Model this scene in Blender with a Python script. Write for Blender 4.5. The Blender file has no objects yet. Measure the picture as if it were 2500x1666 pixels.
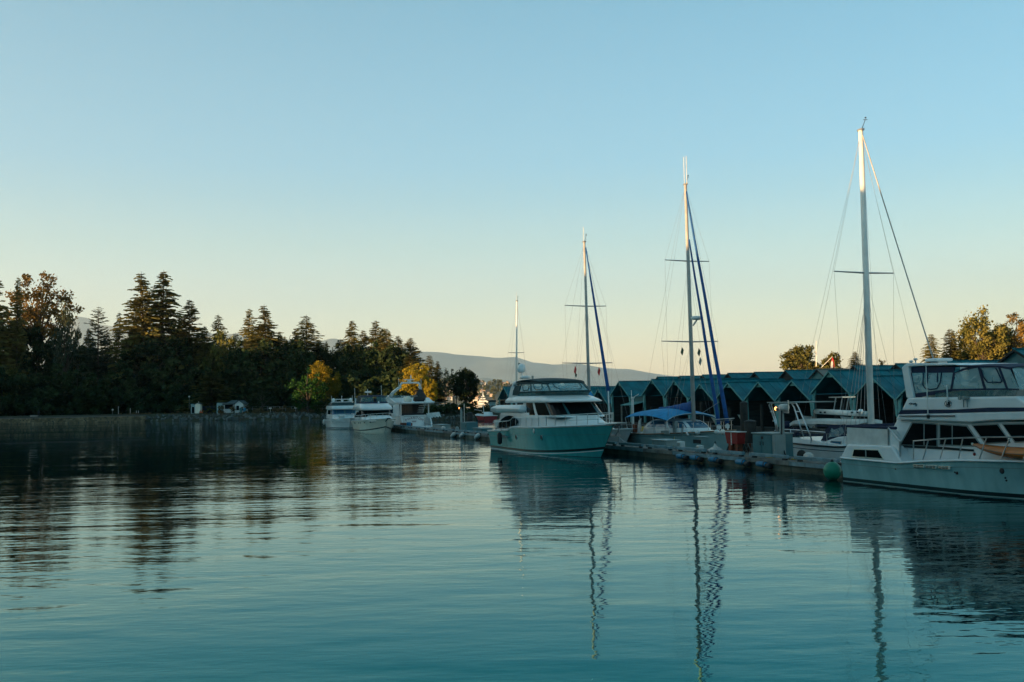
import bpy, bmesh, math, random
import numpy as np
from mathutils import Vector, Matrix

R = math.radians
random.seed(7)
SC = bpy.context.scene
COL = SC.collection

# ------------------------------------------------------------------ camera
FPX, CX, CY = 2430.0, 1250.0, 833.0        # 35 mm lens on a 2500 px wide frame
EYE, ROLL = 3.5, 0.018
PITCH = math.atan((976 - 833) / FPX)
cam = bpy.data.cameras.new('camera'); cam.sensor_width = 36; cam.lens = FPX / 2500 * 36
cam.clip_start = 0.2; cam.clip_end = 60000
camo = bpy.data.objects.new('camera', cam); COL.objects.link(camo)
cp, sp, cr, sr = math.cos(PITCH), math.sin(PITCH), math.cos(ROLL), math.sin(ROLL)
_R = Vector((1, 0, 0)); _U = Vector((0, -sp, cp)); _F = Vector((0, cp, sp))
_X = _R * cr - _U * sr; _Y = _R * sr + _U * cr; _Z = -_F
camo.matrix_world = Matrix(((_X.x, _Y.x, _Z.x, 0), (_X.y, _Y.y, _Z.y, 0), (_X.z, _Y.z, _Z.z, EYE), (0, 0, 0, 1)))
SC.camera = camo

# ------------------------------------------------------------------ light
SUN_EL, SUN_AZ = R(3.2), math.atan2(-0.86, -0.51)      # azimuth from +Y towards +X: behind the camera's left shoulder
wd = bpy.data.worlds.new('World'); SC.world = wd; wd.use_nodes = True
nt = wd.node_tree; nt.nodes.clear()
sky = nt.nodes.new('ShaderNodeTexSky'); sky.sky_type = 'NISHITA'; sky.sun_disc = False
sky.sun_elevation = SUN_EL; sky.sun_rotation = SUN_AZ % (2 * math.pi)
sky.altitude = 0; sky.air_density = 1.0; sky.dust_density = 0.6; sky.ozone_density = 1.0
bg = nt.nodes.new('ShaderNodeBackground'); bg.inputs['Strength'].default_value = 0.15
out = nt.nodes.new('ShaderNodeOutputWorld')
# the photograph's cool white balance: a gain on the sky colour that drifts slowly with elevation
tcw = nt.nodes.new('ShaderNodeTexCoord'); sx = nt.nodes.new('ShaderNodeSeparateXYZ'); nt.links.new(tcw.outputs['Generated'], sx.inputs[0])
def sky_ramp(stops):
    """colour by elevation (sine of it), values may pass 1: the ramp holds a third of them"""
    r_ = nt.nodes.new('ShaderNodeValToRGB'); r_.color_ramp.interpolation = 'LINEAR'; e = r_.color_ramp.elements
    e[0].position = stops[0][0]; e[1].position = stops[-1][0]
    for p_, c_ in stops[1:-1]: e.new(p_)
    for el, (p_, c_) in zip(sorted(e, key=lambda q: q.position), stops): el.color = tuple(v / 3 for v in c_) + (1,)
    nt.links.new(sx.outputs['Z'], r_.inputs[0])
    v_ = nt.nodes.new('ShaderNodeVectorMath'); v_.operation = 'SCALE'; v_.inputs['Scale'].default_value = 3.0
    nt.links.new(r_.outputs[0], v_.inputs[0]); return v_.outputs[0]
wb = sky_ramp([(0, (1.50, 1.55, 2.30)), (.085, (1.22, 1.46, 1.92)), (.20, (.46, 1.0, 1.50)), (.38, (.30, .91, 1.33)), (.60, (.25, .80, 1.04)), (1, (.10, .46, .58))])
gm = nt.nodes.new('ShaderNodeMix'); gm.data_type = 'RGBA'; gm.blend_type = 'MULTIPLY'; gm.inputs[0].default_value = 1.0
nt.links.new(sky.outputs[0], gm.inputs[6]); nt.links.new(wb, gm.inputs[7])
# hazy evening air evens the sky out round the compass: more than half of it depends on elevation alone
ev = sky_ramp([(0, (2.75, 2.40, 1.75)), (.047, (2.60, 2.35, 1.85)), (.072, (2.30, 2.30, 1.85)), (.11, (1.64, 2.02, 1.88)), (.153, (1.18, 1.76, 1.72)), (.23, (.66, 1.45, 1.86)), (.375, (.40, 1.10, 1.50)), (.60, (.22, .78, 1.04)), (1, (.10, .45, .62))])
mix2 = nt.nodes.new('ShaderNodeMix'); mix2.data_type = 'RGBA'; mix2.inputs[0].default_value = 0.62
nt.links.new(gm.outputs[2], mix2.inputs[6]); nt.links.new(ev, mix2.inputs[7]); nt.links.new(mix2.outputs[2], bg.inputs['Color']); nt.links.new(bg.outputs[0], out.inputs[0])
sl = bpy.data.lights.new('sun', 'SUN'); sl.energy = 5.0; sl.angle = R(0.5); sl.color = (1.0, 0.60, 0.27)
so = bpy.data.objects.new('sun', sl); COL.objects.link(so)
_sd = Vector((math.sin(SUN_AZ) * math.cos(SUN_EL), math.cos(SUN_AZ) * math.cos(SUN_EL), math.sin(SUN_EL)))
so.rotation_euler = _sd.to_track_quat('Z', 'Y').to_euler(); so.location = (-60, -40, 60)
SC.view_settings.view_transform = 'Standard'; SC.view_settings.look = 'None'
SC.view_settings.exposure = 1.56; SC.view_settings.gamma = 1.0; SC.view_settings.use_curve_mapping = False
SC.cycles.max_bounces = 8; SC.cycles.transparent_max_bounces = 16
SC.cycles.use_denoising = True; SC.cycles.volume_bounces = 1
SC.cycles.sample_clamp_indirect = 6.0

# ------------------------------------------------------------------ frames
# The marina lies on one axis: s runs along the dock towards the camera's right, t across it (away), both in metres.
TH = R(19.7239)
U0, U1, V0, V1 = math.sin(TH), -math.cos(TH), math.cos(TH), math.sin(TH)
RZ = math.atan2(U1, U0)
def ray(px, py):
    x, y = px - CX, py - CY
    d = _X * (x / FPX) - _Y * (y / FPX) + _F
    return d
def PT(px, py, t):
    d = ray(px, py); k = t / (d.x * V0 + d.y * V1)
    return ((d.x * U0 + d.y * U1) * k, d.z * k + EYE)
def PS(px, py, s):
    d = ray(px, py); k = s / (d.x * U0 + d.y * U1)
    return ((d.x * V0 + d.y * V1) * k, d.z * k + EYE)
def PD(px, py, Y):
    d = ray(px, py); k = Y / d.y
    return Vector((d.x * k, Y, d.z * k + EYE))
def st_of(p): return (p[0] * U0 + p[1] * U1, p[0] * V0 + p[1] * V1, p[2])
def wpos(s, t, z=0): return Vector((s * U0 + t * V0, s * U1 + t * V1, z))
def crop(ox, oy, k):
    return lambda x, y, t: PT(ox + x * k, oy + y * k, t)

# ------------------------------------------------------------------ materials
_mats = {}
def mat(name, col, rough=0.5, var=0.0, scale=4.0, metal=0.0, bump=0.0, bscale=None, spec=0.5, stretch=None, col2=None, island=0.0, ior=1.45):
    if name in _mats: return _mats[name]
    m = bpy.data.materials.new(name); m.use_nodes = True; n = m.node_tree; P = n.nodes['Principled BSDF']
    P.inputs['Roughness'].default_value = rough; P.inputs['Metallic'].default_value = metal
    P.inputs['Specular IOR Level'].default_value = spec; P.inputs['IOR'].default_value = ior
    P.inputs['Base Color'].default_value = (*col, 1)
    if var or bump or col2:
        tc = n.nodes.new('ShaderNodeTexCoord'); mp = n.nodes.new('ShaderNodeMapping')
        n.links.new(tc.outputs['Object'], mp.inputs[0])
        if stretch: mp.inputs['Scale'].default_value = stretch
        nz = n.nodes.new('ShaderNodeTexNoise'); nz.inputs['Scale'].default_value = scale; nz.inputs['Detail'].default_value = 6
        n.links.new(mp.outputs[0], nz.inputs['Vector'])
        mx = n.nodes.new('ShaderNodeMix'); mx.data_type = 'RGBA'
        c2 = col2 or tuple(min(1, c * (1 + var)) for c in col); c1 = tuple(c * (1 - var) for c in col) if not col2 else col
        mx.inputs[6].default_value = (*c1, 1); mx.inputs[7].default_value = (*c2, 1)
        rp = n.nodes.new('ShaderNodeMapRange'); rp.inputs[1].default_value = 0.32; rp.inputs[2].default_value = 0.68
        n.links.new(nz.outputs[0], rp.inputs[0]); n.links.new(rp.outputs[0], mx.inputs[0])
        last = mx.outputs[2]
        if island:
            g = n.nodes.new('ShaderNodeNewGeometry'); oi = n.nodes.new('ShaderNodeObjectInfo')
            ad = n.nodes.new('ShaderNodeMath'); ad.operation = 'ADD'
            n.links.new(g.outputs['Random Per Island'], ad.inputs[0]); n.links.new(oi.outputs['Random'], ad.inputs[1])
            mr = n.nodes.new('ShaderNodeMapRange'); mr.inputs[1].default_value = 0; mr.inputs[2].default_value = 2
            mr.inputs[3].default_value = 1 - island; mr.inputs[4].default_value = 1 + island
            n.links.new(ad.outputs[0], mr.inputs[0])
            mm = n.nodes.new('ShaderNodeMix'); mm.data_type = 'RGBA'; mm.blend_type = 'MULTIPLY'; mm.inputs[0].default_value = 1
            n.links.new(last, mm.inputs[6]); n.links.new(mr.outputs[0], mm.inputs[7]); last = mm.outputs[2]
        n.links.new(last, P.inputs['Base Color'])
        if bump:
            b = n.nodes.new('ShaderNodeBump'); b.inputs['Strength'].default_value = bump; b.inputs['Distance'].default_value = 0.05
            if bscale:
                n2 = n.nodes.new('ShaderNodeTexNoise'); n2.inputs['Scale'].default_value = bscale; n2.inputs['Detail'].default_value = 5
                n.links.new(mp.outputs[0], n2.inputs['Vector']); n.links.new(n2.outputs[0], b.inputs['Height'])
            else: n.links.new(nz.outputs[0], b.inputs['Height'])
            n.links.new(b.outputs[0], P.inputs['Normal'])
    _mats[name] = m
    return m
def leafmat(name, c, c2, trans=0.25):
    if name in _mats: return _mats[name]
    m = mat(name, c, 0.7, scale=0.35, col2=c2, island=0.55, spec=0.12)
    n = m.node_tree; P = n.nodes['Principled BSDF']
    src = P.inputs['Base Color'].links[0].from_socket
    t = n.nodes.new('ShaderNodeBsdfTranslucent'); n.links.new(src, t.inputs[0])
    mx = n.nodes.new('ShaderNodeMixShader'); mx.inputs[0].default_value = trans
    n.links.new(P.outputs[0], mx.inputs[1]); n.links.new(t.outputs[0], mx.inputs[2])
    n.links.new(mx.outputs[0], n.nodes['Material Output'].inputs[0])
    return m
def clearmat(name, col, amount, rough=0.08):
    if name in _mats: return _mats[name]
    m = bpy.data.materials.new(name); m.use_nodes = True; n = m.node_tree; P = n.nodes['Principled BSDF']
    P.inputs['Base Color'].default_value = (*col, 1); P.inputs['Roughness'].default_value = rough
    tr = n.nodes.new('ShaderNodeBsdfTransparent'); tr.inputs[0].default_value = (0.85, 0.95, 0.95, 1)
    mx = n.nodes.new('ShaderNodeMixShader'); mx.inputs[0].default_value = amount
    nz = n.nodes.new('ShaderNodeTexNoise'); nz.inputs['Scale'].default_value = 2.2; nz.inputs['Distortion'].default_value = 1.5
    tc = n.nodes.new('ShaderNodeTexCoord'); n.links.new(tc.outputs['Object'], nz.inputs['Vector'])
    b = n.nodes.new('ShaderNodeBump'); b.inputs['Strength'].default_value = 0.6; b.inputs['Distance'].default_value = 0.15
    n.links.new(nz.outputs[0], b.inputs['Height']); n.links.new(b.outputs[0], P.inputs['Normal'])
    n.links.new(P.outputs[0], mx.inputs[1]); n.links.new(tr.outputs[0], mx.inputs[2])
    n.links.new(mx.outputs[0], n.nodes['Material Output'].inputs[0])
    _mats[name] = m
    return m
def glow(name, col, st):
    if name in _mats: return _mats[name]
    m = bpy.data.materials.new(name); m.use_nodes = True; P = m.node_tree.nodes['Principled BSDF']
    P.inputs['Emission Color'].default_value = (*col, 1); P.inputs['Emission Strength'].default_value = st
    _mats[name] = m
    return m

M = dict(
    gel=mat('white_gelcoat', (0.68, 0.69, 0.68), 0.22, var=0.07, scale=1.3),
    gel2=mat('cream_and_sky_warmed_gelcoat', (0.74, 0.69, 0.57), 0.25, var=0.07, scale=1.1),  # cream; on the white bow-on hull it holds painted-in warm sky reflection
    grey=mat('grey_nonskid', (0.42, 0.44, 0.44), 0.7, var=0.12, scale=6),
    tealhull=mat('pale_teal_hull_paint', (0.045, 0.28, 0.28), 0.16, var=0.14, scale=1.2, stretch=(2, 2, .3)),
    shade=mat('shaded_white_hull_gelcoat', (0.28, 0.47, 0.47), 0.2, var=0.12, scale=1.4, stretch=(2, 2, .3)),  # near cruiser's white hull: its shade is put into this grey-teal colour
    lidg=mat('pale_grey_lid', (0.30, 0.35, 0.34), 0.55, var=0.15, scale=3),
    alu=mat('bare_grey_hull_paint', (0.34, 0.46, 0.46), 0.32, var=0.12, scale=1.6),
    glass=mat('dark_glass', (0.004, 0.007, 0.008), 0.06, spec=0.35, ior=1.2),
    bluglass=mat('blue_tinted_glass', (0.03, 0.10, 0.17), 0.06, spec=0.6),
    navy=mat('navy_canvas', (0.008, 0.016, 0.045), 0.8, var=0.25, scale=5, bump=0.25),
    blue=mat('bright_blue_canvas', (0.002, 0.215, 0.45), 0.75, var=0.2, scale=3, bump=0.35),
    dblue=mat('deep_blue_sail_cover', (0.004, 0.065, 0.22), 0.75, var=0.25, scale=3, bump=0.35),
    tealcan=mat('dark_teal_canvas', (0.008, 0.035, 0.04), 0.8, var=0.25, scale=4, bump=0.2),
    wcan=mat('white_canvas', (0.55, 0.55, 0.52), 0.85, var=0.12, scale=3, bump=0.3),
    steel=mat('stainless_tube', (0.55, 0.57, 0.58), 0.28, metal=0.9, var=0.1),
    wire=mat('rigging_wire', (0.25, 0.26, 0.27), 0.4, metal=0.6),
    mastw=mat('white_mast_paint', (0.72, 0.70, 0.66), 0.35, var=0.08, scale=2),
    mastg=mat('anodised_mast', (0.36, 0.35, 0.33), 0.4, var=0.12, scale=2),
    black=mat('black_rubber', (0.012, 0.012, 0.013), 0.6, var=0.3, scale=6),
    boot=mat('black_boot_stripe', (0.008, 0.012, 0.014), 0.3),
    bottom=mat('antifouling_paint', (0.012, 0.016, 0.018), 0.7, var=0.4, scale=3),
    roof=mat('teal_sheet_roof', (0.001, 0.115, 0.145), 0.55, spec=0.3, var=0.30, scale=0.9, bump=0.15, bscale=2.5),
    trim=mat('faded_teal_trim_board', (0.08, 0.25, 0.25), 0.6, var=0.28, scale=2.5, bump=0.3),
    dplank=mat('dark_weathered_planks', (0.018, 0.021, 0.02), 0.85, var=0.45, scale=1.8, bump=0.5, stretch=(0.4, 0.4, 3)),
    wood=mat('grey_weathered_timber', (0.14, 0.135, 0.12), 0.85, var=0.4, scale=2.0, bump=0.5),
    rail=mat('grey_blue_bull_rail', (0.15, 0.22, 0.24), 0.7, var=0.3, scale=3, bump=0.3),
    conc=mat('stained_concrete_float', (0.085, 0.085, 0.062), 0.9, var=0.5, scale=1.2, bump=0.5, bscale=9),
    pile=mat('creosoted_pile', (0.02, 0.017, 0.014), 0.85, var=0.5, scale=3, bump=0.6),
    red=mat('red_paint', (0.24, 0.012, 0.009), 0.45, var=0.18, scale=3),
    dred=mat('dark_red_paint', (0.22, 0.012, 0.014), 0.4, var=0.2, scale=2),
    rust=mat('rust_brown_paint', (0.16, 0.035, 0.012), 0.7, var=0.4, scale=5),
    cab=mat('teal_steel_cabinet', (0.035, 0.13, 0.145), 0.45, var=0.14, scale=1.5),
    boxg=mat('grey_fibreglass_box', (0.20, 0.24, 0.23), 0.55, var=0.15, scale=2),
    pedw=mat('white_plastic', (0.6, 0.6, 0.57), 0.5, var=0.12, scale=5),
    fgreen=mat('green_buoy_vinyl', (0.008, 0.20, 0.12), 0.4, var=0.12, scale=3),
    fblue=mat('blue_bumper_plastic', (0.01, 0.15, 0.27), 0.5, var=0.25, scale=5),
    fwhite=mat('grubby_white_fender', (0.5, 0.48, 0.45), 0.55, var=0.25, scale=5),
    orange=mat('varnished_orange_cedar', (0.48, 0.14, 0.03), 0.25, var=0.25, scale=2.0, stretch=(0.15, 3, 3)),
    yellow=mat('yellow_foam', (0.42, 0.25, 0.02), 0.7, var=0.3, scale=4),
    teak=mat('teak_trim', (0.24, 0.13, 0.07), 0.6, var=0.3, scale=3, stretch=(0.3, 3, 3)),
    tan=mat('tan_upholstery', (0.33, 0.2, 0.12), 0.8, var=0.15),
    clear=clearmat('clear_vinyl', (0.45, 0.62, 0.64), 0.62),
    clear2=clearmat('smoked_vinyl', (0.06, 0.14, 0.15), 0.45),
    letter=mat('dark_lettering', (0.02, 0.025, 0.035), 0.5),
    rletter=mat('dark_red_lettering', (0.16, 0.03, 0.05), 0.5),
    flagr=mat('red_flag_cloth', (0.45, 0.03, 0.03), 0.8, var=0.2), flagw=mat('white_flag_cloth', (0.6, 0.58, 0.55), 0.8, var=0.1),
    flagg=mat('dark_green_flag_cloth', (0.015, 0.07, 0.05), 0.8, var=0.2),
    bark=mat('grey_bark', (0.07, 0.055, 0.042), 0.95, var=0.4, scale=2, bump=0.7, stretch=(3, 3, 0.5)),
    pbark=mat('pale_bark', (0.16, 0.12, 0.09), 0.95, var=0.35, scale=2, bump=0.7, stretch=(3, 3, 0.5)),
    rock=mat('riprap_stone', (0.035, 0.04, 0.038), 0.9, col2=(0.12, 0.135, 0.13), island=.75, scale=1.5, bump=0.8, bscale=6),
)
LEAF = dict(
    fir=leafmat('fir_needles', (0.080, 0.085, 0.026), (0.155, 0.140, 0.042)),
    cedar=leafmat('cedar_sprays', (0.070, 0.080, 0.022), (0.130, 0.120, 0.036)),
    gold=leafmat('yellow_green_leaves', (0.16, 0.15, 0.015), (0.30, 0.22, 0.02), 0.35),
    broad=leafmat('broad_green_leaves', (0.060, 0.075, 0.020), (0.120, 0.120, 0.030), 0.35),
    autumn=leafmat('rusty_leaves', (0.13, 0.095, 0.024), (0.25, 0.15, 0.038), 0.35),
    grey=leafmat('thin_grey_green_leaves', (0.045, 0.065, 0.040), (0.075, 0.095, 0.060), 0.3),
    olive=leafmat('sunlit_olive_leaves', (0.10, 0.105, 0.026), (0.19, 0.165, 0.042), 0.35),  # right-hand trees: low sun's warmth is put into this brighter leaf colour
    hedge=leafmat('shrub_and_shaded_tree_leaves', (0.014, 0.030, 0.012), (0.032, 0.050, 0.018), 0.25),  # shrubs; on unlit trees the wood's shade is put into this colour
    lush=leafmat('lush_shrub_leaves', (0.014, 0.055, 0.010), (0.03, 0.085, 0.016), 0.3),
    dry=leafmat('dry_scrub', (0.07, 0.055, 0.03), (0.11, 0.085, 0.04), 0.2),
)

# ------------------------------------------------------------------ mesh builder
class MB:
    def __init__(self): self.v = []; self.f = []
    def add(self, vs, fs):
        o = len(self.v); self.v += [tuple(p) for p in vs]; self.f += [tuple(i + o for i in f) for f in fs]
    def box(self, a, b):
        x0, y0, z0 = a; x1, y1, z1 = b
        self.add([(x0, y0, z0), (x1, y0, z0), (x1, y1, z0), (x0, y1, z0), (x0, y0, z1), (x1, y0, z1), (x1, y1, z1), (x0, y1, z1)],
                 [(0, 3, 2, 1), (4, 5, 6, 7), (0, 1, 5, 4), (1, 2, 6, 5), (2, 3, 7, 6), (3, 0, 4, 7)])
        return self
    def cbox(self, c, d, rz=0.0):
        cs, sn = math.cos(rz), math.sin(rz); vs = []
        for z in (-.5, .5):
            for x, y in ((-.5, -.5), (.5, -.5), (.5, .5), (-.5, .5)):
                X, Y = x * d[0], y * d[1]
                vs.append((c[0] + X * cs - Y * sn, c[1] + X * sn + Y * cs, c[2] + z * d[2]))
        self.add(vs, [(0, 3, 2, 1), (4, 5, 6, 7), (0, 1, 5, 4), (1, 2, 6, 5), (2, 3, 7, 6), (3, 0, 4, 7)])
        return self
    def beam(self, p, q, w, h):
        p, q = Vector(p), Vector(q); d = (q - p).normalized()
        sd = d.cross(Vector((0, 0, 1)));  sd = sd.normalized() if sd.length > 1e-4 else Vector((1, 0, 0))
        up = sd.cross(d)
        vs = [P + sd * a * w / 2 + up * b * h / 2 for P in (p, q) for a, b in ((-1, -1), (1, -1), (1, 1), (-1, 1))]
        self.add(vs, [(0, 1, 2, 3), (7, 6, 5, 4), (0, 4, 5, 1), (1, 5, 6, 2), (2, 6, 7, 3), (3, 7, 4, 0)])
        return self
    def tube(self, pts, r, n=6):
        pts = [Vector(p) for p in pts]; k = len(pts); rs = r if isinstance(r, (list, tuple)) else [r] * k
        d0 = (pts[1] - pts[0]).normalized(); a = d0.orthogonal().normalized(); vs = []
        for i, p in enumerate(pts):
            d = ((pts[min(i + 1, k - 1)] - p).normalized() + (p - pts[max(i - 1, 0)]).normalized())
            d = d.normalized() if d.length > 1e-6 else d0
            a = (a - d * a.dot(d)); a = a.normalized() if a.length > 1e-6 else d.orthogonal().normalized(); b = d.cross(a)
            vs += [p + (a * math.cos(2 * math.pi * j / n) + b * math.sin(2 * math.pi * j / n)) * rs[i] for j in range(n)]
        fs = [(i * n + j, i * n + (j + 1) % n, (i + 1) * n + (j + 1) % n, (i + 1) * n + j) for i in range(k - 1) for j in range(n)]
        fs += [tuple(reversed(range(n))), tuple((k - 1) * n + j for j in range(n))]
        self.add(vs, fs); return self
    def lathe(self, prof, c, n=14, axis='z'):
        vs = []
        for r, z in prof:
            for j in range(n):
                a = 2 * math.pi * j / n; x, y = r * math.cos(a), r * math.sin(a)
                vs.append((c[0] + x, c[1] + y, c[2] + z) if axis == 'z' else ((c[0] + z, c[1] + x, c[2] + y) if axis == 'x' else (c[0] + x, c[1] + z, c[2] + y)))
        k = len(prof)
        fs = [(i * n + j, i * n + (j + 1) % n, (i + 1) * n + (j + 1) % n, (i + 1) * n + j) for i in range(k - 1) for j in range(n)]
        fs += [tuple(reversed(range(n))), tuple((k - 1) * n + j for j in range(n))]
        self.add(vs, fs); return self
    def ball(self, c, rx, ry, rz, n=14, m=8):
        prof = [(math.sin(math.pi * i / m), -math.cos(math.pi * i / m)) for i in range(m + 1)]
        o = len(self.v); self.lathe([(max(r, 1e-3), z) for r, z in prof], (0, 0, 0), n)
        self.v[o:] = [(c[0] + x * rx, c[1] + y * ry, c[2] + z * rz) for x, y, z in self.v[o:]]; return self
    def prism(self, poly, t0, t1, w=None):
        """polygon in (s,z) between two t; w(s,z) gives a half width round the middle instead"""
        n = len(poly)
        if w: tc = t0; vs = [(s, tc - w(s, z), z) for s, z in poly] + [(s, tc + w(s, z), z) for s, z in poly]
        else: vs = [(s, t0, z) for s, z in poly] + [(s, t1, z) for s, z in poly]
        ar = sum(poly[i][0] * poly[(i + 1) % n][1] - poly[(i + 1) % n][0] * poly[i][1] for i in range(n))
        fs = [tuple(range(n)), tuple(reversed(range(n, 2 * n)))] + [(i, i + n, (i + 1) % n + n, (i + 1) % n) for i in range(n)]
        if ar < 0: fs = [tuple(reversed(f)) for f in fs]
        self.add(vs, fs); return self
    def plate(self, pts, th):
        """3-D polygon given a thickness along its normal"""
        pts = [Vector(p) for p in pts]; n = len(pts); nm = Vector((0, 0, 0))
        for i in range(n): nm += pts[i].cross(pts[(i + 1) % n])
        nm = nm.normalized() * th / 2
        vs = [p + nm for p in pts] + [p - nm for p in pts]
        self.add(vs, [tuple(range(n)), tuple(reversed(range(n, 2 * n)))] + [(i, i + n, (i + 1) % n + n, (i + 1) % n) for i in range(n)]); return self
    def grid(self, rows, close=False):
        n = len(rows[0]); o = [p for r in rows for p in r]
        fs = [(i * n + j, i * n + j + 1, (i + 1) * n + j + 1, (i + 1) * n + j) for i in range(len(rows) - 1) for j in range(n - 1)]
        if close: fs += [(i * n + n - 1, i * n, (i + 1) * n, (i + 1) * n + n - 1) for i in range(len(rows) - 1)]
        self.add(o, fs); return self
    def sheet(self, rows, th):
        """grid with thickness in z and closed edges"""
        n = len(rows[0]); m = len(rows); self.grid(rows); self.grid([[(p[0], p[1], p[2] - th) for p in r][::-1] for r in rows])
        for r in (rows[0], rows[-1]): self.grid([r, [(p[0], p[1], p[2] - th) for p in r]])
        for k in (0, n - 1): c = [r[k] for r in rows]; self.grid([c, [(p[0], p[1], p[2] - th) for p in c]])
        return self

ORG = {}
def finish(me, m, smooth=False):
    me.materials.append(m)
    if smooth: me.polygons.foreach_set('use_smooth', [True] * len(me.polygons))
def link(o, parent=None):
    COL.objects.link(o)
    if parent: o.parent = parent
    return o
def tag(o, label, cat, group=None):
    o['label'] = label; o['category'] = cat
    if group: o['group'] = group
    return o
def thing(name, label, cat, s, t, z=0.0, group=None):
    o = bpy.data.objects.new(name, None); link(o); o.empty_display_size = 0.3
    o.location = wpos(s, t, z); o.rotation_euler = (0, 0, RZ); ORG[o.name] = (s, t, z)
    return tag(o, label, cat, group)
def part(name, mb, m, parent, smooth=False, bevel=0.0, label=None, seg=2):
    og = ORG[parent.name]
    me = bpy.data.meshes.new(name); me.from_pydata([(x - og[0], y - og[1], z - og[2]) for x, y, z in mb.v], [], mb.f)
    bm = bmesh.new(); bm.from_mesh(me); bmesh.ops.recalc_face_normals(bm, faces=bm.faces); bm.to_mesh(me); bm.free()
    finish(me, m, smooth)
    o = bpy.data.objects.new(name, me); link(o, parent); ORG[o.name] = og
    if bevel:
        b = o.modifiers.new('bevel', 'BEVEL'); b.width = bevel; b.segments = seg; b.limit_method = 'ANGLE'; b.angle_limit = R(35)
    if label: o['label'] = label
    return o
def solo(name, mb, m, label, cat, s, t, z=0.0, group=None, smooth=False, bevel=0.0):
    """a thing that is one mesh"""
    me = bpy.data.meshes.new(name); me.from_pydata([(x - s, y - t, zz - z) for x, y, zz in mb.v], [], mb.f)
    bm = bmesh.new(); bm.from_mesh(me); bmesh.ops.recalc_face_normals(bm, faces=bm.faces); bm.to_mesh(me); bm.free()
    finish(me, m, smooth); o = bpy.data.objects.new(name, me); link(o)
    o.location = wpos(s, t, z); o.rotation_euler = (0, 0, RZ); ORG[o.name] = (s, t, z)
    if bevel: b = o.modifiers.new('bevel', 'BEVEL'); b.width = bevel; b.segments = 2; b.limit_method = 'ANGLE'
    return tag(o, label, cat, group)
def dup(root, ds=0.0, dt=0.0, dz=0.0, label=None, rz=0.0, sc=None):
    r = root.copy(); COL.objects.link(r); r.location = root.location + wpos(ds, dt, dz); r.rotation_euler.z += rz
    if sc: r.scale = sc
    og = ORG[root.name]; ORG[r.name] = (og[0] + ds, og[1] + dt, og[2] + dz)
    if label: r['label'] = label
    for ch in root.children:
        c = ch.copy(); COL.objects.link(c); c.parent = r; ORG[c.name] = ORG[r.name]
        for g in ch.children: d = g.copy(); COL.objects.link(d); d.parent = c
    return r
def struct(o): o['kind'] = 'structure'; return o
def wmesh(name, vs, fs, m, smooth=True):
    """a mesh in world coordinates"""
    me = bpy.data.meshes.new(name); me.from_pydata([tuple(p) for p in vs], [], fs)
    finish(me, m, smooth); o = bpy.data.objects.new(name, me); link(o); ORG[o.name] = (0, 0, 0); return o
def textmesh(txt, size, shear=0.0):
    c = bpy.data.curves.new('txt', 'FONT'); c.body = txt; c.size = size; c.align_x = 'CENTER'; c.extrude = 0.004; c.shear = shear
    o = bpy.data.objects.new('txt', c); COL.objects.link(o)
    dg = bpy.context.evaluated_depsgraph_get(); me = o.evaluated_get(dg).to_mesh()
    vs = [tuple(v.co) for v in me.vertices]; fs = [tuple(p.vertices) for p in me.polygons]
    o.evaluated_get(dg).to_mesh_clear(); bpy.data.objects.remove(o); bpy.data.curves.remove(c)
    return vs, fs

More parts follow.
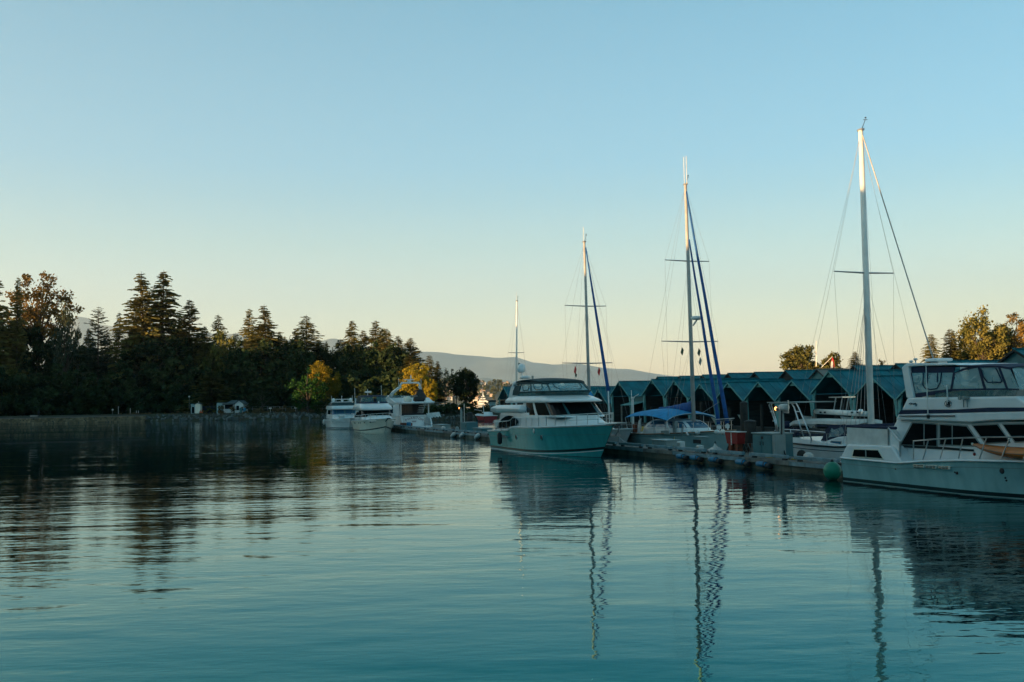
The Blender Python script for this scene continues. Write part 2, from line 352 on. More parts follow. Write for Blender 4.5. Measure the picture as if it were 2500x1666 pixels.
# ================================================================== the setting
def watermat():
    m = bpy.data.materials.new('harbour_water'); m.use_nodes = True; n = m.node_tree; P = n.nodes['Principled BSDF']
    P.inputs['Base Color'].default_value = (0.0001, 0.0035, 0.005, 1); P.inputs['Roughness'].default_value = 0.015
    P.inputs['Specular IOR Level'].default_value = 0.0
    tc = n.nodes.new('ShaderNodeTexCoord')
    def noise(scale, rot, stretch, detail, dist=0.0):
        mp = n.nodes.new('ShaderNodeMapping'); mp.inputs['Rotation'].default_value = (0, 0, rot)
        mp.inputs['Scale'].default_value = (stretch, 1, 1); n.links.new(tc.outputs['Object'], mp.inputs[0])
        z = n.nodes.new('ShaderNodeTexNoise'); z.inputs['Scale'].default_value = scale; z.inputs['Detail'].default_value = detail
        z.inputs['Roughness'].default_value = 0.45; z.inputs['Distortion'].default_value = dist
        n.links.new(mp.outputs[0], z.inputs['Vector']); return z.outputs[0]
    def mul(a, k):
        q = n.nodes.new('ShaderNodeMath'); q.operation = 'MULTIPLY'; n.links.new(a, q.inputs[0])
        if isinstance(k, float): q.inputs[1].default_value = k
        else: n.links.new(k, q.inputs[1])
        return q.outputs[0]
    def add(a, b):
        q = n.nodes.new('ShaderNodeMath'); q.operation = 'ADD'; n.links.new(a, q.inputs[0]); n.links.new(b, q.inputs[1]); return q.outputs[0]
    big = mul(noise(0.07, 0.15, 0.5, 1.0, 0.6), 0.11)         # long swell left by passing boats
    mid = mul(noise(0.42, -0.12, 0.45, 2.0, 0.4), 0.036)
    sml = mul(noise(1.7, 0.2, 0.4, 3.0), 0.020)
    patch = n.nodes.new('ShaderNodeMapRange'); patch.inputs[1].default_value = 0.35; patch.inputs[2].default_value = 0.65
    patch.inputs[3].default_value = 0.35; patch.inputs[4].default_value = 1.5
    n.links.new(noise(0.03, 0.3, 0.6, 2.0), patch.inputs[0])
    fine = mul(noise(5.0, -0.3, 0.45, 2.0), 0.0045)                    # cat's-paws come and go in patches
    hgt = add(add(big, mid), mul(add(sml, fine), patch.outputs[0]))
    b = n.nodes.new('ShaderNodeBump'); b.inputs['Strength'].default_value = 1.0; b.inputs['Distance'].default_value = 1.0
    n.links.new(hgt, b.inputs['Height']); n.links.new(b.outputs[0], P.inputs['Normal'])
    # the mirror part: Fresnel reflectance that is weaker in the red away from grazing, as in this teal harbour
    cc = n.nodes.new('ShaderNodeCombineColor')
    for i_, ior in enumerate((1.33, 1.36, 1.36)):
        f = n.nodes.new('ShaderNodeFresnel'); f.inputs['IOR'].default_value = ior; n.links.new(b.outputs[0], f.inputs['Normal']); v_ = f.outputs[0]
        if i_ == 0:
            mr = n.nodes.new('ShaderNodeMapRange'); mr.inputs[1].default_value = 0.15; n.links.new(v_, mr.inputs[0]); v_ = mr.outputs[0]
        n.links.new(v_, cc.inputs[i_])
    g = n.nodes.new('ShaderNodeBsdfGlossy'); g.inputs['Roughness'].default_value = 0.012; n.links.new(cc.outputs[0], g.inputs['Color']); n.links.new(b.outputs[0], g.inputs['Normal'])
    ad = n.nodes.new('ShaderNodeAddShader'); n.links.new(P.outputs[0], ad.inputs[0]); n.links.new(g.outputs[0], ad.inputs[1]); n.links.new(ad.outputs[0], n.nodes['Material Output'].inputs[0])
    return m
water = struct(wmesh('water', [(-29000, -500, 0), (29000, -500, 0), (29000, 31000, 0), (-29000, 31000, 0)], [(0, 1, 2, 3)], watermat(), False))

def fbm(x, y, seed=0):
    from mathutils import noise as N
    return N.fractal(Vector((x, y, seed * 7.13)), 1.0, 2.0, 4)
# shoreline of the park, the point behind the moored cruisers and the causeway
SHORE = [(-420, 240), (-114, 222), (-90, 229), (-69, 226), (-42, 223), (-27, 206), (-17, 186), (-12, 183), (-5, 187), (8, 194), (18, 204), (8, 218), (-6, 246), (-20, 300), (-60, 420), (-420, 430)]
def shore_y(x):
    for (a, b), (c, d) in zip(SHORE, SHORE[1:9]):
        if a <= x <= c: return b + (d - b) * (x - a) / (c - a)
    return 230
def land(name, ring, steps, m, seed):
    pts = []                                    # resample the ring every few metres
    for a, b in zip(ring, ring[1:] + ring[:1]):
        a, b = Vector(a), Vector(b); k = max(1, int((b - a).length / 3))
        pts += [a.lerp(b, i / k) for i in range(k)]
    n = len(pts); cen = sum(pts, Vector((0, 0))) / n; vs = []
    ar = sum(pts[i].x * pts[(i + 1) % n].y - pts[(i + 1) % n].x * pts[i].y for i in range(n)); sg = 1 if ar > 0 else -1
    for d, z in steps:
        for i, p in enumerate(pts):
            tg = (pts[(i + 2) % n] - pts[i - 2]).normalized(); nm = Vector((-tg.y, tg.x)) * sg
            q = p + nm * d
            vs.append((q.x, q.y, z + (0.22 * fbm(q.x * .3, q.y * .3, seed) if z > 0 else 0)))
    fs = [(r * n + i, r * n + (i + 1) % n, (r + 1) * n + (i + 1) % n, (r + 1) * n + i) for r in range(len(steps) - 1) for i in range(n)]
    fs.append(tuple((len(steps) - 1) * n + i for i in range(n)))
    return struct(wmesh(name, vs, fs, m))
soil = mat('dry_bank_soil', (0.032, 0.026, 0.018), 0.95, var=0.45, scale=0.25, bump=0.6, bscale=2.0, col2=(0.02, 0.032, 0.012))
land('shore_ground', SHORE, [(-1.2, -0.9), (0.2, 0.2), (1.6, 0.9), (3.2, 1.4), (6.5, 1.6)], soil, 1)
# ground under the trees behind the boat sheds
land('far_shore_ground', [(66, 118), (110, 86), (420, 60), (420, 420), (20, 420), (30, 190)], [(-1, -0.8), (1.0, 1.2), (5, 2.2)], soil, 2)

# wooded park shore behind the camera and off to its left: the low sun stands just over its trees
def ridge():
    vs = []; m_, n_ = Vector((.86, .51)), Vector((-.51, .86)); nb = 420
    for i in range(nb):
        b = -200 + i * 560 / (nb - 1)
        H = 15.9 + 6.6 * min(1, max(0, (b - 222) / 12)) + 6 * min(1, max(0, (b - 255) / 30)) - 6.0 * min(1, max(0, (b - 172) / 14)) * min(1, max(0, (232 - b) / 12))
        H += 1.0 * fbm(b * .10, 0, 3) + 1.1 * fbm(b * .5, 4, 5)
        for a, z in [(-4, -1), (-5, 1.7), (-8.5, 2.1), (-11, .5 * H), (-13.5, .85 * H), (-15, .97 * H), (-16, H), (-19, .97 * H), (-36, .7 * H), (-90, -1)]:
            p = m_ * a + n_ * b; w_ = .7 * fbm(b * .35, a * .35, 8) if z > 3 else 0; vs.append((p.x + w_, p.y + w_, z))
    q = 10
    fs = [(i * q + j, i * q + j + 1, (i + 1) * q + j + 1, (i + 1) * q + j) for i in range(nb - 1) for j in range(q - 1)]
    return struct(wmesh('wooded_shore', vs, fs, mat('shore_woodland', (0.03, 0.05, 0.02), 0.95, var=0.5, scale=0.3, bump=0.8), True))
ridge()

# mountains across the inlet
def mountains(name, prof, Y, depth, m, seed, rough):
    xs = []; fr = .0016 if Y < 3000 else 8 / Y
    for (a, pa), (b, pb) in zip(prof, prof[1:]):
        k = max(1, int((b - a) / 6)); xs += [(a + (b - a) * i / k, pa + (pb - pa) * i / k) for i in range(k)]
    rows = [(-depth, 0), (-depth * .75, .16), (-depth * .5, .42), (-depth * .3, .64), (-depth * .14, .86), (0, 1), (depth * .3, .7), (depth * .8, 0)]
    vs = []
    for px, py in xs:
        c = PD(px, py, Y)
        for d, k in rows:
            h = c.z * k
            if 0 < k < 1: h *= 1 + 0.30 * fbm(c.x * fr, d * fr, seed)
            else: h += rough * fbm(c.x * fr * 4, 0, seed) * (k == 1)
            vs.append((c.x * (1 + d / Y), Y + d, h if k else -2.0))
    q = len(rows)
    fs = [(i * q + j, (i + 1) * q + j, (i + 1) * q + j + 1, i * q + j + 1) for i in range(len(xs) - 1) for j in range(q - 1)]
    return struct(wmesh(name, vs, fs, m))
mtn = mat('haze_pale_forested_mountain', (0.26, 0.30, 0.26), 0.95, var=0.25, scale=0.001, bump=0.3)  # paler than forest: distance haze is partly put into this colour
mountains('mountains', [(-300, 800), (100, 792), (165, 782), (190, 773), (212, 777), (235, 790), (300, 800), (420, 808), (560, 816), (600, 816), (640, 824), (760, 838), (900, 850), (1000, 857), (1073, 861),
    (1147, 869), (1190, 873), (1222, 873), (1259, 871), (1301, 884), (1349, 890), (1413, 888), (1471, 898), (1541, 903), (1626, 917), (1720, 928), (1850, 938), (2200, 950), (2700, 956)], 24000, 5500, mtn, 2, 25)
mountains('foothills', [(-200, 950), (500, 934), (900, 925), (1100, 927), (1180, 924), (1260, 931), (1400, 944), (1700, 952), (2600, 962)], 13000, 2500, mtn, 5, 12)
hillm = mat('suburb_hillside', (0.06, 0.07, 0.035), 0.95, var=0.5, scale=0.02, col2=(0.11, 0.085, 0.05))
HP = [(-100, 962), (700, 955), (1000, 946), (1100, 938), (1150, 934), (1185, 937), (1210, 934), (1240, 938), (1330, 950), (1600, 962), (2400, 970)]
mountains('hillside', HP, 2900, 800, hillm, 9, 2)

def hill_z(x, y):
    d = y - 2900; rows = [(-800, 0), (-600, .16), (-400, .42), (-240, .64), (-112, .86), (0, 1), (240, .7)]
    cx = x / (1 + d / 2900); px = CX + cx / 2900 * FPX
    py = next((a[1] + (b[1] - a[1]) * (px - a[0]) / (b[0] - a[0]) for a, b in zip(HP, HP[1:]) if a[0] <= px <= b[0]), 960)
    k = next((a[1] + (b[1] - a[1]) * (d - a[0]) / (b[0] - a[0]) for a, b in zip(rows, rows[1:]) if a[0] <= d <= b[0]), 0)
    return PD(px, py, 2900).z * k * (1 + (0.30 * fbm(cx * .0016, d * .0016, 9) if 0 < k < 1 else 0))
# ------------------------------------------------------------------ vegetation
def quads(name, C, A, B, m):
    """leaf quads: centre, half-axes a and b"""
    n = len(C); v = np.empty((n * 4, 3)); v[0::4] = C - A - B; v[1::4] = C + A - B; v[2::4] = C + A + B; v[3::4] = C - A + B
    me = bpy.data.meshes.new(name); me.from_pydata(v.tolist(), [], np.arange(n * 4).reshape(n, 4).tolist())
    me.materials.append(m); return me
def rnd_axes(rg, n, size, flat=0.5, asp=0.55):
    d = rg.normal(size=(n, 3)); d[:, 2] *= flat; d /= np.linalg.norm(d, axis=1)[:, None]
    e = rg.normal(size=(n, 3)); e -= d * (e * d).sum(1)[:, None]; e /= np.linalg.norm(e, axis=1)[:, None]
    s = size * rg.uniform(.6, 1.3, n)[:, None]
    return d * s, e * s * asp
def conifer(seed, m, H=30., Rr=6., base=.10, droop=.25, step=.62, per=5, gap=0.0, card=.52, point=.85, lean=0.0):
    rg = np.random.default_rng(seed); C, A, B = [], [], []; z = H * base; tb = MB()
    lx = lean
    tb.tube([(lx * H * k * k, 0, H * k) for k in (0, .3, .6, .85, 1)], [.42, .33, .2, .09, .02], 7)
    while z < H * .985:
        u = (z - H * base) / (H * (1 - base)); prof = (1 - u) ** point * min(1, .45 + u * 3.2) 
        for k in range(per + rg.integers(0, 2)):
            if rg.random() < gap: continue
            az = rg.uniform(0, 2 * np.pi); L = Rr * prof * rg.choice([.6, .8, .95, 1.1, 1.3]) * rg.uniform(.85, 1.1) + .30 - .18 * u
            n = int(max(4, L / .13)); a = np.sort(rg.uniform(.12, 1, n)); up = .28 * (1 - u) - .1 + .35 * u + rg.normal(0, .11)
            off = rg.normal(0, 1, n) * (.16 * L * (1.05 - a) + .1); r = a * L
            zz = z + rg.uniform(-.45, .45) * step * (1.05 - u) + up * r - droop * L * a ** 2 * 1.1 + .10 * L * np.maximum(a - .8, 0) + rg.normal(0, .15, n) * (1.1 - u)
            x = np.cos(az) * r - np.sin(az) * off + lx * H * (z / H) ** 2; y = np.sin(az) * r + np.cos(az) * off
            dirv = np.stack([np.cos(az + off * .25), np.sin(az + off * .25), up - 2 * droop * a + rg.normal(0, .15, n)], 1)
            dirv /= np.linalg.norm(dirv, axis=1)[:, None]
            s = card * rg.uniform(.6, 1.25, n)[:, None] * (1.0 - .55 * u)
            sd = np.stack([-np.sin(az) + rg.normal(0, .35, n), np.cos(az) + rg.normal(0, .35, n), rg.normal(0, .8, n)], 1)
            sd -= dirv * (sd * dirv).sum(1)[:, None]; sd /= np.linalg.norm(sd, axis=1)[:, None]
            C.append(np.stack([x, y, zz], 1)); A.append(dirv * s); B.append(sd * s * .36)
        z += step * (1 - .35 * u) * rg.uniform(.75, 1.3)
    C, A, B = map(np.concatenate, (C, A, B))
    return quads('crown', C, A, B, m), tb
def broadleaf(seed, m, H=14., Rr=5., low=.22, clumps=70, leaf=.30, per=75, cl=1.0, squash=1.0, hollow=.25, trunks=1):
    rg = np.random.default_rng(seed); C = []; tb = MB(); zc = H * (low + 1) / 2; hz = H * (1 - low) / 2
    for q in range(trunks):
        ox = (q - (trunks - 1) / 2) * Rr * .22
        tb.tube([(ox, 0, 0), (ox * 1.2, rg.normal(0, .15), H * .25), (ox * 1.5 + rg.normal(0, .3), rg.normal(0, .3), H * .55), (ox * 1.8, 0, H * .85)], [.32, .25, .15, .04], 7)
    for k in range(clumps):
        d = rg.normal(size=3); d /= np.linalg.norm(d); rr = (hollow + (1 - hollow) * rg.random() ** .5) * rg.uniform(.82, 1.08)
        p = np.array([d[0] * Rr * rr, d[1] * Rr * rr, zc + d[2] * hz * rr * squash])
        if k % 3 == 0: tb.tube([(0, 0, max(H * .15, p[2] * .55 - .5)), (p[0] * .5, p[1] * .5, p[2] * .8), tuple(p)], [.11, .07, .02], 5)
        s = cl * rg.uniform(.55, 1.25); C.append(p + rg.normal(size=(int(per * s), 3)) * np.array([s, s, s * .75]) * .62)
    C = np.concatenate(C); A, B = rnd_axes(rg, len(C), leaf, .8, .7)
    C = C + rg.normal(0, .05, C.shape)
    return quads('crown', C, A, B, m), tb
TREES = {}
def kind(key, fn, *a, h0, r0, bark='bark', **kw):
    cme, tb = fn(*a, **kw); tme = bpy.data.meshes.new('trunk'); tme.from_pydata(tb.v, [], tb.f); finish(tme, M[bark], True)
    TREES[key] = (cme, tme, h0, r0)
for i in range(4): kind(f'fir{i}', conifer, 11 + i, LEAF['fir'], h0=30, r0=5.4, gap=.12, card=.58, per=7, point=.72, step=.52, droop=.16 + .05 * i, lean=(.0, .02, -.015, .01)[i], base=.12)
for i in range(2): kind(f'spruce{i}', conifer, 31 + i, LEAF['cedar'], h0=30, r0=5.4, gap=.04, droop=.30, per=7, step=.55, point=.62, base=.05)
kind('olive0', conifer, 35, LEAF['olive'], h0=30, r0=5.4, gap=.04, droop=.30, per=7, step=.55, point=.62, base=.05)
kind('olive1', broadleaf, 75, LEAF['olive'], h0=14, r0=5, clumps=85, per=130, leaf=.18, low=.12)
kind('open0', conifer, 41, LEAF['grey'], h0=30, r0=6, gap=.22, droop=.05, point=.55, base=.14, card=.50)
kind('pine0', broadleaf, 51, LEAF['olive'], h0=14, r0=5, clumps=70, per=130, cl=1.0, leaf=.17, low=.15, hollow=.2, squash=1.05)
kind('broad0', broadleaf, 61, LEAF['broad'], h0=14, r0=5, clumps=85, per=80, leaf=.27, low=.12)
kind('broad1', broadleaf, 62, LEAF['broad'], h0=14, r0=5, clumps=60, per=80, leaf=.27, low=.20, cl=1.2)
kind('autumn0', broadleaf, 63, LEAF['autumn'], h0=14, r0=5, clumps=64, per=95, leaf=.15, low=.25, cl=.85, hollow=.1)
kind('gold0', broadleaf, 64, LEAF['gold'], h0=14, r0=5, clumps=85, per=95, leaf=.20, low=.05, cl=.95)
kind('thin0', broadleaf, 65, LEAF['grey'], h0=14, r0=5, clumps=60, per=34, leaf=.20, low=.2, cl=1.0, hollow=.05)
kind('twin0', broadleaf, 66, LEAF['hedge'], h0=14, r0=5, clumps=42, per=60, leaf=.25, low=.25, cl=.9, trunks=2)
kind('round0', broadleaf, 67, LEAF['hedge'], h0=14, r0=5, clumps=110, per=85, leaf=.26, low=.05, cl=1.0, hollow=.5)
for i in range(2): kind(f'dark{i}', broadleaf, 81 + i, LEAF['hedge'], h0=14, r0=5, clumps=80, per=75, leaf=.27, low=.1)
kind('round1', broadleaf, 77, LEAF['cedar'], h0=14, r0=5, clumps=110, per=85, leaf=.24, low=.05, cl=1.0, hollow=.5)  # paler leaf than the dark round tree: sunlight put into the crown's colour
kind('shrub0', broadleaf, 68, LEAF['lush'], h0=6, r0=3, clumps=60, per=70, leaf=.2, low=.0, cl=.8)
kind('shrub1', broadleaf, 69, LEAF['hedge'], h0=6, r0=3, clumps=45, per=60, leaf=.2, low=.0, cl=.8)
kind('snag0', broadleaf, 70, LEAF['autumn'], h0=14, r0=5, clumps=18, per=10, leaf=.15, low=.3, cl=.6, hollow=.1)
rt = random.Random(3)
def tree(key, px, Y, top, hw, label, group=None, name='tree', zb=1.7, bottom=None, cat='tree', sy=1.0):
    cme, tme, h0, r0 = TREES[key]; p = PD(px, top, Y); z0 = zb
    if bottom: z0 = PD(px, bottom, Y).z
    H = p.z - z0; rr = hw * (1.2 if name in ('fir_tree', 'conifer_tree') and px < 1020 else 1) * Y / FPX / r0
    r = bpy.data.objects.new(name, None); link(r); r.location = (p.x, Y, z0); r.empty_display_size = 1
    r.rotation_euler = (0, 0, rt.uniform(0, 6.28) if key not in ('twin0', 'fir1', 'fir2', 'fir3') else (0 if key == 'twin0' else rt.uniform(-.5, .5)))
    r.scale = (rr, rr * sy, H / h0)
    tag(r, label, cat, group)
    for nm, me in (('trunk', tme), ('crown', cme)):
        o = bpy.data.objects.new(nm, me); link(o, r)
    return r
G = 'trees of the park on the far left shore'
S = lambda px, d: shore_y((px - CX) / FPX * 245) + d
tree('fir0', -22, 258, 655, 60, 'dark fir cut by the left edge of the picture', G, 'fir_tree')
tree('autumn0', 96, 272, 664, 84, 'broad rusty leaved tree glowing in the sun, tallest at the far left', G, 'broadleaf_tree', bottom=930)
tree('fir1', 42, 262, 674, 26, 'thin dark fir standing in front of the broad rusty tree', G, 'fir_tree')
tree('thin0', 158, 262, 735, 34, 'thinly leaved grey green tree at the right foot of the broad rusty tree', G, 'broadleaf_tree')
tree('snag0', 190, 264, 778, 16, 'nearly bare young tree in front of the pale mountain peak', G, 'broadleaf_tree')
tree('open0', 240, 262, 747, 46, 'see-through pointed tree just right of the pale mountain peak', G, 'conifer_tree')
tree('spruce0', 291, 276, 760, 26, 'narrow sunlit conifer between the see-through tree and the tall fir pair', G, 'conifer_tree')
tree('fir2', 352, 262, 663, 66, 'tall fir with broad tiers, left of the tallest pair', G, 'fir_tree')
tree('fir3', 396, 266, 660, 68, 'tall fir with drooping tiers, right of the tallest pair', G, 'fir_tree')
tree('fir0', 462, 266, 730, 52, 'fir leaning out right beside the tallest pair of firs', G, 'fir_tree')
tree('spruce1', 533, 285, 765, 34, 'small sunlit conifer with level tiers in front of a mauve mountain slope', G, 'conifer_tree')
tree('broad1', 542, 262, 812, 40, 'dark round topped tree below the small level tiered conifer', G, 'broadleaf_tree')
tree('autumn0', 576, 285, 838, 14, 'small rusty treetop peeping between dark crowns under the mauve slope', G, 'broadleaf_tree')
tree('fir1', 605, 262, 752, 36, 'slimmer fir of the pair in the middle of the wood', G, 'fir_tree')
tree('fir2', 650, 258, 743, 52, 'fuller sunlit fir of the pair in the middle of the wood', G, 'fir_tree')
tree('fir0', 695, 272, 820, 22, 'low dark fir at the right flank of the fuller sunlit fir', G, 'fir_tree')
tree('spruce0', 748, 262, 768, 54, 'broad dense cone shaped conifer, sunlit on its left flank', G, 'conifer_tree')
tree('fir3', 796, 272, 832, 16, 'small pointed dark fir just right of the dense cone', G, 'fir_tree')
tree('fir0', 812, 280, 846, 10, 'tiny sunlit treetop next to the small pointed dark fir', G, 'fir_tree')
tree('fir3', 857, 262, 781, 40, 'open fir with ragged tiers, standing free against the sky', G, 'fir_tree')
tree('fir1', 913, 262, 781, 40, 'tallest fir of the ragged group at the right end of the wood', G, 'fir_tree')
tree('fir2', 947, 258, 800, 42, 'sunlit fir on the right shoulder of the ragged group', G, 'fir_tree')
tree('snag0', 962, 268, 806, 8, 'bare snag poking up from the ragged group of firs', G, 'broadleaf_tree')
tree('fir0', 1003, 246, 824, 42, 'dark fir that ends the wood against the mountains', G, 'fir_tree')
tree('gold0', 785, 235, 880, 34, 'yellow green tree lit by the sun above the two bow-on cruisers', G, 'broadleaf_tree', bottom=985)
tree('gold0', 812, 236, 905, 24, 'yellow green tree, lower and right of the other one above the cruisers', G, 'broadleaf_tree', bottom=990)
tree('gold0', 1014, 214, 886, 38, 'golden tree in full sun behind the yacht with the radar arch', G, 'broadleaf_tree', bottom=975)
tree('gold0', 1050, 212, 925, 18, 'golden low tree hanging right of the yacht with the radar arch', G, 'broadleaf_tree', bottom=992)
tree('spruce1', 1048, 220, 866, 32, 'dark narrow conifer beside the golden tree in full sun', G, 'conifer_tree')
tree('fir0', 1068, 222, 881, 24, 'dark small fir stepping down right of the narrow conifer', G, 'fir_tree')
tree('thin0', 1086, 220, 898, 18, 'slender dark tree left of the one on twin trunks', G, 'broadleaf_tree')
tree('twin0', 1110, 222, 903, 24, 'airy dark tree on twin bare trunks near the bridge', G, 'broadleaf_tree', bottom=992)
tree('round0', 1138, 222, 903, 29, 'round dark tree at the end of the point, town showing to its right', G, 'broadleaf_tree', bottom=988)
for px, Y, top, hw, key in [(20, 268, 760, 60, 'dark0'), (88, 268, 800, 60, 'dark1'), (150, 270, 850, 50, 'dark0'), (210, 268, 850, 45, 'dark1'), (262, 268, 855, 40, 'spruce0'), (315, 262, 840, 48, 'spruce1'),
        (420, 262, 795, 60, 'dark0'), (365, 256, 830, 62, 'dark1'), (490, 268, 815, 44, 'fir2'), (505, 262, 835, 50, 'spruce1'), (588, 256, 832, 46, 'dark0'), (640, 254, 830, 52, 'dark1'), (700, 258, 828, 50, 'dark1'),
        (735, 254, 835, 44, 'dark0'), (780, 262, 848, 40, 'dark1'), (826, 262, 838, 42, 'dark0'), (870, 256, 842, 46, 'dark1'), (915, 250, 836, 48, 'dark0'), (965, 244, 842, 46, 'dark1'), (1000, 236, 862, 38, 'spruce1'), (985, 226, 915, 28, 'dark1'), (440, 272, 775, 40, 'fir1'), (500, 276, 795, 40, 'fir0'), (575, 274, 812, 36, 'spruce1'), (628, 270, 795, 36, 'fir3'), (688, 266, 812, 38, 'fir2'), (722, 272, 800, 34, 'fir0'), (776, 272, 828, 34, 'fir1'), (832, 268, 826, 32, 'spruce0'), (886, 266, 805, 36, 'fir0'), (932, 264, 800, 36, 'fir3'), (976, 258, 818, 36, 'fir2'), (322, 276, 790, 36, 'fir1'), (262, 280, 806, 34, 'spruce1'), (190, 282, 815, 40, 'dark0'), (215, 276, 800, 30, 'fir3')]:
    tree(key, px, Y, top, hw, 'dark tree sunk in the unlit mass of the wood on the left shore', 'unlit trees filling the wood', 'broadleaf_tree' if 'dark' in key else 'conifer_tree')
tree('spruce0', 516, 240, 905, 62, 'dark cedar with drooping boughs over a bare trunk beside the huts', G, 'cedar_tree', bottom=1020)
for px, top, hw, lb in [(12, 905, 34, 'pale trunked tree at the water, first from the left edge'), (34, 900, 32, 'brown trunked tree at the water between two pale trunks'), (52, 905, 38, 'pale trunked tree at the water, nearest to the stone slab')]:
    tree('twin0' if px != 34 else 'broad1', px, 250, top, hw, lb, 'trunks by the seawall', 'broadleaf_tree', sy=.8)
tree('shrub0', 752, 228, 962, 28, 'bright green bush on the bank left of the cruisers', None, 'bush', bottom=1014, cat='bush')
tree('shrub1', 641, 232, 982, 21, 'dull olive bush in front of the bank fence', None, 'bush', bottom=1016, cat='bush')
tree('shrub1', 800, 226, 1000, 22, 'low green bush at the water beside the cruiser with white domes', None, 'bush', bottom=1024, cat='bush')
# right of the picture, beyond the sheds
G2 = 'trees beyond the boat sheds on the right'
tree('round1', 1952, 190, 845, 44, 'round dark broadleaf tree, alone above the teal roofs', G2, 'broadleaf_tree', bottom=945)
tree('round1', 2030, 185, 862, 26, 'dense bullet shaped green tree behind the red and white flag', G2, 'broadleaf_tree', bottom=960)
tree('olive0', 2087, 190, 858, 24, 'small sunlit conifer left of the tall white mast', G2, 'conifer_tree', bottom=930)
tree('autumn0', 2152, 200, 878, 22, 'low rusty treetop just showing right of the tall white mast', G2, 'broadleaf_tree', bottom=960)
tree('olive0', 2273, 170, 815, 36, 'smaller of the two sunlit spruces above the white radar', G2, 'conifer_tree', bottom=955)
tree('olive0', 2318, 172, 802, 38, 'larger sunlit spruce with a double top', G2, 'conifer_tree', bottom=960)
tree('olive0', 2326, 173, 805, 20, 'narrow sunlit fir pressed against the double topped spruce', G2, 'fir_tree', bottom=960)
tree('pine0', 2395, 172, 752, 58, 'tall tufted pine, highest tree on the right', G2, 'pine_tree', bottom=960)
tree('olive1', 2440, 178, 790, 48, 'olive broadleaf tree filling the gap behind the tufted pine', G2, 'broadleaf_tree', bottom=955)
tree('autumn0', 2482, 174, 764, 62, 'broad rusty tree cut by the right edge of the picture', G2, 'broadleaf_tree', bottom=930)
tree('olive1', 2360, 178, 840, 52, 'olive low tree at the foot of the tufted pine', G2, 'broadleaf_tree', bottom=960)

def foliage_mass(name, zone, n, size, m, seed, top, bot=0.5):
    """ground cover or underwood that nobody could count; zone gives x, y, height limits"""
    rg = np.random.default_rng(seed); C = []
    for x0, x1, y0, y1, h in zone:
        k = int(n * (x1 - x0)); cl = max(6, k // 60)
        for _ in range(cl):
            x = rg.uniform(x0, x1); y = rg.uniform(y0, y1) + (shore_y(x) if top == 'shore' else 0); hh = h * rg.uniform(.35, 1.05); r = rg.uniform(.5, 1.3) * (h / 6) ** .4
            q = rg.normal(size=(60, 3)); q /= np.linalg.norm(q, axis=1)[:, None]; q *= rg.random((60, 1)) ** .4
            if top == 'abs': r *= 2.6
            C.append(np.array([x, y, (hill_z(x, y) if top == 'abs' else bot) + hh * rg.uniform(.06, 1)]) + q * np.array([r, r, r * (1.6 if top == 'abs' else .8)]))
    C = np.concatenate(C); A, B = rnd_axes(rg, len(C), size, .8, .65)
    o = bpy.data.objects.new(name, quads(name, C, A, B, m)); link(o); o['kind'] = 'stuff'; return o
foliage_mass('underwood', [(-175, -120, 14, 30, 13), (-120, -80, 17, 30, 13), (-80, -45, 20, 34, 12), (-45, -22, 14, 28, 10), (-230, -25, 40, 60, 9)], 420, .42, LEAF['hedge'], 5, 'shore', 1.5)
foliage_mass('bank_scrub', [(-68, -42, 3, 8, 2.0), (-93, -70, 6, 9, 1.2), (-42, -26, 2, 7, 2.4)], 150, .17, LEAF['dry'], 6, 'shore', 1.0)
foliage_mass('causeway_hedge', [(-20, -13, 1.5, 4.5, 2.3), (-13, -4, 1.2, 4.5, 2.2), (-4, 12, 1.2, 4.5, 2.0)], 480, .16, LEAF['hedge'], 7, 'shore', .7)
foliage_mass('hillside_trees', [(-330, 60, 2240, 2900, 9)], 60, 1.7, LEAF['broad'], 8, 'abs', 8)

# ================================================================== far shore: stones, seawall, huts, bridge, town
ground = bpy.data.objects['shore_ground']; ORG[ground.name] = (0, 0, 0)
rs = np.random.default_rng(5); STONE = []
for k in range(5):
    b = MB(); b.ball((0, 0, 0), .5, .42, .34, 8, 5)
    me = bpy.data.meshes.new('stone'); me.from_pydata([tuple(np.array(p) * (1 + rs.normal(0, .13))) for p in b.v], [], b.f); finish(me, M['rock']); STONE.append(me)
def stone(x, y, z, d):
    o = bpy.data.objects.new('stone', STONE[rs.integers(0, 5)]); link(o, ground); o.location = (x, y, z)
    o.rotation_euler = tuple(rs.uniform(0, 6.28, 3)); o.scale = (d * rs.uniform(.8, 1.4), d, d * rs.uniform(.7, 1))
for i in range(215):
    x = -85 + 57 * i / 215 + rs.uniform(-.3, .3); w_ = rs.random()
    stone(x, shore_y(x) + .1 + 2.4 * w_, .12 + 1.2 * w_, rs.uniform(.5, 1.15) * (1.15 - .4 * w_))
for i in range(75):
    x = -17 + 24 * i / 75 + rs.uniform(-.3, .3); w_ = rs.random()
    stone(x, shore_y(x) - .1 + 1.5 * w_, .1 + .8 * w_, rs.uniform(.35, .8))
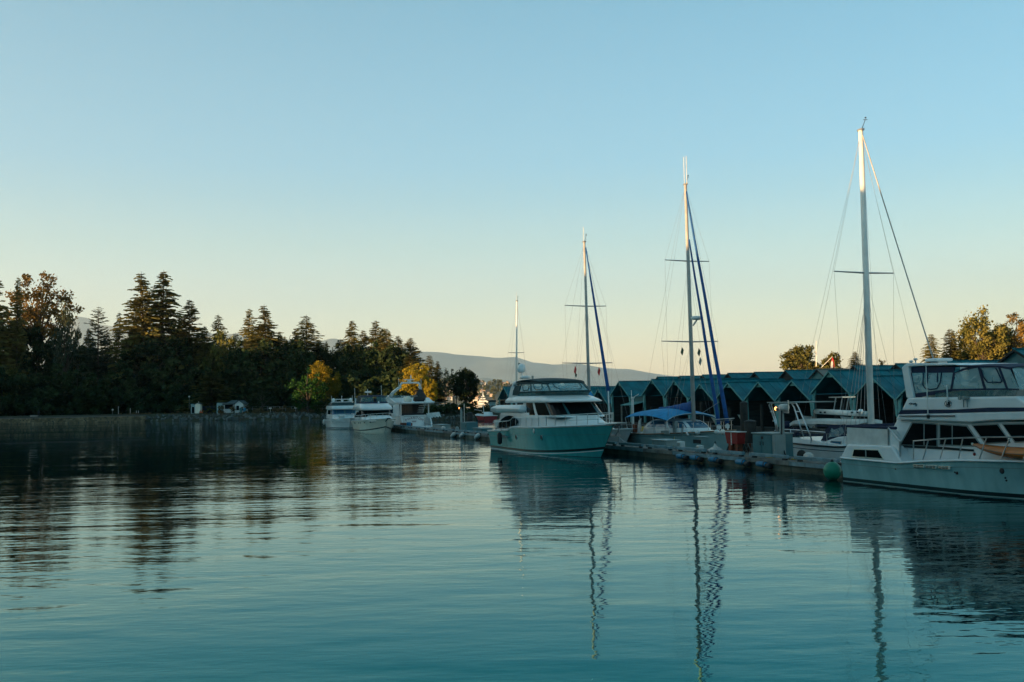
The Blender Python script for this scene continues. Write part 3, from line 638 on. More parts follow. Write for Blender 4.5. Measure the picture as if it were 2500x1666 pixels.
# stone seawall at the far left
def seawall():
    o = bpy.data.objects.new('seawall', None); link(o); tag(o, 'low seawall of rough brown stones along the water at the far left', 'seawall'); ORG[o.name] = (0, 0, 0)
    core, pcs = [], MB(); xs = [-180 + i * .55 for i in range(175)]
    cv, cf = [], []
    for x in xs:
        y = shore_y(x) - .9
        cv += [(x, y, -.6), (x, y + .25, 1.22), (x, y + 1.6, 1.28), (x, y + 7, 1.5)]
    cf = [(i * 4 + j, (i + 1) * 4 + j, (i + 1) * 4 + j + 1, i * 4 + j + 1) for i in range(len(xs) - 1) for j in range(3)]
    me = bpy.data.meshes.new('wall_core'); me.from_pydata(cv, [], cf); finish(me, mat('seawall_mortar', (0.07, 0.062, 0.05), .95, var=.4, scale=.7, bump=.5))
    c = bpy.data.objects.new('wall_core', me); link(c, o)
    for x in xs:
        for kz, z in enumerate(np.arange(.05, 1.1, .30)):
            if x < -150: continue
            w_, h_ = rs.uniform(.38, .62), rs.uniform(.24, .36); q = x + rs.uniform(-.12, .12) + .27 * (kz % 2)
            pcs.cbox((q, shore_y(q) - .9 + .12 + z * .16, z + .12), (w_, .22 + rs.uniform(0, .12), h_), math.atan2(shore_y(q + .5) - shore_y(q), .5) + rs.uniform(-.1, .1))
    me = bpy.data.meshes.new('wall_stones'); me.from_pydata(pcs.v, [], pcs.f)
    finish(me, mat('sun_warmed_brown_stone', (0.14, 0.10, 0.055), .9, scale=.9, col2=(0.30, 0.22, 0.13), island=.5, bump=.5))  # warm tone includes sunlight put into the stone colour
    w2 = bpy.data.objects.new('wall_stones', me); link(w2, o); w2['kind'] = 'stuff'
seawall()

class WB(MB):
    """mesh in world metres, faces of a building turned square to +Y"""
def wpart(name, mb, m, root, bevel=0):
    me = bpy.data.meshes.new(name); l = root.location
    me.from_pydata([(x - l.x, y - l.y, z - l.z) for x, y, z in mb.v], [], mb.f)
    bm = bmesh.new(); bm.from_mesh(me); bmesh.ops.recalc_face_normals(bm, faces=bm.faces); bm.to_mesh(me); bm.free()
    finish(me, m); o = bpy.data.objects.new(name, me); link(o, root); ORG[o.name] = (0, 0, 0); return o
def wthing(name, label, cat, p, group=None):
    o = bpy.data.objects.new(name, None); link(o); o.location = p; o.empty_display_size = .3; return tag(o, label, cat, group)
PG = dict(white=mat('white_hut_boards', (.50, .54, .54), .8, var=.12, scale=2), teal=mat('grey_teal_hut_boards', (.22, .33, .34), .8, var=.2, scale=2),
          hroof=mat('dark_hut_roof', (.03, .06, .07), .8, var=.3), dblue=mat('dark_blue_hoarding', (.012, .03, .07), .7, var=.3), con=mat('path_concrete', (.3, .29, .27), .9, var=.2))
def X(px, Y): return PD(px, 1000, Y).x
def hut(px0, px1, ytop, Y, depth, label, wallm, gable=0.0, name='hut', group=None, boards=True, zb=1.75, win=None):
    x0, x1 = X(px0, Y), X(px1, Y); zt = PD((px0 + px1) / 2, ytop, Y).z; r = wthing(name, label, 'hut', ((x0 + x1) / 2, Y + depth / 2, zb), group)
    ze = zt - gable; b = MB(); b.box((x0, Y, zb - .4), (x1, Y + depth, ze)); wpart('wall', b, wallm, r)
    rf = MB(); xm = (x0 + x1) / 2; ov = .22
    if gable:
        for a, c in ((x0 - ov, xm), (x1 + ov, xm)):
            rf.plate([(a, Y - ov, ze - .08), (c, Y - ov, zt), (c, Y + depth + ov, zt), (a, Y + depth + ov, ze - .08)], .09)
        g = MB(); g.add([(x0, Y + .02, ze), (x1, Y + .02, ze), (xm, Y + .02, zt - .05), (x0, Y + .1, ze), (x1, Y + .1, ze), (xm, Y + .1, zt - .05)], [(0, 1, 2), (5, 4, 3), (0, 3, 4, 1), (1, 4, 5, 2), (2, 5, 3, 0)]); wpart('gable', g, wallm, r)
    else: rf.box((x0 - .15, Y - .15, ze), (x1 + .15, Y + depth + .15, ze + .12))
    wpart('roof', rf, PG['hroof'], r)
    if win:
        a, c, y0, y1 = win; q = MB(); q.box((X(a, Y), Y - .04, PD(a, y1, Y).z), (X(c, Y), Y + .02, PD(a, y0, Y).z)); wpart('window', q, M['glass'], r)
        q = MB(); za, zb_ = PD(a, y1, Y).z, PD(a, y0, Y).z
        for u, v in ((X(a, Y) - .07, X(a, Y)), (X(c, Y), X(c, Y) + .07)): q.box((u, Y - .06, za), (v, Y + .02, zb_))
        wpart('window_frame', q, PG['white'], r)
    return r
hut(466, 476, 987, 233, 3, 'grey teal utility hut with a flat roof, left of the cream kiosk', PG['teal'], win=(468, 475, 994, 1009))
k = hut(476.5, 489, 984, 233, 1.4, 'cream kiosk with a little pointed roof and finial', M['gel2'], gable=.25, name='kiosk')
b = MB(); l = k.location; b.tube([(l.x, l.y, PD(482, 984, 233).z - .1), (l.x, l.y, PD(482, 980, 233).z)], .05); wpart('finial', b, M['gel2'], k)
b = MB(); b.box((X(491, 236), 236, 1.4), (X(527, 236), 236.3, PD(500, 992, 236).z)); h_ = wthing('hoarding', 'dark blue hoarding between the cream kiosk and the white shed', 'hoarding', (X(509, 236), 236, 1.5)); wpart('panel', b, PG['dblue'], h_)
hut(529, 543, 984, 232, 3, 'narrow pale shed with a dark door, right of the blue hoarding', PG['teal'], win=(533, 538, 991, 1008), name='shed')
r_ = hut(546, 571, 986, 231.5, 3.5, 'low white hut with an open front, joined to the gabled hut', PG['white'], name='shed', win=(549, 569, 988, 999))
b = MB(); b.plate([(X(543, 231), 231, PD(543, 989, 231).z), (X(573, 231), 231, PD(573, 987, 231).z), (X(573, 231), 234.5, PD(573, 978, 231).z), (X(556, 231), 234.5, PD(556, 978, 231).z)], .1); wpart('lean_roof', b, PG['hroof'], r_)
hut(573, 594, 978, 231, 4, 'white gabled hut with a dark window facing the water', PG['white'], gable=.85, win=(577, 584, 991, 1002))
for i, (px, lb, mm) in enumerate([(588, 'teal bin left of the two in front of the gabled hut', M['cab']), (597, 'blue bin standing right of the white gabled hut', M['fblue'])]):
    b = MB(); b.lathe([(.28, 0), (.36, .9), (.4, .95), (.25, 1.1)], (X(px, 229.6), 229.6, 1.6), 10)
    o = wthing('bin', lb, 'bin', (X(px, 229.6), 229.6, 1.6)); wpart('bin_body', b, mm, o)
for px in (489, 493):
    b = MB(); b.lathe([(.22, 0), (.22, .05), (.15, .06), (.03, .7)], (X(px, 230), 230, 1.75), 8); o = wthing('traffic_cone', 'small orange cone on the bank by the cream kiosk', 'cone', (X(px, 230), 230, 1.75), 'orange cones'); wpart('cone', b, mat('orange_plastic', (.5, .09, .02), .6), o)
# fence with posts and rails along the bank
def fence(px0, px1, Y, ytop, label, m, n, zb=1.7, name='fence', rails=2, ytop1=None):
    y1 = ytop1 or ytop; z0, z1 = PD(px0, ytop, Y).z, PD(px1, y1, Y).z; r = wthing(name, label, 'fence', (X((px0 + px1) / 2, Y), Y, zb))
    for i in range(n + 1):
        x = X(px0 + (px1 - px0) * i / n, Y); z = z0 + (z1 - z0) * i / n
        b = MB(); b.box((x - .03, Y - .03, zb - .5), (x + .03, Y + .03, z)); wpart('post', b, M['wire'], r)
    for k in range(rails):
        f = k / max(1, rails) * .85; b = MB(); b.beam((X(px0, Y), Y, z0 - f * (z0 - zb)), (X(px1, Y), Y, z1 - f * (z1 - zb)), .03, .04); wpart('rail', b, M['wire'], r)
fence(598, 690, 232, 993, 'wire fence with thin posts left of the olive bush', M['steel'], 5)
fence(668, 726, 231, 993, 'wire fence with thin posts between the two bushes', M['steel'], 4)
fence(775, 870, 228, 990, 'pale railing on the bank behind the cruiser with white domes', M['steel'], 8, rails=3)
for px, py, lb in [(722, 996, 'small white notice board on the fence left of the green bush'), (660, 997, 'tiny pale notice on the fence right of the olive bush')]:
    b = MB(); x = X(px, 230.8); z = PD(px, py, 230.8).z; b.box((x - .32, 230.7, z - .13), (x + .32, 230.8, z + .13)); b.box((x - .03, 230.82, 1.4), (x + .03, 230.88, z)); o = wthing('sign', lb, 'sign', (x, 230.8, 1.5)); wpart('board', b, M['pedw'], o)
# park path lamps and posts in front of the dark wood
for px, py, Y, lb in [(275, 1001, 243, 'thin lamp post with a pale globe in front of the wood, left one'), (462, 969, 238, 'tall lamp post with a pale globe left of the teal hut')]:
    b = MB(); x = X(px, Y); z = PD(px, py, Y).z; b.tube([(x, Y, 1.5), (x, Y, z)], .05); o = wthing('lamp_post', lb, 'lamp post', (x, Y, 1.6)); wpart('pole', b, M['wire'], o)
    b = MB(); b.ball((x, Y, z), .22, .22, .22, 10, 6); wpart('globe', b, M['pedw'], o)
for px, py, lb in [(289, 992, 'tall thin post on the seawall path, left of three'), (318, 997, 'shorter thin post on the seawall path'), (333, 1003, 'left white bollard of the pair on the path'), (338, 1003, 'right white bollard of the pair on the path')]:
    b = MB(); x = X(px, 241); b.tube([(x, 241, 1.2), (x, 241, PD(px, py, 241).z)], .06); o = wthing('post', lb, 'post', (x, 241, 1.5)); wpart('pole', b, M['fwhite'], o)
b = MB(); b.box((X(76, 229.5), 229, 1.2), (X(91, 229.5), 230.2, 1.85)); o = wthing('stone_slab', 'pale stone slab on the seawall beside the standing person', 'slab', (X(84, 229.5), 229.5, 1.3)); wpart('slab', b, PG['con'], o, .03)
# person by the slab, dark clothes
def person(px, Y, zb, h):
    x = X(px, Y); J = [(0, 0, .53), (0, .01, .66), (0, .0, .80), (0, 0, .86), (0, -.005, .93), (.055, 0, .5), (.06, -.01, .27), (.06, 0, .03), (.07, -.06, .012), (-.055, 0, .5), (-.065, 0, .27), (-.07, .01, .03), (-.075, -.05, .012),
        (.11, 0, .81), (.135, .01, .65), (.13, -.04, .5), (-.11, 0, .81), (-.14, .01, .65), (-.13, -.03, .5)]
    Ed = [(0, 1), (1, 2), (2, 3), (3, 4), (0, 5), (5, 6), (6, 7), (7, 8), (0, 9), (9, 10), (10, 11), (11, 12), (2, 13), (13, 14), (14, 15), (2, 16), (16, 17), (17, 18)]
    rad = [.085, .075, .085, .03, .062, .055, .04, .026, .022, .055, .04, .026, .022, .038, .028, .02, .038, .028, .02]
    me = bpy.data.meshes.new('body'); me.from_pydata([(a * h, c * h, d * h) for a, c, d in J], Ed, []); o = bpy.data.objects.new('person', me); link(o); o.location = (x, Y, zb)
    sk = o.modifiers.new('skin', 'SKIN'); me.skin_vertices[0].data[0].use_root = True
    for v_, q in zip(me.skin_vertices[0].data, rad): v_.radius = (q * h, q * h)
    o.modifiers.new('sub', 'SUBSURF').levels = 1; finish(me, mat('dark_clothing', (.02, .022, .025), .9)); tag(o, 'person in dark clothes standing by the pale slab on the seawall', 'person'); ORG[o.name] = (0, 0, 0)
person(94.5, 229.6, 1.42, 1.75)

# footbridge and railing on the causeway
def bridge():
    Y = 199; r = wthing('footbridge', 'grey footbridge with post railing between the point and the causeway', 'footbridge', (X(1050, Y), Y, 1.0))
    b = MB(); b.box((X(985, Y), Y, 2.55), (X(1104, Y), Y + 2.4, 2.85)); wpart('deck', b, M['wood'], r)
    b = MB(); b.box((X(1010, Y), Y + .5, 1.95), (X(1083, Y), Y + .9, 2.25)); wpart('girder', b, M['gel'], r)
    for i in range(8):
        x = X(988 + 16.2 * i, Y)
        b = MB(); b.box((x - .06, Y - .02, 2.4), (x + .06, Y + .1, PD(1000 + 16 * i, 981 + .3 * i, Y).z)); wpart('post', b, M['wood'], r)
    for k in (0, .34, .68):
        b = MB(); z0 = PD(985, 981, Y).z; b.beam((X(985, Y), Y - .05, z0 - k), (X(1104, Y), Y - .05, PD(1104, 984, Y).z - k), .06, .1); wpart('rail', b, M['wood'], r)
    for i in range(5):
        x = X(1000 + 22 * i, Y); b = MB(); b.box((x - .12, Y + .4, -.6), (x + .12, Y + .8, 2.55)); wpart('trestle', b, M['pile'], r)
bridge()
fence(1100, 1205, 194, 985, 'pale railing along the causeway, right of the footbridge', M['steel'], 7, zb=2.2, ytop1=991)
o = wthing('container', 'dark green cabin on the far shore above the causeway hedge', 'cabin', (X(1208, 240), 240, 1)); 
b = MB(); b.box((X(1194, 320), 320, -.5), (X(1210, 320), 326, PD(1200, 982, 320).z)); wpart('wall', b, PG['teal'], o); b = MB(); b.box((X(1192, 320), 319.6, PD(1200, 982, 320).z), (X(1211, 320), 326.4, PD(1200, 977, 320).z)); wpart('roof', b, M['tealcan'], o)

# ---- town on the hillside across the inlet, in full sun
hw = [mat('sunlit_house_wall', (.62, .58, .52), .8, var=.1), mat('tan_house_wall', (.42, .34, .27), .8, var=.1), mat('grey_house_wall', (.35, .36, .36), .8, var=.1)]
hr = [mat('grey_house_roof', (.12, .11, .11), .8), mat('brown_house_roof', (.16, .08, .05), .8)]
rh = random.Random(11)
for i in range(62):
    y = rh.choice([2260, 2350, 2450, 2550, 2650, 2750, 2830]) + rh.uniform(-30, 30); px = rh.uniform(1088, 1252) if i < 50 else rh.uniform(1060, 1090)
    x = (px - CX) / FPX * y; z = hill_z(x, y); w_, d_, h_ = rh.uniform(6, 14), rh.uniform(7, 10), rh.uniform(4.5, 8)
    r = wthing('house', 'small sunlit house on the hillside across the inlet', 'house', (x, y, z), 'houses on the hillside across the inlet')
    b = MB(); b.box((x - w_ / 2, y, z - 4), (x + w_ / 2, y + d_, z + h_)); wpart('wall', b, rh.choice(hw[:2] + [hw[0], hw[2]]), r)
    b = MB(); b.prism([(x - w_ / 2 - .4, z + h_), (x + w_ / 2 + .4, z + h_), (x + w_ / 2 * .1, z + h_ + 2.2), (x - w_ / 2 * .1, z + h_ + 2.2)], y - .4, y + d_ + .4); wpart('roof', b, rh.choice(hr), r)
    if w_ > 8:
        q = MB(); q.box((x - w_ * .3, y - .06, z + h_ * .45), (x - w_ * .05, y + .02, z + h_ * .8)); wpart('window', q, M['glass'], r); q = MB(); q.box((x + w_ * .08, y - .06, z + h_ * .45), (x + w_ * .35, y + .02, z + h_ * .8)); wpart('window', q, M['glass'], r)
def far_hall():
    Y = 900; z = PD(1158, 977, Y).z; r = wthing('waterfront_hall', 'long pale flat roofed hall on the far waterfront, in full sun', 'building', (X(1158, Y), Y, 0))
    b = MB(); b.box((X(1146, Y), Y, -.5), (X(1172, Y), Y + 14, z - 1)); wpart('wall', b, hw[1], r)
    b = MB(); b.box((X(1145, Y), Y - 1, z - 1), (X(1166, Y), Y + 15, z + .3)); wpart('roof', b, hw[0], r)
    b = MB(); b.box((X(1161, Y), Y - .4, -.5), (X(1166, Y), Y, z - 1.1)); wpart('end_wall', b, hw[0], r)
far_hall()
def far_yacht():
    Y = 900; r = wthing('far_yacht', 'large white motor yacht in full sun on the far waterfront', 'yacht', (X(1180, Y), Y, 0))
    for nm, a, c, z0, z1, m in [('hull', 1168, 1193, -.3, 2.6, 'gel'), ('main_deckhouse', 1170, 1189, 2.6, 4.7, 'gel'), ('upper_deckhouse', 1174, 1186, 4.7, 6.8, 'gel'), ('bridge_deck', 1177, 1184, 6.8, 8.2, 'gel')]:
        b = MB(); b.prism([(X(a, Y), z0), (X(c, Y) - (2.2 if nm == 'hull' else 1.5), z0), (X(c, Y), z1), (X(a + (2 if nm != 'hull' else 0), Y), z1)] if nm == 'hull' else [(X(a, Y), z0), (X(c, Y), z0), (X(c, Y) - 1.4, z1), (X(a, Y) + .7, z1)], Y - 2.5, Y + 3); wpart(nm, b, M[m], r)
    for a, c, z0, z1 in [(1172, 1187, 3.3, 4.2), (1175.5, 1184.5, 5.3, 6.2), (1170, 1186, 1.2, 1.7)]:
        b = MB(); b.box((X(a, Y), Y - 2.62, z0), (X(c, Y), Y - 2.45, z1)); wpart('window', b, M['glass'], r)
    b = MB(); b.tube([(X(1180, Y), Y, 8), (X(1180, Y), Y, 11)], [.4, .12]); wpart('mast', b, M['gel'], r)
far_yacht()

# ================================================================== the main dock
DT0, DT1, DZ = 27.0, 29.4, 0.50
def main_dock():
    r = thing('dock', 'long concrete and timber floating dock with raised bull rails', 'dock', -70, 28.2)
    s = -150.0; i = 0
    while s < -34.6:
        e = min(s + 3.6, -34.4); h = 0.02 * math.sin(i * 1.7)
        b = MB(); b.box((s + .02, DT0 + .06, -.42), (e - .02, DT1 - .06, DZ - .16 + h)); part('float', b, M['conc'], r)
        b = MB(); b.box((s, DT0, DZ - .155), (e - .015, DT1, DZ)); part('deck_panel', b, M['wood'], r)
        if s > -128:
            b = MB(); b.box((s + .25, DT0 + .04, DZ + .09), (e - .35, DT0 + .22, DZ + .24)); part('bull_rail', b, M['rail'], r, bevel=.015)
            b = MB(); b.box((s, DT0 - .03, DZ - .2), (e - .03, DT0 - .003, DZ - .02)); part('waler', b, M['rail'] if i % 3 else M['wood'], r)
            for q in (s + .5, e - .65):
                b = MB(); b.box((q, DT0 + .05, DZ), (q + .2, DT0 + .21, DZ + .09)); part('rail_block', b, M['black'], r)
        s = e; i += 1
    return r
dock = main_dock()
ZD = DZ
def dbox(px0, px1, y0, t0, t1, name, label, cat, m, lid=None, z0=ZD, door=0, group=None, trim=None):
    s0, z1 = PT(px0, y0, t0); s1, z1b = PT(px1, y0, t0); z1 = (z1 + z1b) / 2
    r = thing(name, label, cat, (s0 + s1) / 2, (t0 + t1) / 2, z0, group)
    b = MB(); b.box((s0, t0, z0), (s1, t1, z1)); part('body', b, m, r, bevel=.02)
    if lid: b = MB(); b.box((s0 - .05, t0 - .06, z1 - .005), (s1 + .05, t1 + .05, z1 + .06)); part('lid', b, lid, r, bevel=.02)
    for k in range(door):
        w_ = (s1 - s0) / door; b = MB(); b.box((s0 + k * w_ + .04, t0 - .025, z0 + .08), (s0 + (k + 1) * w_ - .04, t0 + .01, z1 - .08)); d = part('door', b, m, r, bevel=.012)
        b = MB(); b.box((s0 + (k + (.85 if k == 0 else .15)) * w_ - .02, t0 - .05, (z0 + z1) / 2), (s0 + (k + (.85 if k == 0 else .15)) * w_ + .02, t0 - .02, (z0 + z1) / 2 + .18)); part('handle', b, M['black'], d)
    return r, s0, s1, z1
dbox(1592, 1626, 1076, 28.1, 29.0, 'dock_box', 'grey fibreglass dock box with a pale lid beside the blue canopied sailboat', 'dock box', M['boxg'], M['lidg'])
r, s0, s1, z1 = dbox(1837, 1884, 1060, 28.0, 29.2, 'electrical_cabinet', 'big teal steel cabinet with two doors by the lamp post', 'cabinet', M['cab'], M['boxg'], door=2)
b = MB(); b.box((s0 + (s1 - s0) * .48, 27.96, 1.35), (s0 + (s1 - s0) * .58, 27.98, 1.48)); part('notice', b, M['pile'], r)
dbox(1884.5, 1892, 1062, 28.0, 28.6, 'power_cabinet', 'narrow pale grey cabinet against the right side of the teal cabinet', 'cabinet', M['boxg'])
dbox(1055.6, 1075, 1038, 27.7, 28.8, 'dock_box', 'grey green dock box right of the yacht with the radar arch', 'dock box', M['boxg'], M['cab'])
dbox(1125, 1140, 1031, 27.9, 29.0, 'dock_cabinet', 'tall teal cabinet left of the black pile with a red base', 'cabinet', M['cab'], door=1)
dbox(1154, 1177, 1047, 27.9, 28.9, 'dock_box', 'low teal dock box right of the black pile with a red base', 'dock box', M['cab'], M['cab'])
for px0, px1, y0, lb in [(1652, 1661, 1078, 'white shore power pedestal, left of two, by the grey hull'), (1699, 1707, 1088, 'white shore power pedestal, right of two, by the grey hull')]:
    r, s0, s1, z1 = dbox(px0, px1, y0, 27.5, 27.8, 'power_pedestal', lb, 'pedestal', M['pedw'])
    b = MB(); b.box((s0 + .06, 27.47, z1 - .3), (s1 - .06, 27.5, z1 - .08)); part('socket_panel', b, M['boxg'], r)
# red fire hose cabinet on a stand
s0, z1 = PT(1769, 1055, 28.2); s1, _ = PT(1800, 1055, 28.2); zb_ = PT(1784, 1084, 28.2)[1]
r = thing('fire_hose_cabinet', 'red fire hose cabinet on a brown stand on the dock', 'fire cabinet', (s0 + s1) / 2, 28.4, ZD)
b = MB(); b.add([(s0, 28.2, z1), (s1, 28.2, z1), (s1, 28.7, z1), (s0, 28.7, z1), (s0 + .1, 28.25, zb_), (s1 - .1, 28.25, zb_), (s1 - .1, 28.7, zb_), (s0 + .1, 28.7, zb_)], [(0, 1, 2, 3), (7, 6, 5, 4), (0, 4, 5, 1), (1, 5, 6, 2), (2, 6, 7, 3), (3, 7, 4, 0)]); part('body', b, M['red'], r, bevel=.02)
b = MB(); b.box((s0 - .04, 28.16, z1), (s1 + .04, 28.74, z1 + .04)); part('lid', b, M['fwhite'], r)
for a in (.25, .75): b = MB(); q = s0 + (s1 - s0) * a; b.box((q - .14, 28.3, ZD), (q + .14, 28.6, zb_)); part('leg', b, M['rust'], r)
b = MB(); mid = (s0 + s1) / 2
for k in range(9): b.box((mid - .035, 28.2, (z1 + zb_) / 2 - .36 + k * .08), (mid + .035, 28.225, (z1 + zb_) / 2 - .30 + k * .08))
part('lettering', b, M['pedw'], r)
# white bell shaped mooring buoy, lattice, piles
s0, z1 = PT(1746, 1083, 27.8)
b = MB(); b.lathe([(.36, 0), (.42, .06), (.40, .16), (.26, .26), (.1, .34), (.04, .5)], (s0, 27.8, ZD), 16); o = thing('mooring_buoy', 'white bell shaped buoy standing on the dock by the grey hull', 'buoy', s0, 27.8, ZD); part('buoy_body', b, M['fwhite'], o, True)
b = MB(); b.tube([(s0 - .08, 27.8, ZD + .45), (s0, 27.8, ZD + .62), (s0 + .08, 27.8, ZD + .45)], .02); part('lifting_ring', b, M['black'], o)
s0, z1 = PT(1808, 1082, 28.9); s1, _ = PT(1836, 1082, 28.9)
r = thing('lattice_screen', 'criss-cross lattice screen between the red cabinet and the teal cabinet', 'screen', (s0 + s1) / 2, 28.9, ZD)
for k in range(-2, 5):
    for sg in (1, -1):
        a = s0 + k * .36; h = z1 - ZD; p, q = (a, 28.9 + .02 * sg, ZD), (a + sg * h * .75, 28.9 + .02 * sg, z1)
        def cl(P, Q):
            P, Q = Vector(P), Vector(Q); d = Q - P; t0_, t1_ = 0, 1
            for lo, hi in ((s0, s1),):
                ta, tb = sorted(((lo - P.x) / d.x, (hi - P.x) / d.x)); t0_, t1_ = max(t0_, ta), min(t1_, tb)
            return (P + d * t0_, P + d * t1_) if t1_ - t0_ > .08 else None
        c = cl(p, q)
        if c: b = MB(); b.beam(c[0], c[1], .03, .05); part('slat', b, M['wood'], r)
for a in (s0, s1): b = MB(); b.box((a - .04, 28.86, ZD), (a + .04, 28.94, z1 + .03)); part('post', b, M['wood'], r)
b = MB(); b.box(((s0 + s1) / 2 + .1, 28.97, ZD), ((s0 + s1) / 2 + .4, 29.2, z1)); part('brown_board', b, M['rust'], r)
def pile(px, ytop, t, rad, label, m='pile', band=None):
    s, z = PT(px, ytop, t); r = thing('pile', label, 'pile', s, t, 0); b = MB(); b.tube([(s, t, -.8), (s, t, z * .5), (s + .02, t, z)], [rad * 1.06, rad, rad * .95], 12); part('shaft', b, M[m], r, True)
    b = MB(); b.lathe([(rad * .98, 0), (rad * .98, .03), (.02, .12)], (s + .02, t, z), 12); part('cap', b, M['black'], r)
    if band: zb = PT(px, band, t)[1]; b = MB(); b.lathe([(rad * 1.12, 0), (rad * 1.12, zb - ZD)], (s, t, ZD), 12); part('painted_band', b, M['red'], r, True)
    return r
pile(1147, 1009, 29.7, .30, 'black pile with a bright red base on the far part of the dock', band=1040)
pile(1831, 1030, 29.8, .33, 'thick black pile behind the lattice screen')
pile(1815, 985, 30.6, .22, 'slim brown pile left of the thick black pile')
pile(986, 1013, 29.6, .26, 'dark red post in front of the transom with lettering', 'dred')
s0, z1 = PT(998, 1031, 28.3); b = MB(); b.lathe([(.28, 0), (.28, z1 - ZD - .06), (.2, z1 - ZD)], (s0, 28.3, ZD), 12); o = thing('bollard', 'blue round bollard in front of the transom with lettering', 'bollard', s0, 28.3, ZD); part('shaft', b, M['fblue'], o, True)
dbox(977, 989, 1033, 28.0, 28.9, 'dock_crate', 'brown crate at the foot of the dark red post', 'crate', M['rust'])
s0, z1 = PT(1006, 1041, 28.7); s1, _ = PT(1052, 1041, 28.7); r = thing('dock_railing', 'low white pipe rail on the dock under the lettered transom', 'rail', (s0 + s1) / 2, 28.7, ZD)
b = MB(); b.tube([(s0, 28.7, z1), (s1, 28.7, z1)], .06); part('top_rail', b, M['pedw'], r)
for a in (s0, (s0 + s1) / 2, s1): b = MB(); b.tube([(a, 28.7, ZD), (a, 28.7, z1)], .05); part('post', b, M['pedw'], r)
# lamp posts with a burning lamp
def dock_lamp(px, ytop, lx, ly, t, label, floods, cable=False):
    s, z = PT(px, ytop, t); s2, z2 = PT(lx, ly, t); r = thing('dock_lamp', label, 'lamp post', s, t, ZD)
    b = MB(); b.box((s - .09, t - .09, ZD), (s + .09, t + .09, z)); part('post', b, M['boxg'], r)
    b = MB(); b.beam((s, t, z2 - .12), (s2, t, z2 - .12), .06, .06); part('arm', b, M['wire'], r)
    b = MB(); b.lathe([(.06, -.1), (.15, -.06), (.16, .02), (.12, .05)], (s2, t, z2), 10); part('lamp_shade', b, M['wire'], r)
    b = MB(); b.ball((s2, t - .1, z2), .075, .075, .09, 10, 6); part('bulb', b, glow('warm_lamp', (1.0, .30, .05), 2.2), r, True)
    if floods:
        for a, c, yy in floods:
            q0, zf = PT(a, yy, t); q1, _ = PT(c, yy, t); b = MB(); b.lathe([(.12, 0), (.17, .05), (.17, abs(q1 - q0) - .05), (.12, abs(q1 - q0))], (min(q0, q1), t, zf), 12, 'x'); part('cylinder_lamp', b, M['fwhite'], r, True)
            b = MB(); b.box((min(q0, q1) - .05, t - .03, zf - .28), (max(q0, q1) + .1, t + .03, zf - .18)); part('bracket', b, M['wire'], r); b = MB(); b.tube([(max(q0, q1) + .06, t, zf - .25), (max(q0, q1) + .08, t, zf + .35)], .03); part('pin', b, M['steel'], r)
    if cable: b = MB(); b.tube([(s + .11, t - .05, z), (s + .12, t - .1, z * .6), (s + .18, t - .12, ZD + .5), (s + .4, t - .1, ZD + .04)], .035); part('cable', b, M['black'], r)
    return r
dock_lamp(1907, 998, 1898.5, 998, 28.6, 'grey lamp post with a burning orange lamp beside the teal cabinet', [(1906, 1922, 995)], True)
dock_lamp(1126, 1000, 1124, 997, 28.6, 'slim lamp post with a burning orange lamp on the far part of the dock', None)
s0, z1 = PT(1133, 986, 28.9); b = MB(); b.tube([(s0, 28.9, ZD), (s0, 28.9, z1)], .05); o = thing('post', 'tall thin grey post right of the far burning lamp', 'post', s0, 28.9, ZD); part('pole', b, M['steel'], o)
# fenders hung on the dock face
for px, py, lb in [(1107, 1064, 'grubby white fender on the dock face, left of three'), (1128.5, 1063, 'grubby white fender on the dock face, below the far teal cabinet'), (1166, 1066, 'grubby white fender on the dock face, nearest the teal hulled yacht')]:
    s, z = PT(px, py, 26.85); b = MB(); b.lathe([(.03, -.5), (.14, -.42), (.21, -.3), (.21, .3), (.14, .42), (.03, .5)], (0, 0, 0), 12, 'x'); a = .35
    b.v = [(s + x * math.cos(a) - zz * math.sin(a), 26.82 + y, max(.2, z) + x * math.sin(a) + zz * math.cos(a)) for x, y, zz in b.v]; o = thing('fender', lb, 'fender', s, 26.85, z, 'white fenders on the dock'); part('fender_body', b, M['fwhite'], o, True)
for px, py, lb in [(1656, 1113, 'blue drum bumper at the waterline below the left white pedestal'), (1690, 1118, 'blue drum bumper at the waterline, second from the left'), (1735, 1124, 'blue drum bumper at the waterline below the white bell buoy'), (1802, 1131, 'blue drum bumper at the waterline below the red cabinet'), (1853, 1131, 'blue drum bumper at the waterline below the teal cabinet')]:
    s, z = PT(px, py, 26.7); b = MB(); b.lathe([(.06, -.36), (.12, -.33), (.13, -.1), (.13, .1), (.12, .33), (.06, .36)], (s, 26.84, .26), 12, 'x'); o = thing('dock_bumper', lb, 'bumper', s, 26.7, .2, 'blue bumpers along the dock'); part('bumper_body', b, M['fblue'], o, True)
    b = MB(); b.lathe([(.14, -.03), (.14, .03)], (s + .3, 26.84, .26), 12, 'x'); part('end_strap', b, M['black'], o); b = MB(); b.lathe([(.12, 0), (.14, .3), (.1, .34)], (s + .38, 26.86, .2), 10, 'x'); part('black_tyre_bumper', b, M['black'], o)
s, z = PT(2042, 1146, 26.2); b = MB(); b.ball((s, 26.0, .36), .36, .36, .38, 18, 10); o = thing('buoy_fender', 'big round green buoy fender at the stern of the near cruiser', 'buoy', s, 26, .4); part('ball', b, M['fgreen'], o, True)
b = MB(); b.lathe([(.08, .34), (.06, .42), (.04, .47)], (s, 26.0, .36), 10); part('eye', b, M['black'], o)
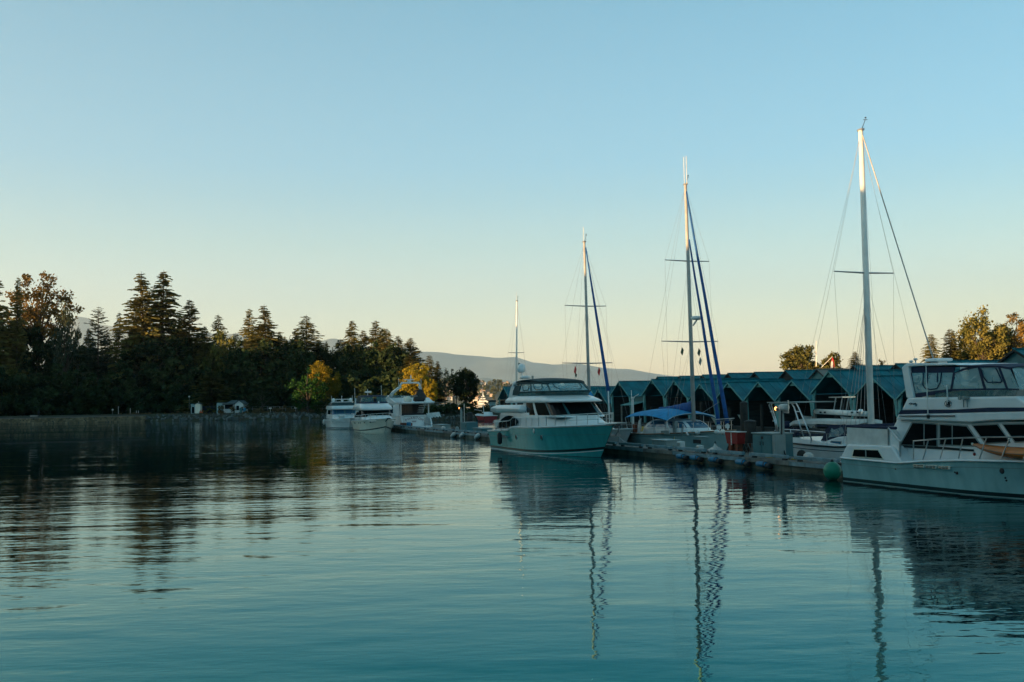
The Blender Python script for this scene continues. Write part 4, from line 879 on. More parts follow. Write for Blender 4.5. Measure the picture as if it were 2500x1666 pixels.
# odds and ends lying on the dock
for px, py, t, d, lb, mm in [(1082, 1050, 28.0, (.8, .5, .45), 'small white bundle on the dock near the grey green box', 'fwhite'), (1107, 1051, 28.2, (1.2, .6, .3), 'dark heap of rope on the far part of the dock', 'black'), (1116, 1050, 28.0, (.5, .4, .5), 'small grey crate left of the far teal cabinet', 'boxg'), (1974, 1110, 28.0, (.6, .4, .4), 'coil of orange and white hose near the small sailboat', 'fwhite'), (1957, 1113, 28.0, (.45, .45, .5), 'dark round bucket near the small sailboat', 'pile')]:
    s, z = PT(px, py, t); b = MB(); b.ball((s, t, ZD + d[2] * .42), d[0] / 2, d[1] / 2, d[2] / 2, 10, 6); b.v = [(x, y, max(z_, ZD)) for x, y, z_ in b.v]; solo('bundle' if 'bundle' in lb or 'heap' in lb else ('hose_coil' if 'hose' in lb else ('bucket' if 'bucket' in lb else 'crate')), b, M[mm], lb, 'bundle', s, t, ZD, smooth=True)
for k, a in enumerate((-118.4, -110.2, -98.6, -82.4, -76.0, -53.8, -49.6, -46.2, -43.9, -39.0, -36.4)):
    b = MB(); b.tube([(a - .18, DT0 + .42, ZD + .13), (a + .18, DT0 + .42, ZD + .13)], .03, 6)
    for q in (-.07, .07): b.tube([(a + q, DT0 + .42, ZD), (a + q, DT0 + .42, ZD + .13)], .025, 6)
    part('cleat', b, M['wire'], dock)
def hose(pts, r_, m, label, name='hose'):
    solo(name, MB().tube(pts, r_, 5), M[m], label, 'hose' if name == 'hose' else 'rope', pts[0][0], pts[0][1], pts[0][2])
hose([(-42.2 + .35 * k, 27.75 + .22 * math.sin(k * 1.3), ZD + .03) for k in range(12)], .03, 'yellow', 'yellow cable snaking along the dock by the teal cabinet')
hose([(-52.3 + .3 * k, 28.5 + .3 * math.sin(k * .9), ZD + .03) for k in range(10)], .03, 'fblue', 'blue hose lying on the dock by the white pedestals')
hose([(-46.6, 29.2, ZD + .05), (-47.4, 30.0, .72), (-48.2, 30.7, .95), (-49.0, 31.3, 1.30)], .022, 'fwhite', 'pale bow line of the blue canopied sailboat', 'mooring_line')
hose([(-35.6, 27.6, ZD + .1), (-34.6, 27.2, .62), (-33.6, 26.9, .8), (-33.0, 26.6, 1.0)], .022, 'fwhite', 'pale stern line of the near cruiser at the end of the dock', 'mooring_line')
hose([(-43.0, 29.2, ZD + .05), (-43.8, 30.0, .75), (-44.6, 31.0, 1.05)], .02, 'fwhite', 'pale stern line of the small white sailboat', 'mooring_line')
b = MB(); b.tube([PTS for PTS in [(PT(1505, 1062, 27.6)[0], 27.6, 1.15), (PT(1520, 1075, 27.6)[0], 27.6, .8), (PT(1540, 1085, 27.5)[0], 27.5, .58), (PT(1552, 1085, 27.5)[0], 27.45, .54)]], .025); solo('mooring_line', b, M['fwhite'], 'pale mooring line from the teal hulled yacht down to the dock', 'rope', -55, 27.5, .5)
# ================================================================== boat sheds
WALKT = 55.6
def walkway():
    r = thing('shed_walkway', 'dark float walkway along the fronts of the boat sheds', 'dock', -90, WALKT)
    s = -135.0
    while s < -36:
        b = MB(); b.box((s, WALKT - 1.0, -.3), (s + 4.9, WALKT + .6, .42)); part('float', b, M['dplank'], r); s += 5
walkway()
def shed(sp, pitch, t0, depth, zr, ze, label, name='boat_shed', skylights=(), group='teal roofed boat sheds', rear=False, seed=0, half=None, boarded=False, wall_to=None, roofm=None):
    r = thing(name, label, 'boat shed', sp, t0, 0, group); hw_ = half or pitch / 2; rr = random.Random(seed + int(sp * 10)); rm = roofm or M['roof']
    th = .07; b = MB()
    for sg in (-1, 1):
        p = [(sp, t0 - .35, zr), (sp + sg * hw_, t0 - .35, ze), (sp + sg * hw_, t0 + depth, ze), (sp, t0 + depth, zr)]
        b.plate(p, th)
    part('roof', b, rm, r)
    b = MB(); n = int(depth / 1.1)
    for k in range(1, n + 1):
        t = t0 - .3 + (depth + .2) * k / (n + 1)
        for sg in (-1, 1): b.beam((sp, t, zr + th * .5 + .015), (sp + sg * hw_, t, ze + th * .5 + .015), .05, .03)
    o = part('roof_seams', b, rm, r); o['kind'] = 'stuff'
    b = MB(); b.beam((sp, t0 - .36, zr + .06), (sp, t0 + depth, zr + .06), .28, .05); part('ridge_cap', b, rm, r)
    for sg in (-1, 1):
        b = MB(); b.beam((sp, t0 - .38, zr - .07), (sp + sg * hw_, t0 - .38, ze - .07), .05, .12); part('barge_board', b, M['trim'] if not rear else M['dplank'], r)
    if not rear:
        sl = (zr - ze) / hw_; w_ = .62
        b = MB(); b.prism([(sp - w_, zr - w_ * sl - .12), (sp + w_, zr - w_ * sl - .12), (sp, zr - .12)], t0 - .2, t0 - .12); part('peak_board', b, M['trim'], r)
        for sg in (-1, 1):
            e = sp + sg * (hw_ - .02)
            b = MB(); b.prism([(e, ze - .1), (e - sg * .55, ze + .42), (e - sg * .30, ze - .55), (e - sg * .22, ze - 1.4), (e, ze - 1.5)], t0 - .16, t0 - .06); part('corner_board', b, M['trim'], r)
            b = MB(); b.box((e - .11 - (.1 if sg > 0 else -.1), t0 - .1, .4), (e + .11 - (.1 if sg > 0 else -.1), t0 + .12, ze - .1)); part('post', b, M['trim'] if rr.random() < .5 else M['wood'], r)
        b = MB(); b.prism([(sp - hw_ + .8, zr - (hw_ - .8) * sl + .0), (sp + hw_ - .8, zr - (hw_ - .8) * sl + .0), (sp + .7, zr - .7 * sl - .1), (sp - .7, zr - .7 * sl - .1)], t0 + 2.2, t0 + 2.3); part('roof_truss', b, M['dplank'], r)
    else:
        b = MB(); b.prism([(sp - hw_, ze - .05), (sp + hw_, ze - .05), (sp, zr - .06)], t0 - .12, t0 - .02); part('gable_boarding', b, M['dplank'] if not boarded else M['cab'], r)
    for sg in (-1, 1):
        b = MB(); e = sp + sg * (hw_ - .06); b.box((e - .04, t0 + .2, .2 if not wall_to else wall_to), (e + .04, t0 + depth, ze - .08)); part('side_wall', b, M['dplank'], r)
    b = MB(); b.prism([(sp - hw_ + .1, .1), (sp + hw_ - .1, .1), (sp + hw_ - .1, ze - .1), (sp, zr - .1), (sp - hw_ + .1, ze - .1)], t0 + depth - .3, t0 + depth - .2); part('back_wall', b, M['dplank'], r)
    for a, sg in skylights:
        t = t0 + depth * a; f0, f1 = .12, .52; b = MB(); g = lambda f, tt: (sp + sg * hw_ * f, tt, zr + (ze - zr) * f + th * .5 + .03)
        b.plate([g(f0, t), g(f1, t), g(f1, t + 1.5), g(f0, t + 1.5)], .03); part('skylight', b, mat('brown_stained_skylight', (.05, .045, .03), .5, var=.4, scale=2), r)
    return r
T0 = 56.4
LB = ['boat shed with the tall gable left of the blue canopied sailboat', 'boat shed with a tall gable over the blue canopy', 'boat shed behind the mast of the blue canopied sailboat, left side', 'boat shed directly right of the mast with blue furled sails',
      'boat shed behind the two blue furled sails', 'boat shed above the thick black pile', 'boat shed above the orange dock lamp', 'boat shed with the highest front gable, left of the white mast', 'boat shed behind the foot of the tall white mast',
      'boat shed hidden behind the near cruiser, left one', 'boat shed hidden behind the near cruiser, middle one']
FR = [(-116.0, 5.6, 5.57, 3.72), (-106.95, 5.5, 5.60, 3.72), (-101.4, 5.5, 5.37, 3.45), (-95.7, 5.5, 4.85, 3.02), (-90.05, 5.5, 4.87, 3.02), (-84.5, 5.5, 4.83, 2.98), (-79.0, 5.5, 4.85, 3.0), (-73.5, 5.5, 5.53, 3.55), (-67.95, 5.5, 4.9, 3.0), (-62.4, 5.5, 4.9, 3.0), (-56.9, 5.5, 4.9, 3.0)]
for k, (sp, p, zr, ze) in enumerate(FR):
    shed(sp, p, T0, 14.5, zr, ze, LB[k], seed=k, skylights=[(.62, -1)] if k in (3, 8) else ())
for px, py, t0, lb in [(1405, 953, 60, 'far boat shed just right of the teal hulled yacht'), (1447, 950, 62, 'far boat shed half hidden behind its neighbour'), (1466, 949, 56.4, 'far boat shed right of the blue sail cover')]:
    s, z = PT(px, py, t0); shed(s, 5.6, t0, 13, z, z - 2.0, lb, seed=px)
s, z = PT(1234, 944.6, 56.4); shed(s, 6.5, 56.4, 13, z, z - 2.2, 'last boat shed of the row, its gable left of the teal hulled yacht', seed=3)
for px in (1300, 1345, 1380): s, z = PT(px, 946, 63); shed(s, 7, 63, 13, z, z - 2.2, 'far boat shed hidden behind the canopy of the teal hulled yacht', seed=px, group='far sheds behind the yacht canopy')
# roof ridges of the second row
B2_ = [(1609, 921), (1663.6, 919), (1720, 916), (1782, 912), (1847, 909.6), (1923, 905), (2000, 902), (2090, 894), (2193, 889), (2304, 881.5)]
LB2 = ['rear shed roof first from the left, above the blue canopy', 'rear shed roof left of the mast with blue furled sails', 'rear shed roof between the mast and the inner furled sail', 'rear shed roof right of the outer furled sail', 'rear shed roof left of the round dark tree', 'rear shed roof under the round dark tree',
       'rear shed roof with grey sheeting under the red and white flag', 'rear shed roof right of the tall white mast', 'rear shed roof behind the white radar arch', 'rear shed roof under the two sunlit spruces']
for k, (px, py) in enumerate(B2_):
    s, z = PT(px, py, 71.5); shed(s, 6.4, 71.5, 14, z, z - 2.1, LB2[k], rear=True, seed=k, group='second row of teal shed roofs', skylights=[(.2, -1)] if k in (2, 7, 9) else (), boarded=(k == 6), wall_to=1.0,
         roofm=mat('bare_grey_sheet_roof', (.16, .15, .13), .5, var=.2, scale=.6) if k == 6 else None)
s, z = PT(2486, 853, 50); shed(s, 9, 50, 20, z, z - 2.6, 'big teal shed with a boarded gable at the right edge of the picture', rear=True, boarded=True, seed=9, group=None)
# long low filler building between the first two front sheds
b = MB(); b.box((-113.1, T0 + .1, 2.9), (-109.8, T0 + .3, 3.65)); o = thing('lean_to', 'low teal fascia joining the two left boat sheds', 'lean-to', -111.5, T0, 0); part('fascia', b, M['cab'], o); b = MB(); b.plate([(-113.15, T0 - .4, 3.6), (-109.75, T0 - .4, 3.6), (-109.75, T0 + 9, 4.2), (-113.15, T0 + 9, 4.2)], .08); part('roof', b, M['roof'], o)
b = MB(); b.plate([(-113.1, T0 - 1.6, 2.55), (-109.8, T0 - 1.6, 2.55), (-109.8, T0 + .1, 2.95), (-113.1, T0 + .1, 2.95)], .06); part('awning', b, M['trim'], o)
for a in (-112.9, -110): b = MB(); b.box((a - .08, T0 - 1.6, .4), (a + .08, T0 - 1.44, 2.5)); part('post', b, M['wood'], o)
# piles standing at the shed fronts
for k, s in enumerate((-104.2, -98.5, -92.9, -87.3, -81.7, -76.2, -70.6)):
    b = MB(); b.tube([(s, T0 - 1.9, -.5), (s, T0 - 1.9, 2.3 + .3 * (k % 3))], .16, 8); o = solo('pile', b, M['pile'], 'short brown pile standing before the shed fronts', 'pile', s, T0 - 1.9, 0, 'brown piles before the sheds')
# flag staff and flag on the grey roof
p = PD(2005, 898, 168); q = PD(2032, 871, 168); b = MB(); b.tube([st_of(p), st_of(q)], .04)
a = st_of(q); o = thing('flagstaff', 'slanting white flagstaff rising from the grey roof', 'flagstaff', *st_of(p)); part('staff', b, M['mastw'], o)
b = MB(); w_ = [(st_of(PD(x, y, 168))) for x, y in [(2032, 872), (2036, 882), (2037.5, 896), (2034, 899), (2028, 898), (2029, 886)]]; b.plate(w_, .02); f = thing('flag', 'limp red and white flag hanging from the slanting staff', 'flag', *a); part('cloth', b, M['flagr'], f)
b = MB(); w_ = [(st_of(PD(x, y, 167.9))) for x, y in [(2031.4, 880), (2033.6, 885), (2033.5, 899), (2028, 899), (2029, 886)]]; b.plate(w_, .02); part('white_panel', b, M['flagw'], f)
b = MB(); p = PD(1993, 895, 185); q = PD(1993, 833, 185); b.tube([st_of(p), st_of(q)], [.08, .05]); o = solo('flagpole', b, M['mastw'], 'white pole standing between the round tree and the bullet shaped tree', 'pole', *st_of(p))

# ================================================================== boats
class Hull:
    """hull surface: a = 0 stern .. 1 bow, f = 0 waterline .. 1 sheer"""
    def __init__(self, s0, s1, tc, B, sheer, rake=1.2, wl=.9, full=.42, bowp=2.1, trans=.93, trake=0.0, tumble=0.0):
        self.__dict__.update(locals()); self.d = 1 if s1 > s0 else -1
    def sh(self, a):
        for (x0, z0), (x1, z1) in zip(self.sheer, self.sheer[1:]):
            if a <= x1: return z0 + (z1 - z0) * max(0, a - x0) / (x1 - x0)
        return self.sheer[-1][1]
    def hb(self, a):
        w_ = 1 if a < self.full else max(0.012, 1 - ((a - self.full) / (1 - self.full)) ** self.bowp)
        return self.B / 2 * w_ * (self.trans + (1 - self.trans) * min(1, a / .3))
    def p(self, a, f, side=-1, off=0.0):
        bow = max(0, (a - self.full) / (1 - self.full)); r = self.wl * (1 - .5 * bow ** 1.3)
        w_ = self.hb(a) * (r + (1 - r) * max(f, 0) ** 1.25 if f >= 0 else r * (1 + f * 1.1)); z = f * self.sh(a) if f >= 0 else f * 1.0
        s = self.s0 + (self.s1 - self.s0) * a - self.d * self.rake * a ** 5 * (1 - f) + self.d * self.trake * (1 - a) ** 8 * (1 - f)
        return (s + self.d * off * .5 * bow, self.tc + side * (max(w_, .012) + off), z)
    def band(self, mb, f0, f1, nf=4, na=36, off=0.0, a0=0.0, a1=1.0, trans=True):
        A_ = [a0 + (a1 - a0) * i / na for i in range(na + 1)]; Fs = [f0 + (f1 - f0) * j / nf for j in range(nf + 1)]
        fn0 = f0 if callable(f0) else None
        for sd in (-1, 1): mb.grid([[self.p(a, f, sd, off) for a in A_] for f in Fs])
        if trans and a0 == 0: mb.grid([[(lambda l, r_, k: tuple(l[i] + (r_[i] - l[i]) * k for i in range(3)))(self.p(0, f, -1, off), self.p(0, f, 1, off), k / 4) for k in range(5)] for f in Fs])
        return mb
    def stripe(self, mb, zf, h, off=.008, a0=0, a1=1, na=36):
        """painted line of height h following zf(a)"""
        A_ = [a0 + (a1 - a0) * i / na for i in range(na + 1)]
        for sd in (-1, 1): mb.grid([[self.p(a, (zf(a) + k) / self.sh(a), sd, off) for a in A_] for k in (0, h)])
        return mb
    def deck(self, mb, drop=.03, na=36):
        A_ = [i / na for i in range(na + 1)]; rows = []
        for k in (-1, -.5, 0, .5, 1): rows.append([(self.p(a, 1)[0], self.tc + k * self.hb(a) * .985, self.sh(a) - drop + .05 * (1 - k * k)) for a in A_])
        mb.grid(rows); return mb
    def rail_pts(self, a0, a1, n, h, side=-1, inset=.08):
        o = []
        for i in range(n):
            a = a0 + (a1 - a0) * i / (n - 1); x, y, z = self.p(a, 1, side); o.append((x, y - side * min(inset, self.hb(a) * .8), z + (h(a) if callable(h) else h)))
        return o
def hull_parts(r, H, mh='gel', boot=.16, bm='boot', cap='gel', f0=-.4, top=.07, deckm='grey', stripes=()):
    b = H.band(MB(), 0.0, 1.0, 7); part('hull', b, M[mh], r, True)
    b = H.band(MB(), f0, 0.004, 3, off=-.003); part('bottom_paint', b, M['bottom'], r, True)
    if boot: b = H.stripe(MB(), (boot if callable(boot) else (lambda a: .03)), (.14 if callable(boot) else boot)); part('boot_stripe', b, M[bm], r, True)
    b = MB()
    for sd in (-1, 1): b.tube(H.rail_pts(0, 1, 40, 0, sd, -.02), top * .6, 6)
    b.tube([H.p(0, 1, -1), H.p(0, 1, 1)], top * .6, 6); part('cap_rail', b, M[cap], r, True)
    b = H.deck(MB()); part('deck', b, M[deckm], r)
    for zf, h, m_ in stripes: b = H.stripe(MB(), zf, h); part('hull_stripe', b, M[m_], r, True)
class House:
    """deckhouse with a rounded front: levels (z, s_aft, s_front, half width, rounding length)"""
    def __init__(self, tc, d, lv): self.tc, self.d, self.lv = tc, d, lv
    def at(self, z):
        L = self.lv
        for a, b in zip(L, L[1:]):
            if z <= b[0]: k = max(0, (z - a[0]) / (b[0] - a[0])); return [a[i] + (b[i] - a[i]) * k for i in range(5)]
        return list(L[-1])
    def p(self, q, z, off=0.0):
        _, sa, sf, hw_, rl = self.at(z); d = self.d; hw_ += off; sf += d * off; sa -= d * off * .3
        if q <= 1: return (sa + (sf - d * rl - sa) * q, self.tc - hw_, z)
        if q < 2: f = (q - 1) * math.pi; c = math.cos(f); return (sf - d * rl + d * rl * math.sin(f) ** .8, self.tc - hw_ * math.copysign(abs(c) ** .75, c), z)
        return (sa + (sf - d * rl - sa) * (3 - q), self.tc + hw_, z)
    def solid(self, mb, z0=None, z1=None, extra=()):
        zs = sorted({l[0] for l in self.lv if (z0 is None or l[0] >= z0) and (z1 is None or l[0] <= z1)} | {x for x in (z0, z1) if x is not None} | set(extra))
        qs = [i / 4 for i in range(4)] + [1 + i / 14 for i in range(15)] + [2 + i / 4 for i in range(1, 5)]
        rows = [[self.p(q, z) for q in qs] for z in zs]; mb.grid(rows, True); n = len(qs)
        mb.add(rows[0], [tuple(range(n))]); mb.add(rows[-1], [tuple(range(n))]); return mb
    def panel(self, mb, q0, q1, z0, z1, off=.02, th=.02, nq=8, qt=None, nz=2):
        """window on the skin; qt gives other ends along the top"""
        t0, t1 = qt or (q0, q1); rows, back = [], []
        for j in range(nz + 1):
            k = j / nz; z = z0 + (z1 - z0) * k; a, c = q0 + (t0 - q0) * k, q1 + (t1 - q1) * k
            rows.append([self.p(a + (c - a) * i / nq, z, off) for i in range(nq + 1)]); back.append([self.p(a + (c - a) * i / nq, z, off - th) for i in range(nq + 1)])
        mb.grid(rows); mb.grid([x[::-1] for x in back]); mb.grid([rows[0], back[0]]); mb.grid([rows[-1], back[-1]]); mb.grid([[x[0] for x in rows], [x[0] for x in back]]); mb.grid([[x[-1] for x in rows], [x[-1] for x in back]]); return mb
    def seam(self, mb, pts, r_, off=.03, n=5):
        mb.tube([self.p(q, z, off) for q, z in pts], r_, n); return mb
def stanchions(r, H, As, h, side=-1, lean=0.0, inset=.08, name='stanchion', rad=.022):
    for a in As:
        x, y, z = H.p(a, 1, side); y -= side * min(inset, H.hb(a) * .8); hh = h(a) if callable(h) else h
        b = MB(); b.tube([(x - lean, y, z), (x, y, z + hh)], rad, 5); part(name, b, M['steel'], r)
def plate_on(crp, poly, t, th=.03):
    return MB().prism([crp(x, y, t) for x, y in poly], t - th / 2, t + th / 2)
def mirror(mb, tc):
    o = MB(); o.v = [(x, 2 * tc - y, z) for x, y, z in mb.v]; o.f = [tuple(reversed(f)) for f in mb.f]; return o

# ------------------------------------------------------------------ near cruiser at the right edge
def near_cruiser():
    C = crop(2040, 840, 460 / 1717); tc = 27.75
    r = thing('motor_cruiser', 'white flybridge motor cruiser with navy canopy and an orange kayak, cut by the right edge', 'motor boat', -27, tc)
    H = Hull(-33.15, -20.4, tc, 4.3, [(0, .95), (.26, .93), (.37, 1.06), (.5, 1.18), (.72, 1.26), (1, 1.75)], rake=1.5, wl=.865, full=.45, trans=.95, trake=-.25)
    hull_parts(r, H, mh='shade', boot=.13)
    b = H.stripe(MB(), lambda a: -.02, .035, .012); part('white_waterline', b, M['gel'], r, True)
    b = H.stripe(MB(), lambda a: H.sh(a) - .24, .018, .004); part('rubbing_line', b, M['boxg'], r, True)
    sh = lambda nm, poly, t0, t1, m, bev=.04: part(nm, MB().prism(poly, t0, t1), M[m], r, bevel=bev)
    # aft cabin and its small window
    sh('aft_cabin', [C(x, y, 25.7) for x, y in ((28, 1048), (92, 915), (500, 930), (600, 1090))], 25.75, 29.75, 'gel', .06)
    part('window_frame', plate_on(C, [(145, 1032), (162, 955), (390, 962), (442, 1052)], 25.735), M['gel2'], r)
    w_ = part('aft_window', plate_on(C, [(156, 1023), (170, 963), (383, 970), (426, 1042)], 25.715), M['glass'], r); part('mullion', plate_on(C, [(271, 966), (278, 966), (281, 1035), (274, 1035)], 25.695, .02), M['boxg'], w_)
    for t_ in (25.9, 29.6): part('canvas_side', MB().prism([C(x, y, 25.8) for x, y in ((90, 917), (88, 762), (480, 772), (482, 926))], t_ - .02, t_ + .02), M['wcan'], r)
    a0, a1 = C(88, 762, 25.8), C(90, 917, 25.8); part('canvas_back', MB().box((a0[0] - .02, 25.9, a1[1]), (a0[0] + .02, 29.6, a0[1])), M['wcan'], r)
    b = MB(); z = C(88, 755, 25.8)[1]; e = C(530, 760, 25.8)[0]; b.tube([(e, 25.9, z), (a0[0], 25.9, z + .02), (a0[0], 29.6, z + .02), (e, 29.6, z)], .06, 6); part('navy_rail_cover', b, M['navy'], r)
    b = MB(); b.tube([(*C(482, 765, 25.85)[:1], 25.85, C(482, 765, 25.85)[1]), (C(590, 890, 25.85)[0], 25.85, C(590, 890, 25.85)[1]), (C(588, 1062, 25.85)[0], 25.85, C(588, 1062, 25.85)[1])], .03); b.tube([(C(480, 930, 25.85)[0], 25.85, C(480, 930, 25.85)[1]), (C(480, 765, 25.85)[0], 25.85, C(480, 765, 25.85)[1])], .025); part('wing_rail', b, M['steel'], r)
    part('wing_door', plate_on(C, [(490, 790), (580, 893), (578, 1060), (500, 935)], 25.9), M['gel'], r)
    # salon
    sh('salon', [(-30.0, .95), (-30.12, 1.6), (-30.78, 2.2), (-30.52, 2.53), (-24.5, 2.5), (-23.2, 1.78), (-22.7, 1.1)], 26.3, 29.2, 'gel', .05)
    for poly, nm in [([(600, 915), (705, 722), (918, 735), (918, 930)], 'window'), ([(955, 737), (1190, 752), (1318, 928), (955, 915)], 'window'), ([(1255, 747), (1470, 737), (1578, 888), (1370, 900)], 'window'), ([(1530, 737), (1730, 735), (1800, 880), (1640, 890)], 'window')]:
        cx_, cy_ = sum(x for x, _ in poly) / 4, sum(y for _, y in poly) / 4
        big = [(x + (x - cx_) * .07 + math.copysign(5, x - cx_), y + math.copysign(11, y - cy_)) for x, y in poly]
        f = part('window_frame', plate_on(C, big, 26.285, .03), M['boxg'], r, bevel=.008); part('pane', plate_on(C, poly, 26.262, .03), M['glass'], f)
    part('window_divider', plate_on(C, [(803, 730), (809, 730), (809, 922), (803, 922)], 26.24, .015), M['boxg'], r)
    part('window_divider', plate_on(C, [(1060, 742), (1066, 742), (1066, 918), (1060, 918)], 26.24, .015), M['boxg'], r)
    part('black_band', plate_on(C, [(592, 922), (1000, 940), (1255, 962), (1260, 980), (1000, 962), (592, 942)], 26.28, .03), M['boot'], r)
    sh('cabin_roof', [C(x, y, 26.1) for x, y in ((548, 690), (575, 640), (1100, 625), (1720, 612))] + [(-23.6, 2.72), (-23.4, 2.6)] + [C(x, y, 26.1) for x, y in ((1717, 695), (1400, 700), (1235, 714), (1000, 705))], 26.08, 29.42, 'gel', .05)
    part('navy_band', plate_on(C, [(577, 640), (600, 603), (1100, 598), (1400, 580), (1740, 580), (1740, 612), (1400, 618), (1100, 628)], 26.10, .06), M['navy'], r)
    sh('flybridge', [C(x, y, 26.25) for x, y in ((598, 606), (652, 490), (1640, 478))] + [(-24.3, 2.95), (-24.4, 2.80)], 26.25, 29.25, 'gel', .06)
    # radar arch
    lg = [(612, 215), (640, 186), (690, 186), (676, 215), (682, 280), (725, 492), (655, 492)]
    for t_ in (26.38, 29.12): part('arch_leg', MB().prism([C(x, y, 26.35) for x, y in lg], t_ - .09, t_ + .09), M['gel'], r, bevel=.04)
    q0, q1 = C(650, 190, 26.35), C(1110, 190, 26.35); sh('arch_top', [(q0[0], q0[1] - .06), (q1[0] + .1, q1[1] - .02), (q1[0] - .1, q1[1] + .05), (q0[0], q0[1] + .05)], 26.3, 29.2, 'gel', .03)
    # canopy
    v = plate_on(C, [(684, 212), (1090, 214), (1078, 264), (692, 264)], 26.42, .03); part('canopy_valance', v, M['navy'], r); part('canopy_valance', mirror(v, tc), M['navy'], r)
    rows = []
    for k in range(9):
        y = 26.42 + (29.08 - 26.42) * k / 8; c = 1 - ((k - 4) / 4) ** 2
        rows.append([(C(x, yy, 26.4)[0], y, C(x, yy, 26.4)[1] + .07 * c) for x, yy in ((684, 212), (880, 206), (1085, 208), (1200, 200), (1330, 197), (1480, 199), (1590, 214))])
    part('canopy_top', MB().sheet(rows, .03), M['navy'], r, True)
    b = plate_on(C, [(1084, 262), (1160, 224), (1300, 206), (1480, 208), (1594, 222), (1602, 238), (1480, 222), (1300, 220), (1170, 240), (1100, 275)], 26.41, .03); part('canopy_edge', b, M['navy'], r); part('canopy_edge', mirror(b, tc), M['navy'], r)
    for poly in ([(692, 266), (1074, 262), (1048, 415), (728, 458)], [(1090, 266), (1298, 216), (1352, 408), (1062, 414)], [(1312, 216), (1482, 216), (1556, 404), (1368, 408)], [(1497, 218), (1592, 236), (1666, 410), (1572, 406)]):
        b = plate_on(C, poly, 26.40, .012); part('clear_panel', b, M['clear'], r); part('clear_panel', mirror(b, tc), M['clear2'], r)
    for pl, w_ in [([(676, 262), (692, 262), (734, 490), (718, 490)], 0), ([(1072, 258), (1090, 262), (1062, 418), (1046, 418)], 0), ([(1296, 214), (1314, 214), (1372, 410), (1350, 410)], 0), ([(1480, 212), (1500, 214), (1574, 408), (1554, 408)], 0), ([(722, 452), (1050, 410), (1062, 410), (1560, 404), (1672, 410), (1672, 424), (1560, 416), (1060, 428), (1048, 436), (732, 494)], 0)]:
        b = plate_on(C, pl, 26.39, .02); part('canopy_seam', b, M['navy'], r); part('canopy_seam', mirror(b, tc), M['navy'], r)
    tz = lambda pts, t_=26.375: [(C(x, y, t_)[0], t_, C(x, y, t_)[1]) for x, y in pts]
    for pts in ([(800, 266), (796, 370), (812, 402), (865, 417), (925, 404), (955, 350), (965, 260)], [(838, 266), (836, 360)], [(930, 262), (926, 350)], [(1322, 222), (1346, 300), (1384, 350), (1505, 350), (1516, 335), (1460, 222)]):
        b = MB(); b.tube(tz(pts), .022, 5); part('zip', b, M['navy'], r)
    for pts in ([(1110, 265), (1240, 408)], [(1060, 300), (735, 445)], [(1420, 222), (1420, 405)], [(1590, 238), (1664, 408)], [(1365, 470), (1400, 420)], [(1540, 470), (1560, 418)]):
        b = MB(); b.tube(tz(pts, 26.6), .016, 5); part('canopy_hoop', b, M['steel'], r)
    b = plate_on(C, [(905, 448), (1060, 430), (1560, 416), (1660, 424), (1640, 480), (915, 488)], 26.34, .012); part('wind_screen', b, M['clear2'], r); part('wind_screen', mirror(b, tc), M['clear2'], r)
    sa, za = C(1600, 225, 26.4); sb_, zb = C(1668, 415, 26.4); b = MB(); b.plate([(sa, 26.45, za), (sa, 29.05, za), (sb_, 29.05, zb), (sb_, 26.45, zb)], .012); part('clear_front_panel', b, M['clear'], r)
    a, z_ = C(1150, 412, 27.4); c, zt = C(1270, 378, 27.4); part('helm_seat', MB().box((a, 27.1, 3.25), (c, 27.9, zt)), M['gel2'], r, bevel=.08)
    a, z_ = C(1365, 270, 27.8); b = MB(); b.ball((a, 27.8, z_ - .02), .28, .4, .22, 10, 6); part('bundled_awning', b, M['black'], r, True)
    b = MB(); b.box((C(1480, 400, 27.6)[0], 27.0, 3.3), (C(1560, 400, 27.6)[0], 28.4, 3.62)); part('helm_console', b, M['gel'], r, bevel=.05)
    b = MB(); b.box((-30.0, 27.0, 3.25), (-29.6, 28.6, 3.75)); part('aft_seat', b, M['gel2'], r, bevel=.06)
    # aerials, radar, horns, rails
    a, z_ = C(808, 178, 26.9); c, zt = C(915, 130, 26.9); b = MB(); b.cbox(((a + c) / 2, 27.3, (z_ + zt) / 2 + .03), (c - a, .8, (zt - z_) * .68)); rd = part('radar', b, M['gel'], r, bevel=.05); b = MB(); b.cbox(((a + c) / 2, 27.3, z_ - .02), (.4, .4, .16)); part('radar_foot', b, M['gel'], rd)
    for x, y0, y1, t_ in ((688, 186, 160, 28.3), (728, 186, 140, 28.2)):
        a, zt = C(x, y1, t_); b = MB(); b.tube([(a, t_, C(x, y0, t_)[1] - .05), (a, t_, zt)], .025); b.lathe([(.03, 0), (.09, .05), (.07, .1)], (a, t_, zt - .06), 10); part('dome_aerial', b, M['gel'], r)
    for x, y0, y1, t_, rr in ((843, 662, 150, 26.05, .022), (1022, 545, 372, 26.2, .03)):
        a, z_ = C(x, y0, t_); b = MB(); b.tube([(a, t_, z_), (a, t_, C(x, y1, t_)[1])], [rr, rr * .6]); ae = part('whip_aerial', b, M['pedw'], r); b = MB(); b.cbox((a, t_ + .03, z_), (.1, .1, .14)); part('aerial_foot', b, M['black'], ae)
    b = MB(); a, z_ = C(1025, 545, 26.2); b.tube([(a + .16 * math.cos(k * .6), 26.2, z_ + .11 * math.sin(k * .6)) for k in range(11)], .012, 4); part('cable_loop', b, M['black'], r)
    for x in (1168, 1202):
        a, z_ = C(x, 578, 26.18); zt = C(x, 492, 26.18)[1]; b = MB(); b.tube([(a, 26.18, z_), (a, 26.18, zt)], .018); b.tube([(a, 26.0, zt), (a, 26.2, zt), (a, 26.34, zt)], [.075, .05, .03], 10); part('horn', b, M['boxg'], r)
